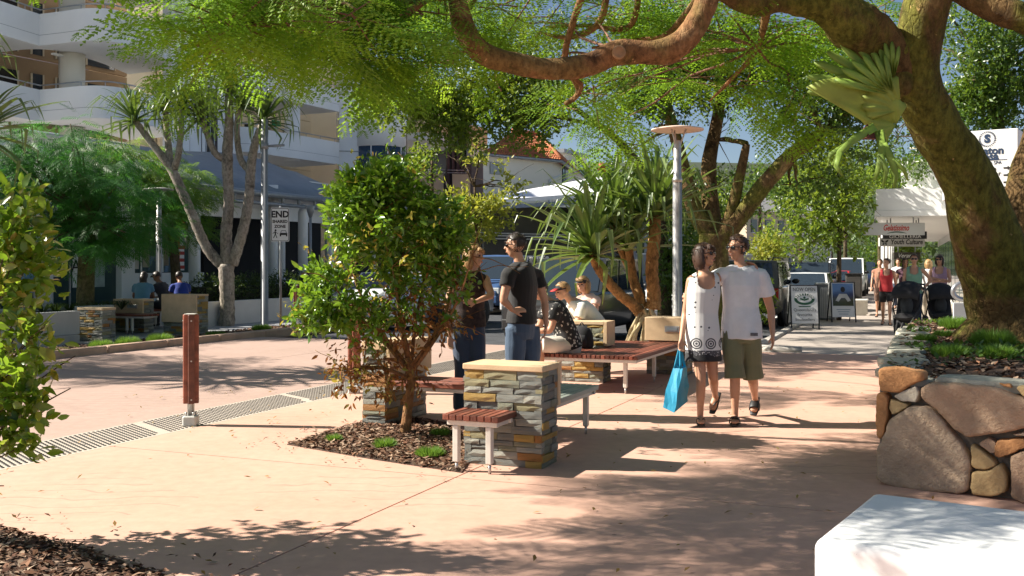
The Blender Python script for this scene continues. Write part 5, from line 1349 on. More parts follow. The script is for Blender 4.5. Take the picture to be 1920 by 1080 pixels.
# back walls of the balconies, doors, columns
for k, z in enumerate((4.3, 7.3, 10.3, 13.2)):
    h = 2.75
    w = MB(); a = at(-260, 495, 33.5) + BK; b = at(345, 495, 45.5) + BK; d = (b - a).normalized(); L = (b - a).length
    w.box((a + b) / 2 - Zv * EYE + Zv * (z + h / 2) , (L, .2, h + .2), d).build('wall', M('recess_shade_brown', (.30, .20, .11), .8, .1, .6, .15, 20) if k != 0 else FACADE, ab)  # wall colour darkened to stand in for shade in the balcony recess
    for (f0, f1, mt, nm) in ((.05, .30, DARKIN, 'window'), (.36, .60, DARKIN, 'window'), (.645, .685, GLS, 'door'), (.73, .80, DARKIN, 'window'), (.84, .95, GLS, 'window')):
        p0, p1 = a.lerp(b, f0), a.lerp(b, f1); n = Vector((d.y, -d.x, 0))
        fr = MB().box((p0 + p1) / 2 + n * .115 - Zv * EYE + Zv * (z + 1.16), ((p1 - p0).length, .06, 2.2), d).build(nm, mt, ab)
        f2 = MB()
        for q_ in (p0, p1): f2.box(q_ + n * .13 - Zv * EYE + Zv * (z + 1.16), (.07, .08, 2.2), d)
        f2.build('frame', DOORC, fr)
    w = MB(); a2 = at(440, 495, 52.0) + BK; b2_ = at(640, 495, 59.0) + BK; d2 = (b2_ - a2).normalized(); L2 = (b2_ - a2).length; n2 = Vector((d2.y, -d2.x, 0))
    w.box((a2 + b2_) / 2 - Zv * EYE + Zv * (z + h / 2), (L2 + 3, .2, h + .2), d2).build('wall', CREAM, ab)
    for f, mt, nm, ww in ((.82, DOORC, 'door', 1.0), (.30, DARKIN, 'window', 1.5), (.56, DARKIN, 'window', .6)):
        p0 = a2.lerp(b2_, f) + n2 * .13 - Zv * EYE
        dr = MB().box(p0 + Zv * (z + 1.08), (ww, .06, 2.1), d2).build(nm, mt, ab)
        if nm == 'door':
            MB().box(p0 + n2 * .04 + Zv * (z + 1.1), (.06, .04, .14), d2).build('handle', RAILM, dr)
            fr = MB()
            for sx in (-.56, .56): fr.box(p0 + d2 * sx + n2 * .01 + Zv * (z + 1.1), (.1, .1, 2.2), d2)
            fr.build('frame', M('door_frame_grey', (.32, .29, .24), .7, .05, 3, 0), dr)
            es = MB().box(p0 - d2 * .1 + n2 * .12 + Zv * (z + 2.42), (.62, .1, .3), d2).build('exit_sign', M('exit_green', (.02, .22, .1), .5, .05, 3, 0), ab)
            lettering('EXIT', .2, p0 - d2 * .1 + n2 * .175 + Zv * (z + 2.42), d2, Zv, WHITEP, es)
    for u, Y in ((135, 41.2), (-60, 38)):
        p = at(u, 495, Y); MB().lathe(Vector((p.x, p.y, 0)), [(.5, z - .25), (.5, z + h + .1)], 18).build('column', CREAMW, ab)
    if k in (1, 2):
        p = at(548, 495, 54.2); MB().lathe(Vector((p.x, p.y, 0)), [(.42, z - .25), (.42, z + h + .1)], 16).build('column', FACADE, ab)
        for u, Y in ((108, 41), (102, 41.5)):
            pass
        p = at(110, 495, 40.6); MB().box(Vector((p.x, p.y, z + 2.62)), (.6, .18, .07), A).build('ceiling_light', WHITEP, ab)
# plain wall between the balconies with piers and dark glazing
def facade_wall(u0, Y0, u1, Y1, z0, z1, mat, name='wall', th=.4):
    a = at(u0, 495, Y0); b = at(u1, 495, Y1); d = (b - a).normalized(); m_ = (a + b) / 2; n = Vector((d.y, -d.x, 0))
    return MB().box(Vector((m_.x, m_.y, (z0 + z1) / 2)) - n * (th / 2), ((b - a).length, th, z1 - z0), d).build(name, mat, ab), a, b, d, n
facade_wall(322, 42.8, 442, 50.0, 0, 16.4, FACADE)
for u, Y in ((338, 43.4), (356, 44.4), (372, 45.4)):
    p = at(u, 495, Y); MB().box(Vector((p.x, p.y, 8)), (.55, .5, 15.8), A).build('pier', FACADE, ab)
p0, p1 = at(374, 495, 45.4), at(408, 495, 47.6)
gw, *_ = facade_wall(378, 45.2, 408, 47.2, 4.6, 9.6, BROWNP, 'window', .2)
for f in (.25, .5, .75):
    a = at(378 + 30 * f, 495, 45.0 + 2 * f); MB().box(Vector((a.x, a.y, 7.1)), (.06, .1, 5), A).build('frame', GREYM, gw)
facade_wall(180, 47.5, 470, 62.0, 0, 16.6, CREAM, 'wall', .4)
facade_wall(430, 61.0, 660, 66.0, 0, 16.6, CREAM, 'wall', .4)
# plain right-hand wall and the round bay
facade_wall(636, 57.0, 700, 57.4, 0, 16.4, FACADE, 'wall', 4)
for z in (7.9, 11.1):
    a = at(636, 495, 56.96); b = at(700, 495, 57.36); d = (b - a).normalized(); m_ = (a + b) / 2; MB().box(Vector((m_.x, m_.y, z)), ((b - a).length, .02, .05), d).build('groove_shadow_strip', GREYM, ab)  # grey strip laid on the wall as a groove's shadow line
bc_ = at(711, 495, 58.3); bc_.z = 0; br_ = 1.55
MB().lathe(bc_, [(br_, 8.2), (br_, 10.4), (br_ - .03, 10.42)], 40).build('bay', FACADE, ab)
bg_ = MB().lathe(bc_, [(br_ - .06, 5.2), (br_ - .06, 8.2)], 40).build('window', GLB, ab)
fr = MB()
for k in range(10):
    a = R(36 * k + 8); fr.box(bc_ + Vector((math.cos(a), math.sin(a), 0)) * (br_ - .05) + Zv * 6.7, (.07, .07, 3.0), (math.cos(a), math.sin(a), 0))
fr.build('frame', WHITEP, bg_)
MB().lathe(bc_, [(br_, 3.2), (br_, 5.2)], 40).build('bay', FACADE, ab)
# ground floor: soffit, shopfronts, columns, awning
def T22(u, t): return -t / (math.sin(ANG) - math.cos(ANG) * (u - U0) / FPX)
def shop(u, t, z=0.0): Y = T22(u, t); p = at(u, 495, Y); return Vector((p.x, p.y, z))
SHT = -22.0
s_a, s_b = shop(-150, SHT), shop(640, SHT)
MB().box((s_a + s_b) / 2 - C * 3.2 + Zv * 4.4, ((s_b - s_a).length + 6, 7.0, .5), A).build('soffit', FACADE, ab)
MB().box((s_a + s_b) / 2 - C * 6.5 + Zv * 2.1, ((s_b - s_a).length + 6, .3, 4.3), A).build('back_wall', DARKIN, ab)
def shop_panel(u0, u1, z0, z1, mat, name, t=SHT, th=.08):
    a, b = shop(u0, t), shop(u1, t); return MB().box((a + b) / 2 + Zv * ((z0 + z1) / 2), ((b - a).length, th, z1 - z0), A).build(name, mat, ab)
shop_panel(230, 378, 0, 1.28, FACADE, 'wall', SHT + .02, .2)
shop_panel(218, 243, 0, 4.2, FACADE, 'pier', SHT + .05, .4)
for u0, u1 in ((-140, -20), (-18, 60), (62, 94), (96, 128), (130, 168), (170, 217)): 
    pn = shop_panel(u0 + 1, u1 - 1, .05, 4.1, GLT, 'window')
    a = shop(u1, SHT); MB().box(a + C * .02 + Zv * 2.1, (.05, .1, 4.1), A).build('frame', GREYM, pn)
for u0, u1 in ((244, 262), (264, 302), (304, 352)):
    pn = shop_panel(u0, u1 - .6, 1.3, 4.1, GLT, 'window')
    a = shop(u1, SHT); MB().box(a + C * .02 + Zv * 2.7, (.05, .1, 2.8), A).build('frame', WHITEP, pn)
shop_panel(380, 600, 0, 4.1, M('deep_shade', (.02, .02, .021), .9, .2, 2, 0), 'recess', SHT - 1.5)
# posters and sale lettering behind the glass
NRM = C
sale = shop_panel(332, 345, 1.35, 3.9, WHITEP, 'poster', SHT + .06, .02)
a = shop(338.5, SHT + .09)
for i, ch in enumerate('SALE'): lettering(ch, .74, a + Zv * (3.5 - i * .62), A, Zv, INKR, sale, bold=.02)
pn = shop_panel(318, 331, 2.4, 3.1, INKB, 'poster', SHT + .06, .02)
for u, z, h, w in ((70, 2.62, .46, 16),):
    p_ = shop_panel(108, 140, 2.35, 2.85, M('poster_grey', (.42, .46, .45), .6, .05, 3, 0), 'poster', SHT + .06, .02)
    lettering('SALE', .44, shop(124, SHT + .09) + Zv * 2.6, A, Zv, INK, p_)
p_ = shop_panel(136, 149, .9, 2.3, WHITEP, 'poster', SHT + .06, .02)
for i, ch in enumerate('SA'): lettering(ch, .5, shop(142.5, SHT + .09) + Zv * (2.0 - i * .52), A, Zv, INK, p_)
for u0, u1, z0, z1, col in ((250, 260, 1.4, 2.9, (.5, .48, .4)), (268, 280, 1.45, 2.6, (.32, .3, .2)), (12, 30, .5, 1.9, (.3, .03, .03)), (36, 56, .4, 1.7, (.2, .35, .5)), (176, 196, .9, 1.9, (.3, .38, .36)), (98, 108, 1.2, 3.3, (.55, .56, .54)), (304, 316, 1.5, 2.2, (.25, .2, .12))):
    shop_panel(u0, u1, z0, z1, M('display_%d' % u0, col, .7, .3, 4, 0), 'display', SHT + .055, .015)
def col_at(u, t, r, z1, z0=0): MB().lathe(shop(u, t), [(r, z0), (r, z1)], 18).build('column', FACADE, ab)
for u, t, r in ((82, -20.6, .22), (365, -20.8, .17), (512, -20.6, .17), (528, -21.6, .13), (618, -20.9, .17)): col_at(u, t, r, 4.2)
# curved metal awning
aw = MB(); rows = []
for (t, z) in ((-19.9, 3.82), (-21.0, 4.35), (-22.4, 4.95), (-24.0, 5.4), (-26, 5.7)):
    rows.append([shop(u, -20.4) + C * (t + 20.4) * (1 if u < 600 else .7) + Zv * (z - (.28 if u > 620 else 0)) for u in (352, 400, 450, 500, 550, 600, 640, 660)])
aw.sheet(rows, True); awo = aw.build('awning_roof', ROOFM, ab, fix=False); awo.modifiers.new('t', 'SOLIDIFY').thickness = .12
bm_ = MB()
for z, r in ((3.78, .1), (3.48, .06)): bm_.tube([shop(u, -19.75, z) for u in (340, 420, 500, 600)], r, 8)
for u in (352, 380, 410, 440, 470, 500, 530, 560, 590): bm_.tube([shop(u, -19.75, 3.48), shop(u, -19.75, 3.78)], .05, 6)
bm_.build('awning_beam', GREYM, ab)
fa = MB()
fa.box((shop(352, -21) + shop(640, -21)) / 2 + Zv * 3.6, ((shop(640, -21) - shop(352, -21)).length, .15, 1.1), A); fa.build('fascia', FACADE, ab)
MB().lathe(shop(568, -20.0), [(.17, 0), (.17, 3.3), (.17, 3.32), (.05, 3.6)], 18).build('column', FACADE, ab)
ul = shop(582, -18.6); t_ = thing('uplight_post', 'slim post with a funnel shaped lamp under the curved awning', 'street lamp', ul)
MB().lathe(ul, [(.045, 0), (.045, 3.1)], 10).build('post', GREYM, t_); MB().lathe(ul, [(.05, 3.05), (.17, 3.42), (.16, 3.43), (.04, 3.2)], 18).build('lamp_shade', GREYM, t_)
# handrails by the ramp
hr = thing('handrail', 'low steel handrail running in front of the shaded recess', 'handrail', shop(450, -19.0))
rl = MB()
for z in (1.05, .8): rl.tube([shop(u, -19.0, z + (0 if u > 420 else .0)) for u in (355, 420, 480, 560)], .025, 6)
rl.build('rail', RAILM, hr)
for u in (358, 400, 440, 480, 520, 556): MB().tube([shop(u, -19.0, -.02), shop(u, -19.0, 1.05)], .022, 6).build('post', RAILM, hr)
# white planter wall with clipped hedge
HEDGE = leafmat('hedge_leaf', [(.02, .04, .012), (.03, .06, .014), (.045, .08, .02)], .25, (.2, .3, .04))
pw = thing('low_wall', 'low white wall under the clipped hedge across the street', 'wall', shop(500, -16.9))
MB().box((shop(372, -16.9) + shop(608, -16.9)) / 2 + Zv * .29, ((shop(608, -16.9) - shop(372, -16.9)).length, .2, .62), A, ch=.01).build('wall', M('pale_panel', (.58, .585, .57), .8, .06, 2, .15, 30), pw)
hd = thing('hedge', 'dark clipped hedge behind the low white wall', 'hedge', shop(490, -17.6))
Lh = []
for i in range(14):
    p = shop(378 + i * 16.5, -17.6, .78); Lh.append((p, (.55, .45, .5), 130))
leaf_crown('foliage', Lh, HEDGE, hd, .07, 8, .14, 81, .35, 0, -9)
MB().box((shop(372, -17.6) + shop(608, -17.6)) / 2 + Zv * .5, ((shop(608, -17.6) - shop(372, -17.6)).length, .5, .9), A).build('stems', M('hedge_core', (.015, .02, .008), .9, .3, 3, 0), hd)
# big white planter, stone block, seats across the street
pg_ = thing('white_planter', 'long pale planter box holding strappy plants and the feathery tree', 'planter', shop(140, -16.0))
def seg(u0, u1, t, z0, z1, th, mat, name, par, ch=.01):
    a, b = shop(u0, t), shop(u1, t); return MB().box((a + b) / 2 - C * (th / 2) + Zv * ((z0 + z1) / 2), ((b - a).length, th, z1 - z0), A, ch=ch).build(name, mat, par)
PALEP = M('pale_planter', (.46, .455, .42), .8, .08, 2, .2, 40)
seg(-60, 150, -15.7, .16, .62, .2, PALEP, 'wall', pg_); seg(-60, 150, -15.6, -.02, .157, .3, CONC, 'plinth', pg_); seg(152, 214, -16.6, 0, .66, .2, PALEP, 'wall', pg_); seg(-60, 212, -17.7, 0, .62, .2, PALEP, 'wall', pg_); seg(-60, 212, -16.4, .1, .55, 1.3, EARTH, 'soil', pg_)
for i, (u, t) in enumerate(((80, -16.9), (105, -16.8), (130, -17), (185, -16.9), (205, -17.0), (228, -17.0))):
    p = shop(u, t, .52); pt = thing('strappy_plant', ('dark strappy plant at the street end of the pale planter', 'dark strappy plant just left of the feathery tree trunk', 'dark strappy plant in front of the feathery tree trunk', 'dark strappy plant just right of the feathery tree trunk', 'dark strappy plant left of the plaque block', 'dark strappy plant nearest the person in light blue')[i], 'plant', p, 0, 'strappy plants in the pale planter')
    V = []; F = []
    for k in range(46):
        a = random.uniform(0, 6.28); L = random.uniform(.45, .75); e = Vector((math.cos(a), math.sin(a), 0)); s_ = Zv.cross(e) * .012; b = len(V)
        for f in (0, .35, .7, 1): 
            c = p + e * (L * f * .8) + Zv * (L * (1.25 * f - 1.15 * f * f)); V += [c - s_ * (1.05 - f), c + s_ * (1.05 - f)]
        F += [(b + 2 * j, b + 2 * j + 1, b + 2 * j + 3, b + 2 * j + 2) for j in range(3)]
    put('leaves', np_mesh('leaves', [tuple(v) for v in V], F, HEDGE), pt)['kind'] = 'stuff'
def st_of(p): return p.x * A.x + p.y * A.y, p.x * C.x + p.y * C.y
gp_ = 'stone faced blocks across the street'
pillar('stone_pillar', 'dark slate faced block across the street, in the shade below the feathery tree', 15.5, 15.85, -16.05, -15.4, .67, None, .05, group=gp_)
pillar('stone_pillar', 'block with a plain pale slab facing us, just left of the red bollard top', 17.85, 18.2, -15.95, -15.0, .88, ('front', .26), .04, group=gp_)
pillar('stone_pillar', 'pale block with a small plaque beside the shaded bench across the street', 17.9, 18.2, -17.4, -16.55, .75, ('front', .42), .05, group=gp_, plaque=True)
bench('shaded_bench', 'shaded timber bench on pale legs across the street, before the lamp post', 17.3, 17.78, -17.2, -16.0, .44, 'C', [(17.38, -16.55), (17.38, -16.4)], SL_RED)

# ================================================================ dark and yellow apartments next along
yb = thing('yellow_apartments', 'ochre and dark brown apartment building past the white block', 'building', at(840, 495, 66))
def up(u, v, Y): return at(u, v, Y)
def wall3(u0, Y0, u1, Y1, z0, z1, mat, name, par, th=.4):
    a = at(u0, 495, Y0); b = at(u1, 495, Y1); a.z = b.z = 0; d = (b - a).normalized(); n = Vector((d.y, -d.x, 0))
    return MB().box((a + b) / 2 - n * (th / 2) + Zv * ((z0 + z1) / 2), ((b - a).length, th, z1 - z0), d).build(name, mat, par), d, n
def zof(v, Y): return EYE - (v - V0) / FPX * Y
wall3(758, 68, 850, 68.6, 0, zof(240, 68), BROWNP, 'wall', yb, 4)
wall3(836, 66.2, 884, 67.6, zof(390, 67), zof(180, 67), M('blue_black_cladding', (.035, .036, .045), .45, .2, 3, .1), 'wall', yb, 3)
for i in range(5): wall3(838 + i * 9, 66.1 + i * .26, 839 + i * 9, 66.13 + i * .26, zof(388, 67), zof(182, 67), BROWNP, 'batten', yb, .1)
bx = MB(); z0, z1 = zof(255, 62), zof(205, 62)
pp = [at(764, 495, 60.6), at(797, 495, 60.2), at(839, 495, 62.8), at(839, 495, 68), at(764, 495, 68)]
bx.prism([(p.x, p.y) for p in pp], z0, z1 + .6).build('balcony', YELL, yb)
MB().prism([(p.x + (-.02 if i in (0, 4) else .02), p.y - .06) for i, p in enumerate(pp)], z0 - .42, z0 - .003).build('balcony_edge', WHITEP, yb)
wall3(884, 67.0, 914, 68.2, zof(278, 67), zof(235, 67), YELL, 'balcony', yb, 3); wall3(882, 66.9, 916, 68.1, zof(292, 67), zof(279, 67), WHITEP, 'balcony_edge', yb, 3)
wall3(884, 69.5, 916, 70, 0, zof(292, 69), M('grey_recess', (.16, .16, .17), .8, .1, 2, 0), 'wall', yb, 2)
for f in (790, 812, 828): wall3(f, 67.9, f + 1, 67.91, 3, zof(300, 68), DARKIN, 'batten', yb, .1)
rl = MB()
for z in (zof(318, 66), zof(323, 66)): rl.tube([Vector(((u - U0) / FPX * Y, Y, z)) for u, Y in ((775, 66), (840, 66.3), (880, 66.6))], .03, 6)
rl.build('railing', RAILM, yb)
wall3(775, 66.05, 882, 66.7, zof(372, 66), zof(325, 66), CREAM, 'balcony', yb, .15)

# ================================================================ pale house with red tiled roof
hs = thing('tiled_house', 'pale cream house with an orange terracotta tiled roof', 'house', at(990, 495, 62))
h0, h1, h2 = at(906, 495, 57.0), at(1037, 495, 60.5), at(1092, 495, 71.0)
for h_ in (h0, h1, h2): h_.z = 0
ez = zof(296, 59); dF = (h1 - h0).normalized(); nF = Vector((dF.y, -dF.x, 0)); dS = (h2 - h1).normalized(); nS = Vector((dS.y, -dS.x, 0))
h3 = h0 + (h2 - h1)
MB().prism([(p.x, p.y) for p in ccw([h0, h1, h2, h3])], 0, ez).build('wall', CREAMW, hs)
er = (h0 + h1 + h2 + h3) / 4; rz = zof(254, 64)
ov = .35
e0, e1_, e2_, e3 = h0 - dF * ov + nF * ov, h1 + dF * ov + nF * ov, h2 + dF * ov - nF * ov, h3 - dF * ov - nF * ov
r0 = h0.lerp(h3, .5) + dF * .5; r1 = h1.lerp(h2, .5) - dF * 2.6
TILE = M('terracotta_tile', (.52, .175, .07), .75, .25, 2.5, .3, 30, rnd=.2)
def roof_face(pts, n_rows, n_cols, up3):      # corrugated rows of tiles over a sloping face a, b (eaves), c, d (ridge)
    a, b, c, d = pts; mb = MB(); nrm = (b - a).cross(d - a).normalized()
    if nrm.z < 0: nrm = -nrm
    for r in range(n_rows):
        f0, f1 = r / n_rows, (r + 1.12) / n_rows; f1 = min(1, f1); row0, row1 = [], []
        for k in range(n_cols * 2 + 1):
            g_ = k / (n_cols * 2); bumpz = (.055 if k % 2 else 0)
            row0.append(a.lerp(b, g_).lerp(d.lerp(c, g_), f0) + nrm * (bumpz + .07)); row1.append(a.lerp(b, g_).lerp(d.lerp(c, g_), f1) + nrm * (bumpz + .01))
        o = MB().sheet([row0, row1], False).build('tile_course', TILE, hs, fix=False)
        o.modifiers.new('t', 'SOLIDIFY').thickness = .03
    return
zE, zR = Zv * ez, Zv * rz
roof_face([e0 + zE, e1_ + zE, r1 + zR, r0 + zR], 14, 30, 1)
roof_face([e1_ + zE, e2_ + zE, r1 + zR + dF * .01, r1 + zR], 14, 18, 1)
MB().add([e0 + zE, e1_ + zE, e2_ + zE, e3 + zE, r0 + zR, r1 + zR], [(0, 1, 5, 4), (1, 2, 5), (2, 3, 4, 5), (3, 0, 4), (3, 2, 1, 0)]).build('roof', TILE, hs)
rd = MB(); rd.tube([e1_ + zE + Zv * .1, r1 + zR + Zv * .12], .13, 8); rd.tube([r0 + zR + Zv * .12, r1 + zR + Zv * .12], .13, 8); rd.build('ridge_tiles', TILE, hs)
MB().tube([e0 + zE - Zv * .06, e1_ + zE - Zv * .06, e2_ + zE - Zv * .06], .09, 8).build('gutter', GREYM, hs)
wv = h1.lerp(h2, .34); 
wd = MB().box(wv + nS * .03 + Zv * (zof(326, 63)), (1.5, .1, 1.5), dS).build('window', GLB, hs)
MB().box(wv + nS * .12 + Zv * (zof(345, 63)), (2.4, .16, .08), dS).build('sill', GREYM, wd)
MB().box(wv + nS * .1 + Zv * (zof(326, 63)), (.07, .08, 1.5), dS).build('frame', WHITEP, wd)
MB().tube([h1 - dF * .35 + nF * .1 + Zv * 2, h1 - dF * .35 + nF * .1 + Zv * (ez - 1.2), h1 + dF * .3 + nF * .3 + Zv * (ez - .9)], .07, 8).build('downpipe', WHITEP, hs)
wv2 = h0.lerp(h1, .18); w2 = MB().box(wv2 + nF * .03 + Zv * zof(317, 58), (1.0, .1, .7), dF).build('window', GREYM, hs)
h4 = thing('rear_house', 'pale flat roofed house stepping down behind the tiled roof', 'house', at(1090, 495, 82))
wall3(1060, 80, 1100, 84, 0, zof(287, 80), CREAMW, 'wall', h4, 5); wall3(1058, 79.4, 1104, 84, zof(287, 80), zof(280, 80), GREYM, 'roof', h4, 6)
w_, d_, n_2 = wall3(1088, 79.9, 1096, 81.5, zof(330, 80), zof(300, 80), GLB, 'window', h4, .2)
# white canopy roof in front of it
cp = thing('canopy_building', 'low shop with a deep white canopy roof and dark front, behind the men standing', 'building', at(1020, 495, 44))
q0, q1, q2, q3 = at(935, 382, 40), at(1140, 366, 44), at(1130, 336, 54), at(925, 372, 54)
MB().ext([q0, q1, q2, q3], Zv * .16).build('canopy_roof', M('white_canopy', (.78, .79, .82), .5, .04, 1, .02), cp)
MB().ext([at(935, 386, 40.1), at(1140, 370, 44.1), at(1140, 380, 44.1), at(935, 392, 40.1)], Vector((0, .12, 0))).build('fascia', M('blue_grey_trim', (.2, .24, .32), .6, .1, 2, 0), cp)
wa, *_ = wall3(880, 43.5, 1180, 48.5, zof(440, 44), zof(388, 46), M('dark_olive_wall', (.10, .092, .07), .8, .12, 1.5, .1), 'wall', cp, .5)
wb_, *_ = wall3(880, 43.9, 1180, 48.9, 0, zof(442, 44), M('shop_dark', (.022, .022, .024), .4, .3, 2, 0), 'shopfront', cp, .4)
for u in (905, 950, 1000, 1050, 1100): wall3(u, 43.8 + (u - 880) / 60, u + 1.4, 43.82 + (u - 880) / 60, 0, zof(444, 44), GREYM, 'frame', cp, .1)
for v in (436, 446): wall3(900, 42.6, 1165, 47.0, zof(v + 2.4, 43), zof(v, 43), M('light_trim', (.5, .5, .48), .6, .1, 3, 0), 'trim', cp, .2)
# dark low shops filling the middle distance
sb_ = thing('shop_row', 'shaded row of shops in the middle distance behind the parked cars', 'building', at(780, 495, 48))
wall3(640, 47, 905, 50, 0, 3.6, M('shop_dark2', (.03, .03, .033), .5, .3, 2, 0), 'shopfront', sb_, .5); wall3(635, 44.5, 915, 47.5, 3.5, 4.1, FACADE, 'awning', sb_, 3)
for u in (650, 700, 752, 806, 860): wall3(u, 45.2 + (u - 640) * .011, u + 6, 45.3 + (u - 640) * .011, 0, 3.5, FACADE, 'column', sb_, .3)
# far cream buildings and hill
for i, (u0, u1, Y, v0, lb, mt, rf) in enumerate(((1400, 1500, 95, 395, 'cream house seen between the fig tree limbs', M('far_cream', (.62, .5, .36), .8, .08, 1, 0), (.3, .29, .28)), (1490, 1560, 110, 402, 'pale far building above the parked cars', CREAMW, (.45, .45, .46)), (1285, 1330, 90, 405, 'small ochre house left of the forked fig trunk', YELL, (.4, .2, .12)), (1180, 1290, 70, 420, 'grey shaded shop beyond the screw pine', M('far_grey', (.3, .3, .3), .8, .1, 1, 0), (.25, .25, .26)))):
    t_ = thing('far_house', lb, 'house', at((u0 + u1) / 2, 495, Y))
    wall3(u0, Y, u1, Y + 6, -.2, zof(v0, Y), mt, 'wall', t_, 6)
    a = at(u0, 495, Y); b = at(u1, 495, Y + 6); d = (b - a).normalized(); n = Vector((d.y, -d.x, 0)); L = (b - a).length; c = (a + b) / 2; c.z = zof(v0, Y)
    MB().add([c - d * (L / 2 + .4) + n * .5, c + d * (L / 2 + .4) + n * .5, c + d * (L / 2 + .4) - n * 6.5, c - d * (L / 2 + .4) - n * 6.5, c - d * L * .3 - n * 3 + Zv * 1.7, c + d * L * .3 - n * 3 + Zv * 1.7], [(0, 1, 5, 4), (1, 2, 5), (2, 3, 4, 5), (3, 0, 4), (0, 3, 2, 1)]).build('roof', M('far_roof_%d' % i, rf, .8, .15, 2, 0), t_)
    k = max(2, int(L / 2.2))
    for j in range(k):
        w_ = MB().box(a.lerp(b, (j + .5) / k) * 1 + n * .04 - Zv * a.z + Zv * (zof(v0, Y) - 1.4), (.9, .08, 1.2), d).build('window', GLS, t_)
        MB().box(a.lerp(b, (j + .5) / k) + n * .09 - Zv * a.z + Zv * (zof(v0, Y) - 2.05), (1.1, .16, .08), d).build('sill', WHITEP, w_)
sw = thing('shelter_roof', 'long pale skylit shelter roof beyond the off-roader', 'shelter', at(1430, 495, 60))
rows = [[at(1385 + 12 * i, 478 - 16 * math.sin(math.pi * j / 5), 58 + j * .6 + i * .5) for i in range(9)] for j in range(6)]
o = MB().sheet(rows, True).build('roof', M('skylight_roof', (.55, .57, .58), .3, .1, 2, 0), sw, fix=False); o.modifiers.new('t', 'SOLIDIFY').thickness = .1
for i in (0, 4, 8): MB().tube([at(1385 + 12 * i, 478, 58 + i * .5), Vector((at(1385 + 12 * i, 478, 58 + i * .5).x, 58 + i * .5, -.1))], .08, 6).build('post', GREYM, sw)
hl = MB(); rows = []
for j, Y in enumerate((130, 180, 240, 320)):
    rows.append([(x, Y + 12 * math.sin(x * .02 + j), (-1, 13, 24, 0)[j] * (.75 + .35 * math.sin(x * .013 + 1.3)) ) for x in range(-320, 420, 24)])
tag(hl.sheet(rows, True).build('hill', M('hill_green', (.035, .05, .022), .95, .4, .06, 0), fix=False), kind='structure')
q = np.random.default_rng(4); xs = q.uniform(-280, 380, 900); yy = q.uniform(128, 230, 900)
Lf = [(Vector((x, y, max(0, (y - 128) * .17) * (.75 + .35 * math.sin(x * .013 + 1.3)) + 3)), (3.6, 3.6, 3.4), 16) for x, y in zip(xs, yy)]
leaf_crown('wooded_hillside', Lf, LF_FAR, None, .95, 6, 1.6, 83, .4, 0, -9)

# ================================================================ right-hand shops and signs
rs = thing('white_shop', 'white shop building with a deep flat awning over the footpath', 'building', FP(8, 5.5))
def fpu(u, Y, z=0): p = at(u, 495, Y); return Vector((p.x, p.y, z))
# awning slab follows the far footpath
a0 = fpu(1640, 28); da = B2; aL = 34
def awn(zb, zt, d0, d1, L0, L1, mat, name): 
    c = a0 + da * ((L0 + L1) / 2) + B2c * ((d0 + d1) / 2); return MB().box(c + Zv * ((zb + zt) / 2), (L1 - L0, d1 - d0, zt - zb), da, -B2c).build(name, mat, rs)
awn(2.86, 3.02, 0, 2.7, 0, aL, WHITEP, 'awning_soffit'); awn(3.024, 3.62, .03, 2.7, .03, aL, WHITEW, 'awning')
awn(3.63, 4.4, .75, 8, .9, aL, WHITEW, 'upper_wall'); awn(4.404, 4.5, .65, 8.1, .8, aL, WHITEP, 'coping')
rl = MB()
for z in (4.62, 4.8): rl.tube([a0 + da * .9 + B2c * .9 + Zv * z, a0 + da * .9 + B2c * 2.9 + Zv * z], .03, 6)
rl.build('roof_railing', M('cream_rail', (.6, .55, .44), .6, .1, 3, 0), rs)
awn(0, 2.86, 2.25, 2.75, -1.6, -.9, WHITEW, 'pier'); awn(0, 2.858, 2.5, 8, -.2, aL, WHITEW, 'wall'); awn(2.87, 4.3, 2.3, 8, -1.6, -.02, WHITEW, 'pier')
for i in range(10):
    w_ = awn(.12, 2.5, 2.44, 2.498, .6 + i * 3.2, 3.4 + i * 3.2, M('green_glass', (.05, .09, .085), .06, .1, 2, 0, spec=.8), 'window'); 
for i in range(5):
    p = a0 + da * (5 + i * 6) + B2c * .12; MB().lathe(p, [(.07, 0), (.07, 2.86)], 12).build('post', WHITEP, rs)
bn = awn(2.7, 4.2, 2.18, 2.24, -2.2, -1.62, M('blue_banner', (.012, .03, .14), .7, .2, 3, .1), 'banner')
def hang_sign(name, label, u0, u1, v0, v1, Y, mat, parts, edge=None):
    c = at((u0 + u1) / 2, (v0 + v1) / 2, Y); w = (u1 - u0) / FPX * Y; h = (v1 - v0) / FPX * Y; ax = (B2c * .9 + X * .35).normalized(); ax = X
    t = thing(name, label, 'sign', c, 0, 'signs hanging under the awning')
    MB().box(c, (w, .09, h), ax, ch=.008).build('panel', mat, t)
    for s in (-.32, .32): MB().lathe(c + ax * (w * s) + Zv * (h / 2 - .01), [(.018, 0), (.018, 2.87 - c.z - h / 2 + .03)], 8).build('hanger', GREYM, t)
    for (txt, size, dx, dz, ink, kw) in parts: lettering(txt, size, c + ax * dx + Zv * dz + Vector((0, -.048, 0)), ax, Zv, ink, t, **kw)
    return t, c, ax, w, h
t_, c, ax, w, h = hang_sign('hanging_sign', 'grey hanging sign with red Gelatissimo script, nearest under the awning', 1620, 1733, 418, 441, 28.4, M('sign_grey', (.5, .51, .5), .5, .03, 3, 0), [('Gelatissimo', .235, .03, .03, INKR, dict(shear=.35, bold=.006, width=.72))])
sw_ = MB(); k = 9
pts = [(-.27 + .54 * i / k, -.115 + .05 * math.sin(math.pi * i / k)) for i in range(k + 1)] + [(.27 - .54 * i / k, -.125 + .025 * math.sin(math.pi * (k - i) / k)) for i in range(k + 1)]
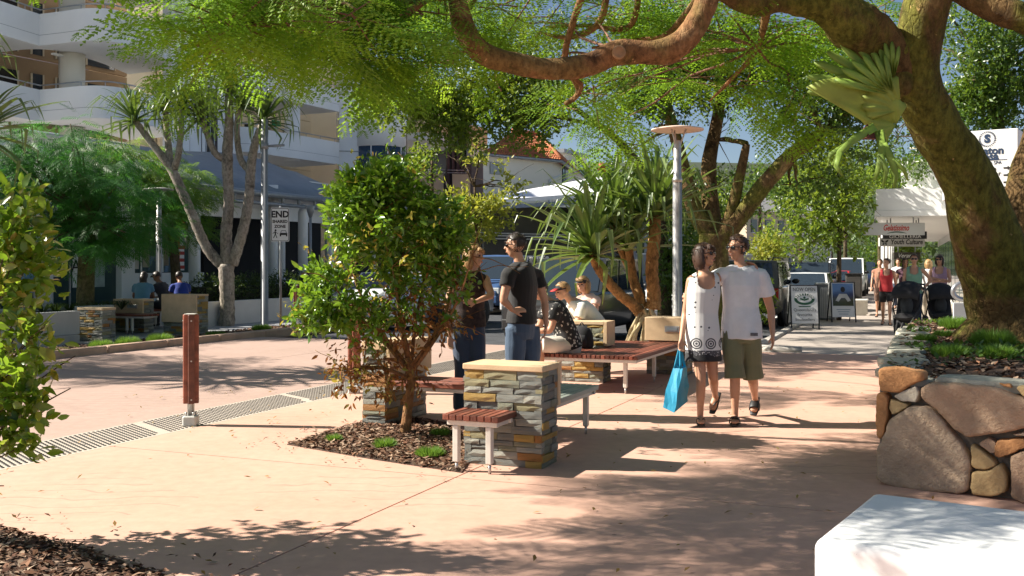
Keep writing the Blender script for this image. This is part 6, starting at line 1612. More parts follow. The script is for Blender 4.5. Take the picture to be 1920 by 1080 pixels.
sw_.ext([c + ax * (x_ + .06) + Zv * y_ + Vector((0, -.047, 0)) for x_, y_ in pts], Vector((0, -.003, 0))).build('swash', INKG, t_)
hang_sign('hanging_sign', 'black hanging sign lettered GIOIELLERIA, mostly behind the gelato sign', 1655, 1737, 434, 448, 29.2, BLACK, [('GIOIELLERIA', .13, .0, -.045, WHITEP, dict(width=.92))])
t_, c, ax, w, h = hang_sign('hanging_sign', 'pale hanging sign reading Youth Culture with a dark butterfly', 1648, 1733, 446, 462, 30.2, M('sign_pale', (.56, .56, .55), .5, .03, 3, 0), [('Youth Culture', .2, .13, .0, INK, dict(shear=.15, bold=.004, width=.95))])
bf = MB()
for s in (-1, 1):
    bf.ext([c - ax * .52 + ax * (s * x_) + Zv * y_ + Vector((0, -.047, 0)) for x_, y_ in ((0, .0), (.05, .05), (.11, .08), (.1, .02), (.05, -.02))], Vector((0, -.003, 0)))
    bf.ext([c - ax * .52 + ax * (s * x_) + Zv * y_ + Vector((0, -.047, 0)) for x_, y_ in ((0, -.02), (.045, -.03), (.075, -.07), (.03, -.085))], Vector((0, -.003, 0)))
bf.build('butterfly', INK, t_)
hang_sign('hanging_sign', 'small dark hanging sign with pale script, farthest under the awning', 1675, 1725, 473, 486, 36, M('sign_brown', (.05, .045, .035), .5, .1, 3, 0), [('Veranda', .2, 0, 0, WHITEP, dict(shear=.3, width=.65))])

# hotel sign beside the leaning tree
n1 = Vector((-.56, -.83, 0)).normalized(); ax1 = Vector((-n1.y, n1.x, 0)); ax1 = ax1 if ax1.x > 0 else -ax1
cr = at(1909, 305, 16.0); cr.z = 0; W1 = 1.12
hsn = thing('hotel_sign', 'tall white hotel sign with navy lettering and arrows behind the leaning trunk', 'sign', cr)
zt, zb_ = zof(240, 16), zof(372, 16); pcs = cr - ax1 * (W1 / 2) - n1 * .3 + Zv * ((zt + zb_) / 2)
MB().box(pcs, (W1, .6, zt - zb_), ax1, -n1, ch=.01).build('panel', WHITEP, hsn)
for s in (.2, .48): MB().lathe(Vector((pcs.x, pcs.y, 0)) + ax1 * s, [(.06, -.02), (.06, zb_ + .02)], 10).build('post', GREYM, hsn)
def on(u_frac, v): return cr + ax1 * u_frac + n1 * .004 + Zv * zof(v, 16)
ux = lambda u: ((u - U0) / FPX * cr.y - cr.x) / (ax1.x - (u - U0) / FPX * ax1.y)
xc = ux(1851)
e_ = lettering('S', .17, on(xc, 257), ax1, Zv, INKB, hsn, bold=.012)
wr = MB()
for k in range(26):
    a = 2 * math.pi * k / 26; o = on(xc, 257) + ax1 * (.115 * math.cos(a)) + Zv * (.115 * math.sin(a)); ee = ax1 * math.cos(a + .5) + Zv * math.sin(a + .5); ff = ax1 * -math.sin(a + .5) + Zv * math.cos(a + .5)
    wr.ext([o - ee * .02, o + ff * .008, o + ee * .02, o - ff * .008], n1 * .002)
wr.build('wreath_emblem', INKB, hsn)
lettering('Sheraton', .165, on(ux(1882), 280), ax1, Zv, INKB, hsn, bold=.006, align='RIGHT')
lettering('Noosa', .165, on(ux(1872), 291), ax1, Zv, INKB, hsn, bold=.006, align='RIGHT')
MB().box(on(ux(1848), 297.5), (.62, .004, .008), ax1, n1).build('rule', INKB, hsn)
lettering('RESORT & SPA', .072, on(ux(1878), 303), ax1, Zv, INKB, hsn, align='RIGHT')
lettering('Reception', .105, on(ux(1868), 314), ax1, Zv, INK, hsn, align='RIGHT')
lettering('Cellar', .105, on(ux(1877), 323.5), ax1, Zv, INK, hsn, align='RIGHT')
for v in (313.5, 327, 340.5, 350, 360):
    o = on(ux(1888), v); ar = MB()
    ar.ext([o + ax1 * x_ + Zv * y_ for x_, y_ in ((-.05, .012), (.01, .012), (.01, .034), (.055, 0), (.01, -.034), (.01, -.012), (-.05, -.012))], n1 * .002); ar.build('arrow', INK, hsn)
# ================================================================ vehicles
TYRE = M('tyre', (.018, .018, .018), .85, .2, 8, .1); RIMM = M('rim', (.45, .46, .47), .3, .1, 6, 0, metal=.8); LENS = glass('lamp_lens', (.55, .58, .6), .08); REDL = M('red_lens', (.35, .012, .01), .25, .1, 4, 0)
def car(name, label, pos, head, paint, kind='sedan', plate=None, face='front', L=None, W=None, H=None, group='cars in the street'):
    dims = {'sedan': (4.5, 1.72, 1.36), 'hatch': (3.9, 1.68, 1.4), 'suv': (4.7, 1.82, 1.78), 'van': (4.8, 1.85, 1.95)}[kind]
    L, W, H = L or dims[0], W or dims[1], H or dims[2]
    F = Vector((head[0], head[1], 0)).normalized(); S = Vector((F.y, -F.x, 0))          # forward, and to its right
    o = Vector(pos)
    t = thing(name, label, 'car', o, math.atan2(F.y, F.x), group)
    def p(x, y, z): return o + F * (x * L) + S * (y * W) + Zv * (z * H)
    belt = {'sedan': .66, 'hatch': .64, 'suv': .60, 'van': .58}[kind]
    # stations along the body: x, half width, bottom, shoulder, top of lower body
    if kind == 'suv': prof = [(-.5, .42, .26, .5, .56), (-.485, .48, .2, .56, .60), (-.3, .5, .17, .57, .61), (0, .5, .17, .57, .61), (.2, .5, .17, .57, .61), (.33, .49, .17, .55, .60), (.45, .47, .2, .51, .57), (.49, .43, .22, .46, .52), (.5, .4, .26, .42, .46)]
    elif kind == 'van': prof = [(-.5, .43, .22, .52, .58), (-.485, .49, .16, .55, .59), (0, .5, .14, .55, .59), (.3, .5, .14, .53, .58), (.42, .48, .15, .46, .53), (.485, .44, .16, .38, .44), (.5, .4, .2, .32, .36)]
    else: prof = [(-.5, .40, .3, .56, .62), (-.48, .47, .22, .6, .67), (-.36, .5, .18, .62, .68), (0, .5, .16, .61, .66), (.2, .5, .16, .6, .67), (.36, .48, .17, .55, .63), (.46, .45, .2, .48, .54), (.495, .38, .26, .42, .46)]
    rows = []
    for x, w, b, sh, tp in prof: rows.append([p(x, y, z) for y, z in ((-w * .86, b), (-w, b + .06), (-w, sh), (-w * .95, tp - .01), (-w * .8, tp), (0, tp + .012), (w * .8, tp), (w * .95, tp - .01), (w, sh), (w, b + .06), (w * .86, b))])
    mb = MB().sheet(rows, True); n = len(rows[0])
    mb.add(rows[0], [tuple(range(n))]); mb.add(rows[-1], [tuple(range(n))[::-1]])
    body = mb.build('body', paint, t)
    gh = {'sedan': ((-.40, -.24, .10, .27), .40), 'hatch': ((-.49, -.40, .10, .28), .41), 'suv': ((-.49, -.45, .08, .21), .42), 'van': ((-.49, -.46, .16, .36), .43)}[kind]
    (x0, x1, x2, x3), tw = gh; bz = belt - .01
    lo = [(-.46), .46]; gv = [p(x0, -.465, bz), p(x3, -.465, bz), p(x3, .465, bz), p(x0, .465, bz), p(x1, -tw, .985), p(x2, -tw, .985), p(x2, tw, .985), p(x1, tw, .985), p(x1 + .02, 0, 1.0), p(x2 - .02, 0, 1.0)]
    MB().add(gv, [(0, 1, 5, 4), (1, 2, 6, 5), (2, 3, 7, 6), (3, 0, 4, 7), (4, 5, 9, 8), (5, 6, 7, 8, 9), (4, 8, 7)][:4] + [(4, 5, 9, 8), (8, 9, 6, 7), (5, 6, 9), (4, 8, 7)]).build('cabin', paint, t)
    def pane(q4, nm='window', inset=.06, push=.008, mat=GLS):
        c = sum(q4, Vector()) / 4; nn = (q4[1] - q4[0]).cross(q4[3] - q4[0]).normalized()
        if nn.dot(c - p((x0 + x3) / 2, 0, .75)) < 0: nn = -nn
        return MB().ext([c + (v - c) * (1 - inset) + nn * push for v in q4], nn * .006).build(nm, mat, t)
    pane([gv[1], gv[2], gv[6], gv[5]], 'windscreen', .1); pane([gv[3], gv[0], gv[4], gv[7]], 'rear_window', .16)
    for a, b, c, d in ((0, 1, 5, 4), (2, 3, 7, 6)):
        lo0, lo1, hi1, hi0 = (gv[a], gv[b], gv[c], gv[d])
        if a == 2: lo0, lo1, hi1, hi0 = gv[3], gv[2], gv[6], gv[7]
        cuts = (0, .36, .66, 1) if kind in ('suv', 'van') else (0, .5, 1)
        for f0, f1 in zip(cuts, cuts[1:]):
            q4 = [lo0.lerp(lo1, f0 + .01), lo0.lerp(lo1, f1 - .01), hi0.lerp(hi1, f1 - .01), hi0.lerp(hi1, f0 + .01)]; pane(q4, 'window', .11)
    R_ = .335 if kind in ('sedan', 'hatch') else .37
    for x in (-.31, .31):
        for s in (-1, 1):
            c = p(x, s * .455, 0); c.z = o.z + R_
            w = MB().lathe(c - S * (s * .06), [(R_ * .62, -.03), (R_ * .95, -.03), (R_, 0), (R_, .13), (R_ * .95, .17), (R_ * .6, .175)], 20, axis=S * s).build('wheel', TYRE, t)
            MB().lathe(c + S * (s * .085), [(R_ * .64, -.02), (R_ * .62, .026), (R_ * .2, .014), (.03, .03)], 16, axis=S * s).build('rim', RIMM, w)
    for s in (-1, 1):
        MB().box(p(.478, s * .35, .46 if kind in ('suv',) else .47 if kind != 'van' else .4), (.13, W * .2, H * .1), F, ch=.02).build('headlight', LENS, t)
        MB().box(p(-.492, s * .41, .5), (.06, W * .1, H * .16), F, ch=.015).build('tail_light', REDL, t)
        MB().ball(p(x3 - .07, s * .53, belt + .06), (.07, .11, .075), 8, 6, F, S, Zv).build('mirror', BLACK, t)
    MB().box(p(.494, 0, .255), (.09, W * .84, H * .13), F, ch=.03).build('front_bumper', BLACK if kind == 'suv' else paint, t)
    MB().box(p(-.496, 0, .27), (.09, W * .88, H * .12), F, ch=.03).build('rear_bumper', BLACK if kind == 'suv' else paint, t)
    MB().box(p(.499, 0, .40), (.05, W * .48, H * .07), F, ch=.01).build('grille', BLACK, t)
    for e, nm in ((.512, 'number_plate'), (-.512, 'number_plate')):
        pc = p(e, 0, .29); pl_ = MB().box(pc, (.012, .38, .12), F).build(nm, WHITEP, t)
        if plate: lettering(plate, .13, pc + F * (.008 if e > 0 else -.008), S * (-1 if e > 0 else 1), Zv, INK, pl_)
    if kind == 'suv':
        for s in (-1, 1): MB().tube([p(x1 + .02, s * .36, 1.0), p(x1 + .04, s * .36, 1.035), p(x2 - .04, s * .36, 1.035), p(x2 - .02, s * .36, 1.0)], .018, 6).build('roof_rail', BLACK, t)
    # black discs stand in for the shaded gap around each wheel
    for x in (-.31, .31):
        for s in (-1, 1): MB().lathe(p(x, s * .46, 0) + Zv * R_, [(R_ * 1.16, -.02), (R_ * 1.16, .075)], 20, axis=S * s).build('arch_gap_disc', BLACK, t)
    return t
def paintm(n, c, met=.0): return M(n, c, .3, .03, 1, 0, metal=met, coat=.6, spec=.5)
WPT = paintm('white_paint', (.72, .73, .72)); SIL = paintm('silver_paint', (.45, .47, .5), .3); DKG = paintm('dark_green_paint', (.03, .038, .034)); CHA = paintm('charcoal_paint', (.018, .02, .022)); REDP = paintm('red_paint', (.42, .02, .02)); BLUP = paintm('blue_paint', (.05, .10, .22)); OLI = paintm('bronze_paint', (.11, .10, .075), .3); NAV = paintm('navy_paint', (.015, .025, .06))
def on_road(u, Y, z=-.09): p = at(u, 495, Y); return Vector((p.x, p.y, z))
hd = (-A.x, -A.y)
car('off_roader', 'black off-roader facing us behind the seated men, its plate just visible', on_road(1010, 19.6) + A * 2.3, hd, CHA, 'suv', 'B KY')
car('parked_car', 'bronze off-roader parked at the kerb right behind the walking man', FP(0, -1.28, -.09) + B2 * (25.8 - 19.8) / B2.y + B2 * 2.35 + B2c * .0, (B2.x, B2.y), OLI, 'suv', H=1.75)
car('parked_car', 'white sedan with a dark windscreen behind the NOW OPEN sign', on_road(1500, 32) + B2 * 2, (-B2.x, -B2.y), WPT, 'sedan')
car('parked_car', 'dark four-wheel drive facing us behind the white sedan', on_road(1512, 39) + B2 * 2, (-B2.x, -B2.y), CHA, 'suv', H=1.72)
car('parked_car', 'red car mostly hidden behind the thin street tree stem', on_road(1556, 43) + B2 * 2, (-B2.x, -B2.y), REDP, 'sedan')
car('parked_van', 'white van parked farther up the kerb behind the red car', on_road(1584, 49) + B2 * 2, (-B2.x, -B2.y), WPT, 'van')
car('parked_car', 'dark car beyond the white van near the far awning posts', on_road(1612, 58) + B2 * 2, (-B2.x, -B2.y), NAV, 'suv')
car('parked_car', 'small silver car at the far end of the row', on_road(1632, 68) + B2 * 2, (-B2.x, -B2.y), SIL, 'sedan')
car('silver_car', 'silver car in the lane beyond the bronze off-roader', on_road(1405, 44) + B2 * 2, (-B2.x, -B2.y), SIL, 'sedan')
car('white_car', 'white car coming down the street left of the lamp post', on_road(1246, 29.5) + A * 2.2, hd, WPT, 'sedan')
car('silver_car', 'silver sedan seen through the leafy shrub across the road', on_road(735, 25) + A * 2.2, hd, SIL, 'sedan')
car('blue_van', 'blue van in the shade behind the standing men', on_road(900, 33) + A * 2.0, hd, BLUP, 'van')
car('white_car', 'white car parked in the shade at the far kerb left of the shrub', on_road(655, 29) + A * 2.2, hd, WPT, 'hatch')
# ================================================================ people
def skinmat(name, c):
    m, nt, bs, out = nodes(name); vec = coords(nt)
    nt.links.new(ramp(nt, noise(nt, vec, 6, 4, .6), [(.3, tuple(x * .88 for x in c)), (.7, c)]), bs.inputs['Base Color'])
    bs.inputs['Roughness'].default_value = .5; bs.inputs['Subsurface Weight'].default_value = .08; bs.inputs['Subsurface Radius'].default_value = (.012, .005, .003)
    return m
SK_T = skinmat('tanned_skin', (.56, .30, .185)); SK_L = skinmat('light_skin', (.56, .32, .21)); SK_D = skinmat('brown_skin', (.24, .115, .06))
HAIRD = M('dark_hair', (.022, .013, .009), .45, .4, 14, .6, 90, stretch=(1, 1, .15)); HAIRB = M('brown_hair', (.05, .024, .014), .45, .4, 14, .6, 90, stretch=(1, 1, .15)); HAIRF = M('fair_hair', (.34, .2, .08), .5, .3, 14, .6, 90)
LIP = M('lips', (.35, .1, .08), .5, .1, 4, 0); SHADES = glass('dark_lens', (.008, .008, .009), .08)
def cloth(name, c, bmp=.35, sc=30): return M(name, c, .88, .1, 5, bmp, sc, sheen=.15, bdist=.008)
def fuse(name, mb, mat, parent, voxel=.008, it=3, folds=0.0, fk=18, vert=.35, seed=0, cut=None):
    me = mb.mesh('tmp', mat); o = bpy.data.objects.new('tmp', me); link(o)
    r = o.modifiers.new('r', 'REMESH'); r.mode = 'VOXEL'; r.voxel_size = voxel
    s = o.modifiers.new('s', 'SMOOTH'); s.factor = .5; s.iterations = it
    dg = bpy.context.evaluated_depsgraph_get()
    m2 = bpy.data.meshes.new_from_object(o.evaluated_get(dg)); bpy.data.objects.remove(o); bpy.data.meshes.remove(me)
    if cut is not None:
        import bmesh
        bm = bmesh.new(); bm.from_mesh(m2)
        bmesh.ops.delete(bm, geom=[v for v in bm.verts if cut(v.co)], context='VERTS'); bm.to_mesh(m2); bm.free()
    n = len(m2.vertices)
    if folds:
        P = np.empty(n * 3, np.float32); m2.vertices.foreach_get('co', P); P = P.reshape(-1, 3)
        N = np.array([v.normal for v in m2.vertices]); Q = P * np.array((1, 1, vert)); w = wavy(Q, fk, seed + 3) + .5 * wavy(Q, fk * 2.1, seed + 4)
        P = P + N * (w * folds)[:, None]; m2.vertices.foreach_set('co', P.astype(np.float32).ravel())
    m2.polygons.foreach_set('use_smooth', np.ones(len(m2.polygons), dtype=bool)); m2.materials.clear(); m2.materials.append(mat); m2.update(); m2.name = name
    return put(name, m2, parent)
def vdir(v): v = Vector(v); return v.normalized()
def hand(mb, w, d, n, k=1.0, curl=.35, thumb=1):
    d = vdir(d); n = vdir(Vector(n) - d * Vector(n).dot(d)); s = d.cross(n)
    mb.tube([w, w + d * .035 * k, w + d * .085 * k], [(.026 * k, .02 * k), (.038 * k, .017 * k), (.04 * k, .014 * k)], 10, side=s)
    for i, (y, L) in enumerate(((-.03, .062), (-.01, .074), (.01, .07), (.03, .055))):
        p = w + d * .078 * k + s * (y * k); pts = [p]; a = curl * .5
        for j in range(3):
            e = d * math.cos(a) + n * math.sin(a); p = p + e * (L * k / 3 * 1.1); pts.append(p); a += curl * (1 + .5 * j)
        mb.tube(pts, [.0095 * k, .009 * k, .0085 * k, .006 * k], 7)
    b = w + d * .02 * k - s * (.028 * k * thumb); mb.tube([b, b + (d * .6 - s * thumb * .7 + n * .35).normalized() * .04 * k, b + (d * .9 - s * thumb * .45 + n * .5).normalized() * .075 * k], [.013 * k, .0105 * k, .008 * k], 7)
def headm(mb, c, f, up=Zv, k=1.0):
    f = vdir(f); up = vdir(Vector(up) - f * Vector(up).dot(f)); s = up.cross(f)
    P = lambda x, y, z: c + (f * x + s * y + up * z) * k
    mb.ball(P(-.012, 0, .03), (.093 * k, .074 * k, .085 * k), 16, 12, f, s, up)
    mb.ball(P(.03, 0, -.02), (.058 * k, .058 * k, .085 * k), 14, 10, f, s, up)
    mb.tube([P(.005, 0, -.03), P(.04, 0, -.07), P(.06, 0, -.097)], [(.06 * k, .05 * k), (.05 * k, .036 * k), (.026 * k, .02 * k)], 10, side=s)
    mb.tube([P(.082, 0, .028), P(.098, 0, .005), P(.108, 0, -.014), P(.088, 0, -.024)], [.010 * k, .012 * k, .016 * k, .011 * k], 8)
    mb.ball(P(.072, 0, .045), (.02 * k, .05 * k, .014 * k), 10, 6, f, s, up)
    mb.ball(P(.086, 0, -.052), (.012 * k, .024 * k, .011 * k), 8, 6, f, s, up)
    for e in (-1, 1): mb.ball(P(-.008, e * .076, -.002), (.02 * k, .011 * k, .031 * k), 8, 6, f, s, up); mb.ball(P(.058, e * .038, -.015), (.024 * k, .022 * k, .022 * k), 8, 6, f, s, up)
    return P, f, s, up
def hairm(P, f, s, up, k, style):
    mb = MB(); c = P(-.014, 0, .036); seg, rings = 22, 14; vs = []; fs = []
    vs_i = {}
    def keep(th, a):
        # face opening: forward, below the hair line
        x = math.cos(th) * math.cos(a); z = math.sin(th); y = abs(math.cos(th) * math.sin(a))
        if style == 'long' or style == 'bob': return not (x > .28 and z < .50 and y < .93)
        if style == 'short': return z > .12 - (.55 if x < -.15 else 0) + (.42 if x > .5 else 0) and not (x > .45 and z < .52)
        return True
    for i in range(rings + 1):
        th = -math.pi / 2 + math.pi * i / rings
        for j in range(seg):
            a = 2 * math.pi * j / seg; g_ = 1.09 + .02 * math.sin(a * 5 + i); vs.append(c + (f * (math.cos(th) * math.cos(a) * .094) + s * (math.cos(th) * math.sin(a) * .077) + up * (math.sin(th) * .088)) * (k * g_))
    for i in range(rings):
        for j in range(seg):
            th = -math.pi / 2 + math.pi * (i + .5) / rings; a = 2 * math.pi * (j + .5) / seg
            if keep(th, a): fs.append((i * seg + j, i * seg + (j + 1) % seg, (i + 1) * seg + (j + 1) % seg, (i + 1) * seg + j))
    mb.add(vs, fs, True); return mb
def sunglasses(P, s, f, up, k, par):
    mb = MB()
    for e in (-1, 1): mb.ball(P(.089, e * .033, .017), (.011 * k, .033 * k, .021 * k), 12, 8, f, s, up)
    mb.tube([P(.098, -.02, .022), P(.101, 0, .024), P(.098, .02, .022)], .005 * k, 6)
    for e in (-1, 1): mb.tube([P(.085, e * .06, .022), P(.04, e * .079, .02), P(-.02, e * .081, .012)], [.005 * k, .004 * k, .003 * k], 6)
    return mb.build('sunglasses', SHADES, par)
def limbm(mb, pts, rad, seg=12): mb.tube(pts, rad, seg, sub=4)
def person(name, label, J, skin, hair, hairstyle, shirt=None, sleeves=.5, legs=None, leglen=1.0, shoes=None, k=1.0, voxel=.012, glasses=False, group=None, build=1.0, hem=None, neck_open=0.0, skirt=None, bags=None, cuff=1.0, ties=None, foldk=18, hat=None, strap=False, shoe_style='shoe', extra_hair=None, chest_top=None):
    t = thing(name, label, 'person', J['ground'], 0, group)
    f = vdir(J['f']); s = Zv.cross(f); s = s if 'sl' not in J else vdir(J['sl'])
    b = MB(); w = build; pel, wai, che, sho, nck = J['pelvis'], J['waist'], J['chest'], J['sho'], J['neck']
    tor = [pel - Zv * .09 * k, pel, wai, che, sho, (sho + nck) / 2 + Zv * .01, nck]
    tr_ = [(.12 * w, .1 * w), (.165 * w, .118 * w), (.138 * w, .098 * w), (.158 * w, .115 * w), (.15 * w, .085 * w), (.075, .065), (.052, .055)]
    tr_ = [(a * k, c_ * k) for a, c_ in tr_]
    b.tube(tor, tr_, 18, side=s, sub=4)
    hd_ = J['head']; b.tube([nck - Zv * .03 * k, nck.lerp(hd_, .5), hd_ - Zv * .02], [.054 * k, .05 * k, .05 * k], 12)
    P, hf, hs_, hu = headm(b, hd_, J['hf'], J.get('hup', Zv), k)
    for sd in 'ab':
        S, E, W = J['s' + sd], J['e' + sd], J['w' + sd]
        b.tube([nck - Zv * .03 * k, nck.lerp(S, .5) - Zv * .03 * k, S - Zv * .02 * k], [.045 * k, .046 * k * w, .042 * k * w], 10, sub=2)
        limbm(b, [sho.lerp(S, .75) - Zv * .015, S - Zv * .012, S.lerp(E, .4), E, E.lerp(W, .3), W], [(.055 * k * w, .055 * k * w), (.054 * k * w, .058 * k * w), (.045 * k * w, .048 * k * w), (.036 * k * w, .037 * k * w), (.037 * k * w, .035 * k * w), (.024 * k, .022 * k)])
        hd2 = J.get('h' + sd, (W - E)); n_ = J.get('n' + sd, f); hand(b, W, hd2, n_, k, J.get('c' + sd, .35), J.get('t' + sd, 1))
        H, K, A_ = J['hip' + sd], J['k' + sd], J['a' + sd]
        limbm(b, [H + (K - H) * -.06, H.lerp(K, .15), H.lerp(K, .55), K, K.lerp(A_, .3), K.lerp(A_, .75), A_], [(.072 * k * w, .080 * k * w), (.080 * k * w, .086 * k * w), (.068 * k * w, .073 * k * w), (.05 * k, .053 * k), (.05 * k, .055 * k), (.034 * k, .036 * k), (.032 * k, .034 * k)])
        T = J['t_' + sd]; d = (T - A_); 
        heel = A_ - vdir(d) * .045 * k - Zv * .035 * k
        b.tube([heel, A_.lerp(T, .35) - Zv * .012 * k, A_.lerp(T, .75) - Zv * .0 * k, T], [(.03 * k, .03 * k), (.037 * k, .035 * k), (.042 * k, .022 * k), (.03 * k, .014 * k)], 10, sub=3)
    body = fuse('body', b, skin, t, voxel)
    def soles(sd, r=(.045, .012)):
        A_, T = J['a' + sd], J['t_' + sd]; dd = vdir(T - A_); upv = vdir(Zv - dd * Zv.dot(dd)); return A_, T, dd, upv
    # hair
    if hair:
        hm = hairm(P, hf, hs_, hu, k, hairstyle)
        if hairstyle == 'bob':
            for y in (-1, 1): hm.tube([P(-.02, y * .062, .06), P(-.03, y * .074, 0), P(-.025, y * .072, -.08), P(-.02, y * .058, -.125)], [(.045 * k, .022 * k), (.055 * k, .024 * k), (.05 * k, .022 * k), (.02 * k, .012 * k)], 10, side=hf, sub=3)
            hm.tube([P(-.07, 0, .05), P(-.09, 0, -.02), P(-.08, 0, -.12)], [(.06 * k, .03 * k), (.075 * k, .035 * k), (.05 * k, .025 * k)], 12, side=hs_, sub=3)
            hm.tube([P(.07, -.05, .085), P(.088, 0, .075), P(.075, .05, .05)], [(.02 * k, .02 * k), (.022 * k, .016 * k), (.016 * k, .014 * k)], 8, sub=3)
        if hairstyle == 'long':
            hm.tube([P(-.06, 0, .05), P(-.085, 0, -.04), P(-.08, 0, -.18), P(-.07, 0, -.26)], [(.065 * k, .04 * k), (.08 * k, .045 * k), (.075 * k, .035 * k), (.03 * k, .015 * k)], 12, side=hs_, sub=3)
        if extra_hair == 'bun': hm.ball(P(-.12, 0, .06), (.045 * k,) * 3, 10, 8)
        if extra_hair == 'sideburn':
            for e in (-1, 1): hm.tube([P(.012, e * .076, .03), P(.018, e * .074, -.03)], [(.009 * k, .004 * k), (.006 * k, .003 * k)], 8, side=hf)
        hm.v = [tuple(Vector(v_) + (Vector(v_) - P(0, 0, .02)).normalized() * (w_ * .0045 * k)) for v_, w_ in zip(hm.v, wavy(np.array([tuple(x) for x in hm.v]), 75, 5))]; 
        if voxel < .0125:
            qh = random.Random(len(label)); pool = list(hm.v); st_m = MB()
            for _ in range(340):
                p_ = Vector(qh.choice(pool)); 
                if (p_ - P(0, 0, 0)).dot(hf) > .055 * k and (p_ - P(0, 0, 0)).dot(hu) < .05 * k: continue
                o_ = (p_ - P(-.01, 0, .02)).normalized(); dn_ = (-hu * (.9 if hairstyle != 'short' else .35) + hf * qh.uniform(-.5, .3) + hs_ * qh.uniform(-.3, .3)); dn_ = (dn_ - o_ * dn_.dot(o_)).normalized(); L_ = qh.uniform(.02, .05 if hairstyle != 'short' else .028) * k
                st_m.tube([p_ + o_ * .006, p_ + dn_ * L_ * .5 + o_ * .012 * k, p_ + dn_ * L_ + o_ * qh.uniform(.002, .014) * k], [.003 * k, .0028 * k, .0008], 4, cap=False)
            tag(st_m.build('hair_strands', hair, t, fix=False), kind='stuff')
        h_ = hm.build('hair', hair, t, fix=False); so = h_.modifiers.new('t', 'SOLIDIFY'); so.thickness = .012 * k; so.offset = .2
        if hairstyle in ('bob', 'short') and k > .9 and voxel < .01:
            pass
    MB().ball(P(.099, 0, -.052), (.004 * k, .022 * k, .006 * k), 8, 6, hf, hs_, hu).build('mouth', LIP, t)
    if glasses: sunglasses(P, hs_, hf, hu, k, t)
    else:
        for e in (-1, 1): MB().ball(P(.079, e * .031, .014), (.01 * k, .014 * k, .009 * k), 8, 6, hf, hs_, hu).build('eye', M('eye', (.05, .035, .03), .2, .2, 5, 0), t)
    if hat: hat(P, hf, hs_, hu, k, t)
    # clothes
    if shirt is not None:
        c = MB(); e = .02
        hz = hem if hem is not None else pel - Zv * .04
        fl_ = J.get('flare', 1.0)
        st = [hz, hz.lerp(wai, .5), wai, che, sho + Zv * .005] + [(sho + nck) / 2 + Zv * .006, sho.lerp(nck, .8)]
        rr = [(.172 * w * fl_ + e, .128 * w * fl_ + e), (.168 * w * (1 + (fl_ - 1) * .5) + e, .122 * w + e), (.148 * w + e, .106 * w + e), (.160 * w + e, .118 * w + e), (.152 * w + e * .8, .088 * w + e)] + [(.09 + e * .4, .07 + e * .5), (.062 + .006, .06 + .006)]
        c.tube(st, [(a * k, q_ * k) for a, q_ in rr], 22, side=s, sub=4)
        for sd in 'ab':
            S = J['s' + sd]; f_ = .78 if strap else 1
            c.tube([nck - Zv * .028 * k, nck.lerp(S, .5 * f_) - Zv * .026 * k, nck.lerp(S, f_) - Zv * .02 * k], [.058 * k, .065 * k * w, (.058 if strap else .064) * k * w], 10, sub=2)
        if sleeves > 0:
            for sd in 'ab':
                S, E = J['s' + sd], J['e' + sd]; q_ = S.lerp(E, sleeves)
                c.tube([sho.lerp(S, .55) - Zv * .02 * k, S - Zv * .016 * k, S.lerp(q_, .5), q_], [(.068 * k * w, .068 * k * w), (.07 * k * w, .072 * k * w), (.067 * k * w * cuff, .066 * k * w * cuff), (.068 * k * w * cuff, .068 * k * w * cuff)], 14, sub=3)
        sl, zn = s, nck.z
        def cutter(v):
            d = v - sho; x = abs(d.dot(sl)); y = d.dot(f)
            if v.z > zn + .004 * k: return True
            if not strap: return False
            if y > .0 and x < .088 * k * w and v.z > sho.z - (.105 * k if y > 0 else 0) + 5.5 * x * x / k: return True      # scooped neckline
            if v.z > sho.z - .005 and x < .06 * k: return True
            return False
        fuse('shirt' if skirt is None else 'dress', c, shirt, t, voxel, 2, .006 * k, foldk, .35, len(label), cutter)
    if legs is not None:
        c = MB()
        c.tube([pel + Zv * .13 * k, pel + Zv * .04 * k, pel - Zv * .05 * k, pel - Zv * .13 * k], [(.155 * w * k, .112 * w * k), (.175 * w * k, .132 * w * k), (.172 * w * k, .128 * w * k), (.13 * w * k, .112 * w * k)], 18, side=s, sub=3)
        for sd in 'ab':
            H, K, A_ = J['hip' + sd], J['k' + sd], J['a' + sd]
            full = leglen >= 1; pts = [H + (K - H) * -.08, H.lerp(K, .35), H.lerp(K, .7)] + ([K, K.lerp(A_, .4), A_ - (A_ - K) * .02 ] if full else [H.lerp(K, leglen / .5) if leglen < .5 else K])
            base_ = [.098, .102, .087]; rr = base_ + ([.076, .074, .068] if full else [.088])
            c.tube(pts, [r_ * k * w * (1 if i < 3 else cuff) for i, r_ in enumerate(rr)], 14, sub=4)
        fuse('trousers' if leglen >= 1 else 'shorts', c, legs, t, voxel, 2, .006 * k, foldk, .5, len(label) + 1)
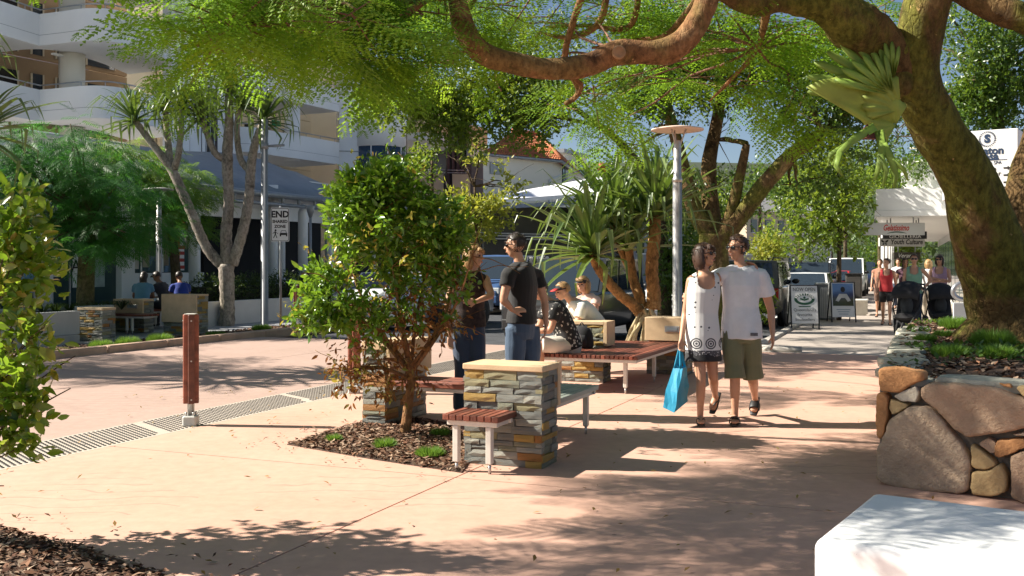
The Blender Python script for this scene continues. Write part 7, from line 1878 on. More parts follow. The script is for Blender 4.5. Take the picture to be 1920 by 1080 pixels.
    if shoes is not None:
        for sd in 'ab':
            A_, T, dd, upv = soles(sd); sh_ = MB(); 
            b0 = A_ - dd * .06 * k - upv * .062 * k; b1_ = T + dd * .02 * k - upv * .018 * k; sd_ = dd.cross(upv)
            mid = b0.lerp(b1_, .5); LL = (b1_ - b0).length; dn = (b1_ - b0).normalized(); un = sd_.cross(dn); un = un if un.z > 0 or abs(un.z) < .2 else -un
            if shoe_style == 'shoe':
                sh_.tube([b0 + un * .03 * k, b0.lerp(b1_, .3) + un * .045 * k, b0.lerp(b1_, .7) + un * .03 * k, b1_ + un * .018 * k], [(.036 * k, .034 * k), (.043 * k, .046 * k), (.047 * k, .033 * k), (.03 * k, .02 * k)], 12, side=sd_, sub=3)
            else:
                sh_.tube([b0 - un * .0, b0.lerp(b1_, .3), b0.lerp(b1_, .72), b1_ + dn * .012], [(.034 * k, .011), (.038 * k, .011), (.047 * k, .011), (.032 * k, .008)], 12, side=sd_, sub=3)
                w_ = .05 * k; c_ = b0.lerp(b1_, .62)
                if shoe_style == 'slide': sh_.tube([c_ - sd_ * w_ + un * .005, c_ - sd_ * w_ * .8 + un * .05 * k, c_ + un * .066 * k, c_ + sd_ * w_ * .8 + un * .05 * k, c_ + sd_ * w_ + un * .005], [(.05 * k, .006)] * 5, 8, side=dn, sub=3)
                else:
                    tp_ = b0.lerp(b1_, .84) + un * .035 * k
                    for e in (-1, 1): sh_.tube([tp_, c_ + sd_ * (e * .03 * k) + un * .05 * k, b0.lerp(b1_, .42) + sd_ * (e * .042 * k) + un * .006], .007, 6, sub=3)
            sh_.build('shoe' if shoe_style == 'shoe' else 'sandal', shoes, t)
    return t, P, hf, hs_, hu

# ---------------------------------------------------------------- the walking couple
def dress_mat():
    m, nt, bs, out = nodes('dotted_dress'); tc = nd(nt, 'ShaderNodeTexCoord'); vec = tc.outputs['Object']
    sp_ = nd(nt, 'ShaderNodeSeparateXYZ'); nt.links.new(vec, sp_.inputs[0]); x, z = sp_.outputs[0], sp_.outputs[2]
    vo = nd(nt, 'ShaderNodeTexVoronoi', feature='F1'); vo.inputs['Scale'].default_value = 17; vo.inputs['Randomness'].default_value = .6
    cb = nd(nt, 'ShaderNodeCombineXYZ'); nt.links.new(x, cb.inputs[0]); nt.links.new(z, cb.inputs[2]); nt.links.new(cb.outputs[0], vo.inputs['Vector'])
    dot = mth(nt, 'LESS_THAN', vo.outputs['Distance'], .17)
    # a row of ringed medallions above a dark printed hem
    px_ = mth(nt, 'SUBTRACT', mth(nt, 'PINGPONG', mth(nt, 'ADD', x, 5.0), .066), .033)
    dx = mth(nt, 'SUBTRACT', mth(nt, 'MULTIPLY', mth(nt, 'FRACT', mth(nt, 'MULTIPLY', mth(nt, 'ADD', x, 5.02), 7.4)), .135), .0675)
    dz = mth(nt, 'SUBTRACT', z, .79)
    rr = mth(nt, 'SQRT', mth(nt, 'ADD', mth(nt, 'MULTIPLY', dx, dx), mth(nt, 'MULTIPLY', dz, dz)))
    ring = mth(nt, 'MULTIPLY', mth(nt, 'LESS_THAN', rr, .06), mth(nt, 'GREATER_THAN', mth(nt, 'SINE', mth(nt, 'MULTIPLY', rr, 300)), -.35))
    hemb = mth(nt, 'MULTIPLY', mth(nt, 'LESS_THAN', z, .725), mth(nt, 'GREATER_THAN', noise(nt, vec, 70, 1, .5), .40))
    above_ = mth(nt, 'GREATER_THAN', z, .86)
    k_ = mth(nt, 'MAXIMUM', mth(nt, 'MAXIMUM', mth(nt, 'MULTIPLY', dot, above_), ring), hemb)
    nt.links.new(mixc(nt, k_, (.72, .71, .70), (.075, .075, .085)), bs.inputs['Base Color']); bs.inputs['Roughness'].default_value = .85
    bump(nt, bs, noise(nt, vec, 60, 3, .6), .2, .004)
    return m
def js(d, Y):                                   # joints from photo points at a distance each
    return {k_: (at(v[0], v[1], Y + (v[2] if len(v) > 2 else 0))) for k_, v in d.items()}
Ym = 9.85
J = js(dict(pelvis=(1389, 617), waist=(1390, 575), chest=(1390, 535), sho=(1391, 510), neck=(1388, 497), head=(1383, 467),
            sa=(1356, 512, .02), ea=(1318, 540, .26), wa=(1287, 556, .10), sb=(1426, 513, .0), eb=(1445, 580, .05), wb=(1449, 628, -.05),
            hipa=(1372, 622), ka=(1378, 710, -.06), aa=(1378, 781, -.02), t_a=(1377, 793, -.21), hipb=(1406, 622), kb=(1411, 708, .06), ab=(1416, 748, .55), t_b=(1413, 772, .46)), Ym)
J.update(f=(-.12, -1, 0), hf=(-.86, -.5, -.05), ground=at(1390, 795, Ym) * Vector((1, 1, 0)) if False else Vector((at(1390, 795, Ym).x, Ym, 0)), ha=(-.35, -.85, .25), na=(.4, -.6, -.3), ca=.5, hb=(.0, -.05, -1), nb=(-1, .1, 0), cb=.25, tb=-1)
SHW = cloth('white_cotton', (.74, .75, .78)); OLV = cloth('olive_cotton', (.17, .175, .095))
tman, *_ = person('person', 'man in white T-shirt, olive shorts and sunglasses walking with his arm round a woman', J, SK_T, HAIRB, 'short', SHW, .62, OLV, .499, BLACK, 1.0, .0075, True, build=1.06, hem=at(1390, 634, Ym), shoe_style='slide', extra_hair='sideburn', cuff=1.16)
bt = MB()
nb = at(1384, 512, Ym - .15)
tg_ = MB().box(at(1414, 627, Ym - .172), (.07, .004, .03), X, Vector((0, 1, 0))).build('hem_label', M('print_grey', (.12, .12, .13), .8, .3, 60, 0), tman)
Yw = 9.78
J = js(dict(pelvis=(1319, 628), waist=(1318, 587), chest=(1320, 548), sho=(1320, 522), neck=(1318, 510), head=(1322, 480),
            sa=(1297, 524, .0), ea=(1285, 585, .05), wa=(1277, 638, -.06), sb=(1343, 519, .05), eb=(1378, 512, .27), wb=(1402, 493, .1),
            hipa=(1309, 634), ka=(1314, 712, -.06), aa=(1313, 780, .0), t_a=(1315, 794, -.17), hipb=(1331, 634), kb=(1337, 708, .04), ab=(1341, 742, .48), t_b=(1335, 769, .42)), Yw)
J.update(f=(.1, -1, 0), sl=(1, .08, 0), hf=(.78, -.62, .12), ground=Vector((at(1319, 795, Yw).x, Yw, 0)), ha=(-.05, -.1, -1), na=(.5, -.8, 0), ca=.75, hb=(.7, -.6, -.25), nb=(0, -.5, -.8), cb=.45, flare=1.0, tb=-1)
twom, P, hf, hs_, hu = person('person', 'woman in dotted white dress and sunglasses carrying a blue bag, arm round a man', J, SK_T, HAIRB, 'bob', dress_mat(), 0, None, 1, BLACK, .95, .0075, True, build=.95, hem=at(1319, 668, Yw), strap=True, skirt=True, shoe_style='thong', foldk=14)
sk = MB().tube([at(1319, 650, Yw), at(1319, 668, Yw), at(1319, 676, Yw)], [(.165, .12), (.178, .135), (.18, .138)], 22, side=X, sub=2).build('underskirt', cloth('black_cotton', (.02, .02, .022)), twom)
BAGM = M('blue_bag_fabric', (.015, .29, .47), .6, .12, 9, .3, 40); nt = BAGM.node_tree
bgp = at(1267, 740, Yw - .05)
bag = thing('shopping_bag', 'bright blue fabric shopping bag hanging from the hand of the woman', 'bag', Vector((bgp.x, bgp.y, bgp.z - .15)))
tb_ = [at(1263, 688, Yw - .1), at(1288, 686, Yw - .02), at(1286, 685, Yw + .05), at(1262, 687, Yw - .0)]
b0_ = [at(1243, 764, Yw - .14), at(1264, 774, Yw - .2), at(1290, 752, Yw + .06), at(1266, 748, Yw + .12)]
tb_ = [at(1262, 690, Yw - .06), at(1280, 691, Yw - .12), at(1288, 687, Yw + .0), at(1268, 686, Yw + .05)]
mid_ = [a.lerp(b_, .55) + (a.lerp(b_, .55) - (tb_[0] + tb_[1] + b0_[2] + b0_[3]) / 4).normalized() * .012 for a, b_ in zip(tb_, b0_)]
bm = MB()
def ring8(q4): return [p for i in range(4) for p in (q4[i], q4[i].lerp(q4[(i + 1) % 4], .33), q4[i].lerp(q4[(i + 1) % 4], .66))]
rows = [ring8(q4) for q4 in (tb_, [a.lerp(b_, .28) for a, b_ in zip(tb_, b0_)], mid_, [a.lerp(b_, .85) for a, b_ in zip(tb_, b0_)], b0_)]
for i, r_ in enumerate(rows[1:4]):
    for j in range(12): r_[j] = r_[j] + Vector((random.uniform(-1, 1), random.uniform(-1, 1), 0)) * .009
n12 = 12; bm.add([p for r_ in rows for p in r_], [(i * n12 + j, i * n12 + (j + 1) % n12, (i + 1) * n12 + (j + 1) % n12, (i + 1) * n12 + j) for i in range(4) for j in range(n12)] + [tuple(range(48, 60))], False)
bm.build('bag_body', BAGM, bag)
hp = at(1275, 655, Yw - .07)
for a, b_ in ((tb_[0], tb_[1]), (tb_[3], tb_[2])):
    MB().tube([a.lerp(b_, .2), hp + (a - b_) * .05, hp + (b_ - a) * .05, a.lerp(b_, .8)], [(.014, .003)] * 4, 8, side=X, sub=4).build('handle', BAGM, bag)

# ---------------------------------------------------------------- two people standing by the shrub
DENIM = cloth('blue_denim', (.05, .085, .14), .5, 60); BLK = cloth('black_jersey', (.008, .008, .009), .25)
Yb_ = 10.25
J = js(dict(pelvis=(978, 612), waist=(979, 575), chest=(981, 535), sho=(980, 507), neck=(975, 492), head=(966, 462),
            sa=(955, 512, -.16), ea=(944, 562, -.22), wa=(962, 583, -.2), sb=(1006, 512, .14), eb=(1021, 565, .16), wb=(1024, 610, .1),
            hipa=(966, 620, -.06), ka=(966, 705, -.06), aa=(968, 775, -.02), t_a=(942, 784, -.02), hipb=(993, 620, .08), kb=(994, 705, .1), ab=(992, 772, .14), t_b=(970, 780, .18)), Yb_)
J.update(f=(-.84, .25, 0), hf=(-.95, .12, -.06), ground=Vector((at(980, 700, Yb_).x, Yb_, 0)), ha=(.8, .2, .15), na=(0, .7, -.5), hb=(-.1, 0, -1), nb=(-1, 0, 0))
tb2, *_ = person('person', 'dark haired man in black T-shirt and jeans, hand on hip, beside the shrub', J, SK_T, HAIRD, 'short', BLK, .5, DENIM, 1, BLACK, 1.0, .010, True, build=1.08, hem=at(978, 606, Yb_))
Yc = 10.45
J = js(dict(pelvis=(879, 612), waist=(879, 578), chest=(880, 545), sho=(881, 520), neck=(885, 509), head=(889, 482),
            sa=(852, 522, -.06), ea=(838, 580, -.03), wa=(843, 632, -.08), sb=(909, 522, .02), eb=(921, 553, -.08), wb=(892, 566, -.2),
            hipa=(867, 620), ka=(866, 705, -.03), aa=(862, 768, .0), t_a=(872, 778, -.13), hipb=(892, 620), kb=(893, 705), ab=(892, 768, .06), t_b=(905, 776, -.06)), Yc)
J.update(f=(.45, -.9, 0), hf=(.9, -.4, -.02), ground=Vector((at(880, 700, Yc).x, Yc, 0)), hb=(-.9, -.1, .1))
FLOR = M('dark_floral', (.03, .018, .016), .85, .9, 16, .2)
person('person', 'woman in sleeveless black top and jeans half hidden by the shrub leaves', J, SK_L, HAIRF, 'bob', FLOR, 0, cloth('dark_denim', (.035, .055, .095), .5, 60), 1, BLACK, .96, .010, False, build=1.02, hem=at(879, 612, Yc))

# ---------------------------------------------------------------- seated people
def floral_mat():
    m, nt, bs, out = nodes('floral_shirt'); tc = nd(nt, 'ShaderNodeTexCoord')
    vo = nd(nt, 'ShaderNodeTexVoronoi', feature='F1'); vo.inputs['Scale'].default_value = 21; nt.links.new(tc.outputs['Object'], vo.inputs['Vector'])
    d = mth(nt, 'MULTIPLY', mth(nt, 'LESS_THAN', vo.outputs['Distance'], .34), mth(nt, 'GREATER_THAN', noise(nt, tc.outputs['Object'], 60, 2, .6), .47))
    nt.links.new(mixc(nt, d, (.012, .012, .013), (.48, .46, .42)), bs.inputs['Base Color']); bs.inputs['Roughness'].default_value = .85
    return m
def capm(mat, brim, visor=False):
    def h(P, f, s, up, k, t):
        mb = MB()
        if not visor:
            c = P(-.012, 0, .04); vs = []; 
            rows = []
            for i in range(6):
                th = math.pi / 2 * i / 5; rows.append([c + (f * (.104 * math.cos(th) * math.cos(a)) + s * (.086 * math.cos(th) * math.sin(a)) + up * (.098 * math.sin(th))) * k for a in [2 * math.pi * j / 16 for j in range(17)]])
            mb.sheet(rows, True)
        else: mb.tube([P(.09 * math.cos(a) - .012, .08 * math.sin(a), .055) for a in [2 * math.pi * j / 16 for j in range(17)]], [(.006, .028)] * 17, 8, side=f)
        o = mb.build('cap', mat, t, fix=False); o.modifiers.new('t', 'SOLIDIFY').thickness = .006
        rows = [[P(.075 + .0 * abs(y), y, .055 + .01 * math.cos(y * 12)) for y in (-.07, -.035, 0, .035, .07)], [P(.17 - 7 * y * y, y * .95, .035 + .012 * math.cos(y * 12)) for y in (-.07, -.035, 0, .035, .07)]]
        b = MB().sheet(rows, True).build('brim', brim, o, fix=False); b.modifiers.new('t', 'SOLIDIFY').thickness = .006
    return h
def seated(label, pos, f, seat, skin, hair, hs, shirt, legs, leglen, k=1.0, lean=.25, arms='lap', sleeves=.5, hat=None, group=None, vox=.012, glasses=False, hdir=None, build=1.0, eh=None):
    f = vdir(f); s = Zv.cross(f); p = Vector((pos[0], pos[1], 0)); L = lambda x, y, z: p + f * x + s * y + Zv * z
    z0 = seat + .10; ln = lean
    J = dict(pelvis=L(0, 0, z0), waist=L(.03 + ln * .16, 0, z0 + .2), chest=L(.02 + ln * .55, 0, z0 + .38 - ln * .05), sho=L(.0 + ln * .85, 0, z0 + .50 - ln * .09), neck=L(.02 + ln * 1.0, 0, z0 + .57 - ln * .10), head=L(.07 + ln * 1.2, 0, z0 + .70 - ln * .14), ground=p,
             f=(f + Zv * -.0), hf=hdir or (f - Zv * .35))
    for sd, e in (('a', 1), ('b', -1)):
        J['s' + sd] = J['sho'] + s * (e * .175 * k) - Zv * .01; 
        if arms == 'lap': J['e' + sd] = J['s' + sd] + f * .10 + s * (e * .05) - Zv * .27; J['w' + sd] = J['e' + sd] + f * .19 - s * (e * .12) - Zv * .03
        else: J['e' + sd] = J['s' + sd] + f * .17 + s * (e * .04) - Zv * .20; J['w' + sd] = J['e' + sd] + f * .20 - s * (e * .10) + Zv * .12
        J['hip' + sd] = L(.02, e * .09, z0 - .01); J['k' + sd] = L(.43, e * .13, z0 + .01); J['a' + sd] = L(.42, e * .13, .08); J['t_' + sd] = L(.57, e * .15, .03)
    return person('person', label, J, skin, hair, hs, shirt, sleeves, legs, leglen, BLACK, k, vox, glasses, group, build, hem=L(-.01, 0, z0 - .05), hat=hat, cuff=1.08, extra_hair=eh)
sp_ = ST(11.95, -4.3)
seated('man in black and white floral shirt and pale shorts seated at the bench corner', at(1068, 500, 12.55).xy, (-.93, -.28, 0), .46, SK_T, HAIRB, 'short', floral_mat(), cloth('stone_cotton', (.55, .50, .43)), .49, 1.0, .27, 'lap', .6, vox=.011, build=1.1, hdir=(-.9, -.15, -.45))
WSH = cloth('off_white_cotton', (.66, .65, .58))
seated('man in white shirt and dark cap with red brim seated behind the slate pillar', at(1128, 500, 13.9).xy, (-.93, -.3, 0), .43, SK_L, HAIRF, 'short', WSH, cloth('stone_cotton2', (.5, .46, .4)), .49, 1.0, .42, 'lap', .6, hat=capm(M('black_cap', (.02, .02, .024), .8, .2, 5, .1), M('red_brim', (.45, .02, .02), .7, .1, 5, .1)), vox=.013, build=1.12, hdir=(-.93, -.35, -.25))
seated('fair haired woman in pale pink top and black visor seated behind the capped man', at(1108, 500, 14.75).xy, (-.75, -.65, 0), .46, SK_L, HAIRF, 'bob', cloth('pale_pink_cotton', (.66, .46, .38)), cloth('white_trousers', (.6, .58, .55)), 1, .97, .08, 'lap', .3, hat=capm(BLACK, BLACK, True), vox=.013, hdir=(-.55, -.8, -.1))
for i, (u, v, Y, shc, hr, fdir, lb, hat) in enumerate(((266, 545, 24.0, (.10, .24, .34), HAIRD, (-.2, 1, 0), 'person in light blue top seated with back to us across the street', None), (312, 545, 24.6, (.03, .03, .035), HAIRD, (-.9, .4, 0), 'person in dark top and cap seated behind the grey lamp post', True), (342, 545, 24.2, (.012, .035, .24), HAIRD, (-.55, .85, 0), 'person in royal blue shirt seated right of the grey lamp post', None))):
    p = at(u, v, Y)
    seated(lb, (p.x, p.y), fdir, .46, SK_D, hr, 'long' if i == 0 else 'short', cloth('seated_shirt_%d' % i, shc), cloth('seated_trousers_%d' % i, (.03, .03, .035)), 1, 1.0, .2, 'lap', .55, vox=.022, group=None, hat=capm(BLACK, BLACK) if hat else None)
pA, pB = st_of(at(250, 500, 24.1)), st_of(at(352, 500, 24.4))
bench('hidden_bench', 'shaded bench under the people seated across the street', pA[0] - .1, pB[0] + .2, pA[1] - .45, pA[1] + .35, .46, 'A', [(pA[0] + .1, pA[1]), (pB[0], pA[1])])

# ---------------------------------------------------------------- people along the footpath
def standing(label, u, Y, H, f, skin, hair, hs, shirt, legs, leglen, pose='walk', sleeves=0, vox=.017, glasses=False, eh=None, strap=False, build=.95, shoes=None, hdir=None, k=None):
    k = k or H / 1.78; f = vdir(f); s = Zv.cross(f); p = at(u, 500, Y); p.z = 0; L = lambda x, y, z: p + (f * x + s * y + Zv * z) * k
    J = dict(pelvis=L(0, 0, .93), waist=L(.01, 0, 1.10), chest=L(.02, 0, 1.30), sho=L(0, 0, 1.44), neck=L(.01, 0, 1.52), head=L(.045, 0, 1.665), f=f, hf=hdir or f, ground=p)
    st = .17 if pose == 'walk' else .03
    for sd, e in (('a', 1), ('b', -1)):
        J['s' + sd] = L(0, e * .18, 1.43); sw = e * (.1 if pose == 'walk' else .02)
        J['e' + sd] = L(-.03 - sw, e * .23, 1.15); J['w' + sd] = L(.05 - sw * 1.6, e * .25, .90)
        if pose == 'hip' and e == 1 or pose == 'hips': J['e' + sd] = L(-.08, e * .36, 1.2); J['w' + sd] = L(.06, e * .2, 1.02); J['h' + sd] = f * .4 - s * e
        if pose in ('push', 'hip') and e == -1 or pose == 'push': J['e' + sd] = L(.06, e * .22, 1.17); J['w' + sd] = L(.30, e * .16, 1.05)
        if pose == 'cross': J['e' + sd] = L(.04, e * .23, 1.17); J['w' + sd] = L(.2, e * -.06, 1.2 + .03 * e)
        J['hip' + sd] = L(0, e * .09, .91); J['k' + sd] = L(.04 + e * st * .7, e * .09, .5); J['a' + sd] = L(e * st, e * .09, .085 + (.02 if pose == 'walk' and e < 0 else 0)); J['t_' + sd] = L(e * st + .15, e * .11, .03)
    return person('person', label, J, skin, hair, hs, shirt, sleeves, legs, leglen, shoes or BLACK, k, vox, glasses, None, build, hem=L(0, 0, .90), strap=strap, extra_hair=eh, shoe_style='thong' if shoes is None else 'shoe')
back = (-B2.x, -B2.y, 0)
standing('woman in red camisole and short black skirt walking towards us on the footpath', 1662, 25.8, 1.68, back, SK_T, HAIRD, 'short', cloth('red_satin', (.42, .025, .03)), cloth('black_skirt', (.015, .015, .016)), .3, 'walk', 0, .015, False, 'bun', True, hdir=(-.85, -.5, 0))
standing('woman in green strapless top standing behind the nearer stroller', 1714, 22.8, 1.76, back, SK_T, HAIRB, 'short', cloth('sage_green', (.19, .36, .25)), cloth('blue_jeans2', (.04, .07, .13)), 1, 'hip', 0, .015, True, 'bun', True)
standing('woman in mauve top with crossed arms behind the second stroller', 1762, 23.6, 1.75, (-.5, -.85, 0), SK_T, HAIRD, 'bob', cloth('mauve_jersey', (.38, .24, .32)), cloth('grey_trousers', (.2, .2, .22)), 1, 'cross', 0, .015, True, None, True)
standing('woman with long dark hair walking between the red and green tops', 1697, 27.5, 1.7, back, SK_D, HAIRD, 'long', cloth('dark_plum', (.08, .03, .05)), cloth('dark_skirt', (.02, .02, .03)), 1, 'walk', .3, .02)
standing('person in white top behind the woman in mauve', 1741, 26.5, 1.66, (.3, .9, 0), SK_T, HAIRF, 'bob', cloth('white_top2', (.66, .66, .64)), cloth('beige_trousers', (.4, .34, .26)), 1, 'walk', .4, .02)
standing('person in rust top just left of and behind the woman in red', 1650, 29.5, 1.68, back, SK_T, HAIRB, 'short', cloth('rust_top', (.34, .16, .1)), cloth('brown_trousers', (.12, .07, .05)), .49, 'walk', .3, .02)
standing('person in white shirt farther down the footpath', 1684, 35, 1.72, back, SK_T, HAIRB, 'short', cloth('white_shirt3', (.68, .68, .66)), cloth('navy_trousers', (.03, .04, .07)), 1, 'walk', .5, .022)
standing('person in pale blue top standing by the shop glass behind the corner shrub', 48, 24.6, 1.66, (.8, -.6, 0), SK_D, HAIRD, 'short', cloth('pale_blue_top', (.14, .27, .42)), cloth('dark_trousers4', (.03, .03, .04)), 1, 'stand', .5, .022)

# ---------------------------------------------------------------- strollers
def stroller(label, u, Y, f, k=1.0):
    f = vdir(f); s = Zv.cross(f); p = at(u, 500, Y); p.z = 0; L = lambda x, y, z: p + (f * x + s * y + Zv * z) * k
    t = thing('stroller', label, 'stroller', p)
    fr = MB()
    for e in (-1, 1):
        fr.tube([L(.55, e * .12, .16), L(.1, e * .26, .55), L(-.35, e * .27, .95), L(-.45, e * .25, 1.05)], .015, 8); fr.tube([L(-.42, e * .29, .2), L(.02, e * .27, .62)], .015, 8); fr.tube([L(-.42, e * .29, .2), L(.4, e * .17, .2)], .012, 8)
    fr.build('frame', BLACK, t)
    MB().tube([L(-.45, -.25, 1.05), L(-.47, 0, 1.06), L(-.45, .25, 1.05)], .02, 8).build('handle', BLACK, t)
    MB().tube([L(.3, 0, .42), L(.05, 0, .38), L(-.15, 0, .5), L(-.22, 0, .9)], [(.2, .05), (.24, .1), (.25, .1), (.22, .05)], 14, side=s, sub=3).build('seat', FABB, t)
    rows = []
    for i in range(8):
        a = R(8 + 118 * i / 7); rows.append([L(-.16 + .42 * math.cos(a), .27 * math.sin(b_), .68 + (.40 * math.sin(a) + .05) * (1 - .35 * (1 - math.cos(b_)) )) for b_ in [R(-90 + 180 * j / 8) for j in range(9)]])
    h_ = MB().sheet(rows, True).build('hood', FABB, t, fix=False); h_.modifiers.new('t', 'SOLIDIFY').thickness = .02
    MB().ball(L(.0, 0, .62), (.1 * k, .13 * k, .2 * k), 12, 8, f, s, Zv).build('blanket', M('dark_blanket', (.03, .035, .04), .9, .3, 8, .3), t)
    MB().box(L(-.05, 0, .27), (.45 * k, .36 * k, .16 * k), f, s, ch=.05).build('basket', FABB, t)
    for x, y, r in ((-.42, .3, .2), (-.42, -.3, .2), (.55, .05, .15), (.55, -.05, .15)):
        w_ = MB().lathe(L(x, y, r), [(r * k * .7, -.02), (r * k, -.015), (r * k, .015), (r * k * .7, .02)], 18, axis=s).build('wheel', TYRE, t)
        MB().lathe(L(x, y, r), [(r * k * .68, -.012), (r * k * .68, .012), (.03, .025)], 12, axis=s).build('hub', GREYM, w_)
stroller('black stroller with its hood up pushed by the woman in green', 1700, 21.9, (-.55, -.83, 0), 1.05)
stroller('second black stroller in front of the woman in mauve', 1764, 22.6, (-.25, -.97, 0), 1.0)

# ---------------------------------------------------------------- boards and footpath furniture
def aboard(label, u, Y, w, h, tilt, face, draw, yaw=0.0):
    p = at(u, 500, Y); p.z = 0; ax = Vector((math.cos(yaw), math.sin(yaw), 0)); n = Vector((ax.y, -ax.x, 0)); up = (Zv * math.cos(tilt) - n * math.sin(tilt)).normalized(); nn = ax.cross(up)
    t = thing('sandwich_board', label, 'sign', p)
    c = p + up * (.14 + h / 2) + n * .28
    MB().box(c, (w, .02, h), ax, up.cross(ax), up, ch=.004).build('panel', face, t)
    fr = MB()
    for sg in (-1, 1):
        fr.box(c + ax * (sg * (w / 2 + .012)) - up * .06, (.026, .034, h + .16), ax, up.cross(ax), up); fr.tube([c + up * (h / 2) + ax * (sg * w / 2) - n * .02, p - n * .28 + ax * (sg * w / 2)], .016, 6)
    fr.box(c + up * (h / 2 + .01), (w + .05, .034, .02), ax, up.cross(ax), up); fr.build('frame', BLACK, t)
    up2 = (Zv * math.cos(tilt) + n * math.sin(tilt)); MB().box(p - n * .28 + up2 * (.14 + h / 2), (w, .02, h), ax, up2.cross(ax), up2).build('rear_panel', face, t)
    draw(t, c + nn * .013, ax, up, nn)
def bookshop(t, c, ax, up, nn):
    lettering('NOW OPEN', .12, c + up * .36, ax, up, INK, t, width=.52)
    def oval(rx, ry, o, n=28): return [o + ax * (rx * math.cos(2 * math.pi * i / n)) + up * (ry * math.sin(2 * math.pi * i / n)) for i in range(n)]
    o = c + up * .13; a, b_ = oval(.24, .14, o), oval(.17, .085, o); n = len(a)
    MB().add(a + b_, [(i, (i + 1) % n, n + (i + 1) % n, n + i) for i in range(n)]).build('emblem', INKG, t)
    for i, ch in enumerate('BERKELOUW'):
        an = R(160 - 140 * i / 8); lettering(ch, .062, o + ax * (.205 * math.cos(an)) + up * (.112 * math.sin(an)) + nn * .002, ax * math.sin(an) - up * math.cos(an) * .75, up * math.sin(an) + ax * math.cos(an) * .75, WHITEP, t, bold=.003)
    bk = MB()
    for sg in (-1, 1): bk.ext([o + ax * (sg * x_) + up * y_ for x_, y_ in ((.0, -.04), (.1, -.01), (.1, .03), (.0, .0))], nn * .002)
    bk.ext(oval(.03, .03, o + up * .035, 12), nn * .002); bk.ext([o + ax * x_ + up * y_ for x_, y_ in ((-.16, -.165), (.16, -.165), (.12, -.19), (-.12, -.19))], nn * .002); bk.build('book_symbol', INKG, t)
    for i, tx in enumerate(("Queensland's", 'favourite', 'booksellers')): lettering(tx, .098, c - up * (.13 + i * .115), ax, up, M('grey_ink', (.12, .12, .11), .7, 0, 1, 0), t)
aboard('white NOW OPEN sandwich board with a green oval emblem on the footpath', 1505, 24.3, .62, .90, R(9), WHITEP, bookshop, R(-3))
def photo_mat():
    m, nt, bs, out = nodes('printed_picture'); tc = nd(nt, 'ShaderNodeTexCoord'); sp2 = nd(nt, 'ShaderNodeSeparateXYZ'); nt.links.new(tc.outputs['Object'], sp2.inputs[0])
    n_ = noise(nt, tc.outputs['Object'], 5, 4, .6)
    zz = mth(nt, 'ADD', sp2.outputs[2], mth(nt, 'MULTIPLY', n_, .25))
    nt.links.new(ramp(nt, zz, [(.62, (.05, .06, .02)), (.72, (.08, .08, .05)), (.86, (.03, .05, .12)), (1, (.12, .22, .42))]), bs.inputs['Base Color']); bs.inputs['Roughness'].default_value = .3
    return m
def pic(t, c, ax, up, nn):
    MB().box(c + up * .14 + nn * .003, (.54, .004, .6), ax, up.cross(ax), up).build('picture', photo_mat(), t)
    f = MB()
    f.ext([c + nn * .006 + up * (.28 + .075 * math.sin(a)) + ax * (.06 * math.cos(a)) for a in [R(30 * i) for i in range(12)]], nn * .002); f.build('picture_detail', INK, t)
    f = MB(); f.ext([c + nn * .006 + ax * x_ + up * y_ for x_, y_ in ((-.1, .16), (.1, .16), (.2, -.02), (.12, -.05), (.05, .05), (-.05, .05), (-.12, -.05), (-.2, -.02))], nn * .002); f.build('picture_detail', M('picture_white', (.5, .5, .48), .5, .1, 6, 0), t)
    for i in range(3): MB().box(c - up * (.26 + i * .06) + nn * .003, (.36 - .06 * i, .002, .018), ax, up.cross(ax), up).build('print_line', M('grey_blue_ink', (.3, .36, .42), .7, 0, 1, 0), t)
aboard('black framed sandwich board with a picture print, farther along the footpath', 1577, 27.2, .6, .92, R(9), WHITEP, pic, R(-3))
p = at(1548, 500, 28.2); p.z = 0
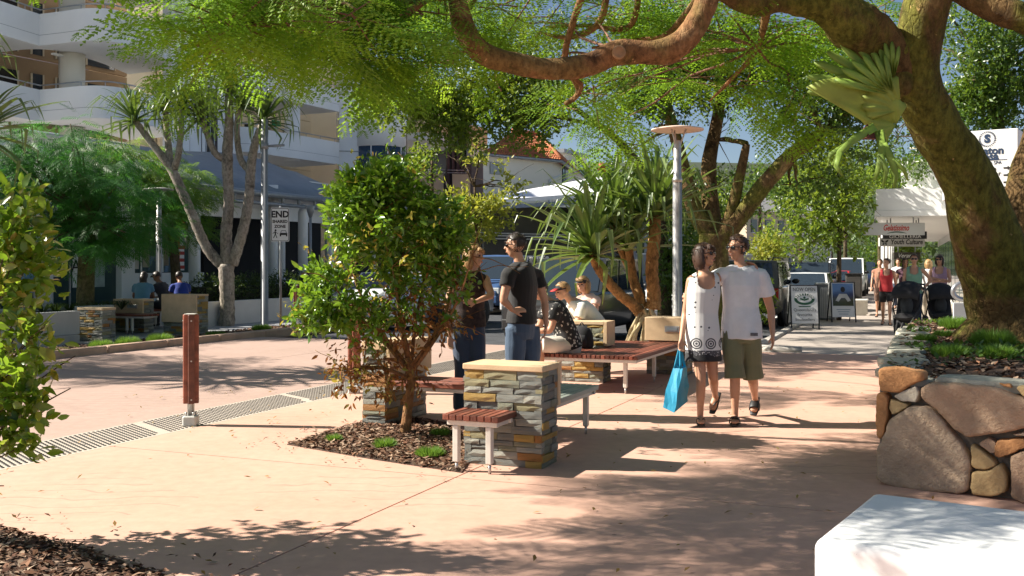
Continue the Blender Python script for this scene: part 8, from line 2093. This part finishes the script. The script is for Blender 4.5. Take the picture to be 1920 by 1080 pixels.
bn_ = thing('litter_bin', 'grey slatted bin between the two sandwich boards', 'bin', p)
MB().box(p + Zv * .5, (.5, .5, .95), B2).build('body', M('bin_grey', (.2, .21, .22), .5, .1, 4, .1), bn_)
for i in range(9): MB().box(p + Zv * .48 + Vector((-.22 + i * .055, -.275 + .0, 0)), (.04, .02, .84)).build('slat', M('bin_slat', (.3, .31, .32), .5, .1, 4, .1), bn_)
MB().box(p + Zv * 1.0, (.56, .56, .05), B2, ch=.015).build('lid', GREYM, bn_)
pb_ = st_of(at(1590, 500, 30.5)); q_ = at(1612, 500, 31); q_.z = 0
sb2 = thing('footpath_seat', 'small pale bench beside the awning post past the picture board', 'bench', q_)
MB().box(q_ + Zv * .44, (.5, 1.3, .05), X, B2, ch=.01).build('seat', PALEM, sb2)
for e in (-1, 1): MB().box(q_ + B2 * (e * .5) + Zv * .21, (.45, .06, .42), X, B2).build('leg', PALEM, sb2)
cab = at(1601, 500, 34); cab.z = 0
cb_ = thing('dark_cabinet', 'dark post box like cabinet by the kerb past the picture board', 'cabinet', cab)
MB().box(cab + Zv * .6, (.7, .5, 1.2), B2, ch=.03).build('body', M('cabinet_dark', (.05, .045, .04), .6, .2, 3, .1), cb_); MB().box(cab + Zv * 1.22, (.76, .56, .05), B2, ch=.01).build('lid', BLACK, cb_)
# steel tube rack and white panel by the leaning trunk
q_ = at(1806, 500, 18.5); q_.z = 0
rk = thing('steel_tube_rack', 'curled shiny steel tube rack over a white panel left of the leaning trunk', 'rack', q_)
pts = [q_ + Vector((.19 * math.cos(a) * (1 + .0 * a), -.06 + .05 * math.sin(a * .5), 1.05 + .15 * math.sin(a))) for a in [R(20 + 26 * i) for i in range(15)]]
MB().tube(pts + [pts[-1] + Vector((.3, 0, .02))], .045, 10, sub=2).tube([q_ + Vector((.1, 0, 0)), q_ + Vector((.1, 0, 1.0))], .03, 8).build('tube', RAILM, rk)
MB().box(q_ + Vector((-.02, -.1, .55)), (.42, .03, .6), ch=.01).build('panel', M('white_panel2', (.6, .62, .62), .5, .05, 3, .05), rk)
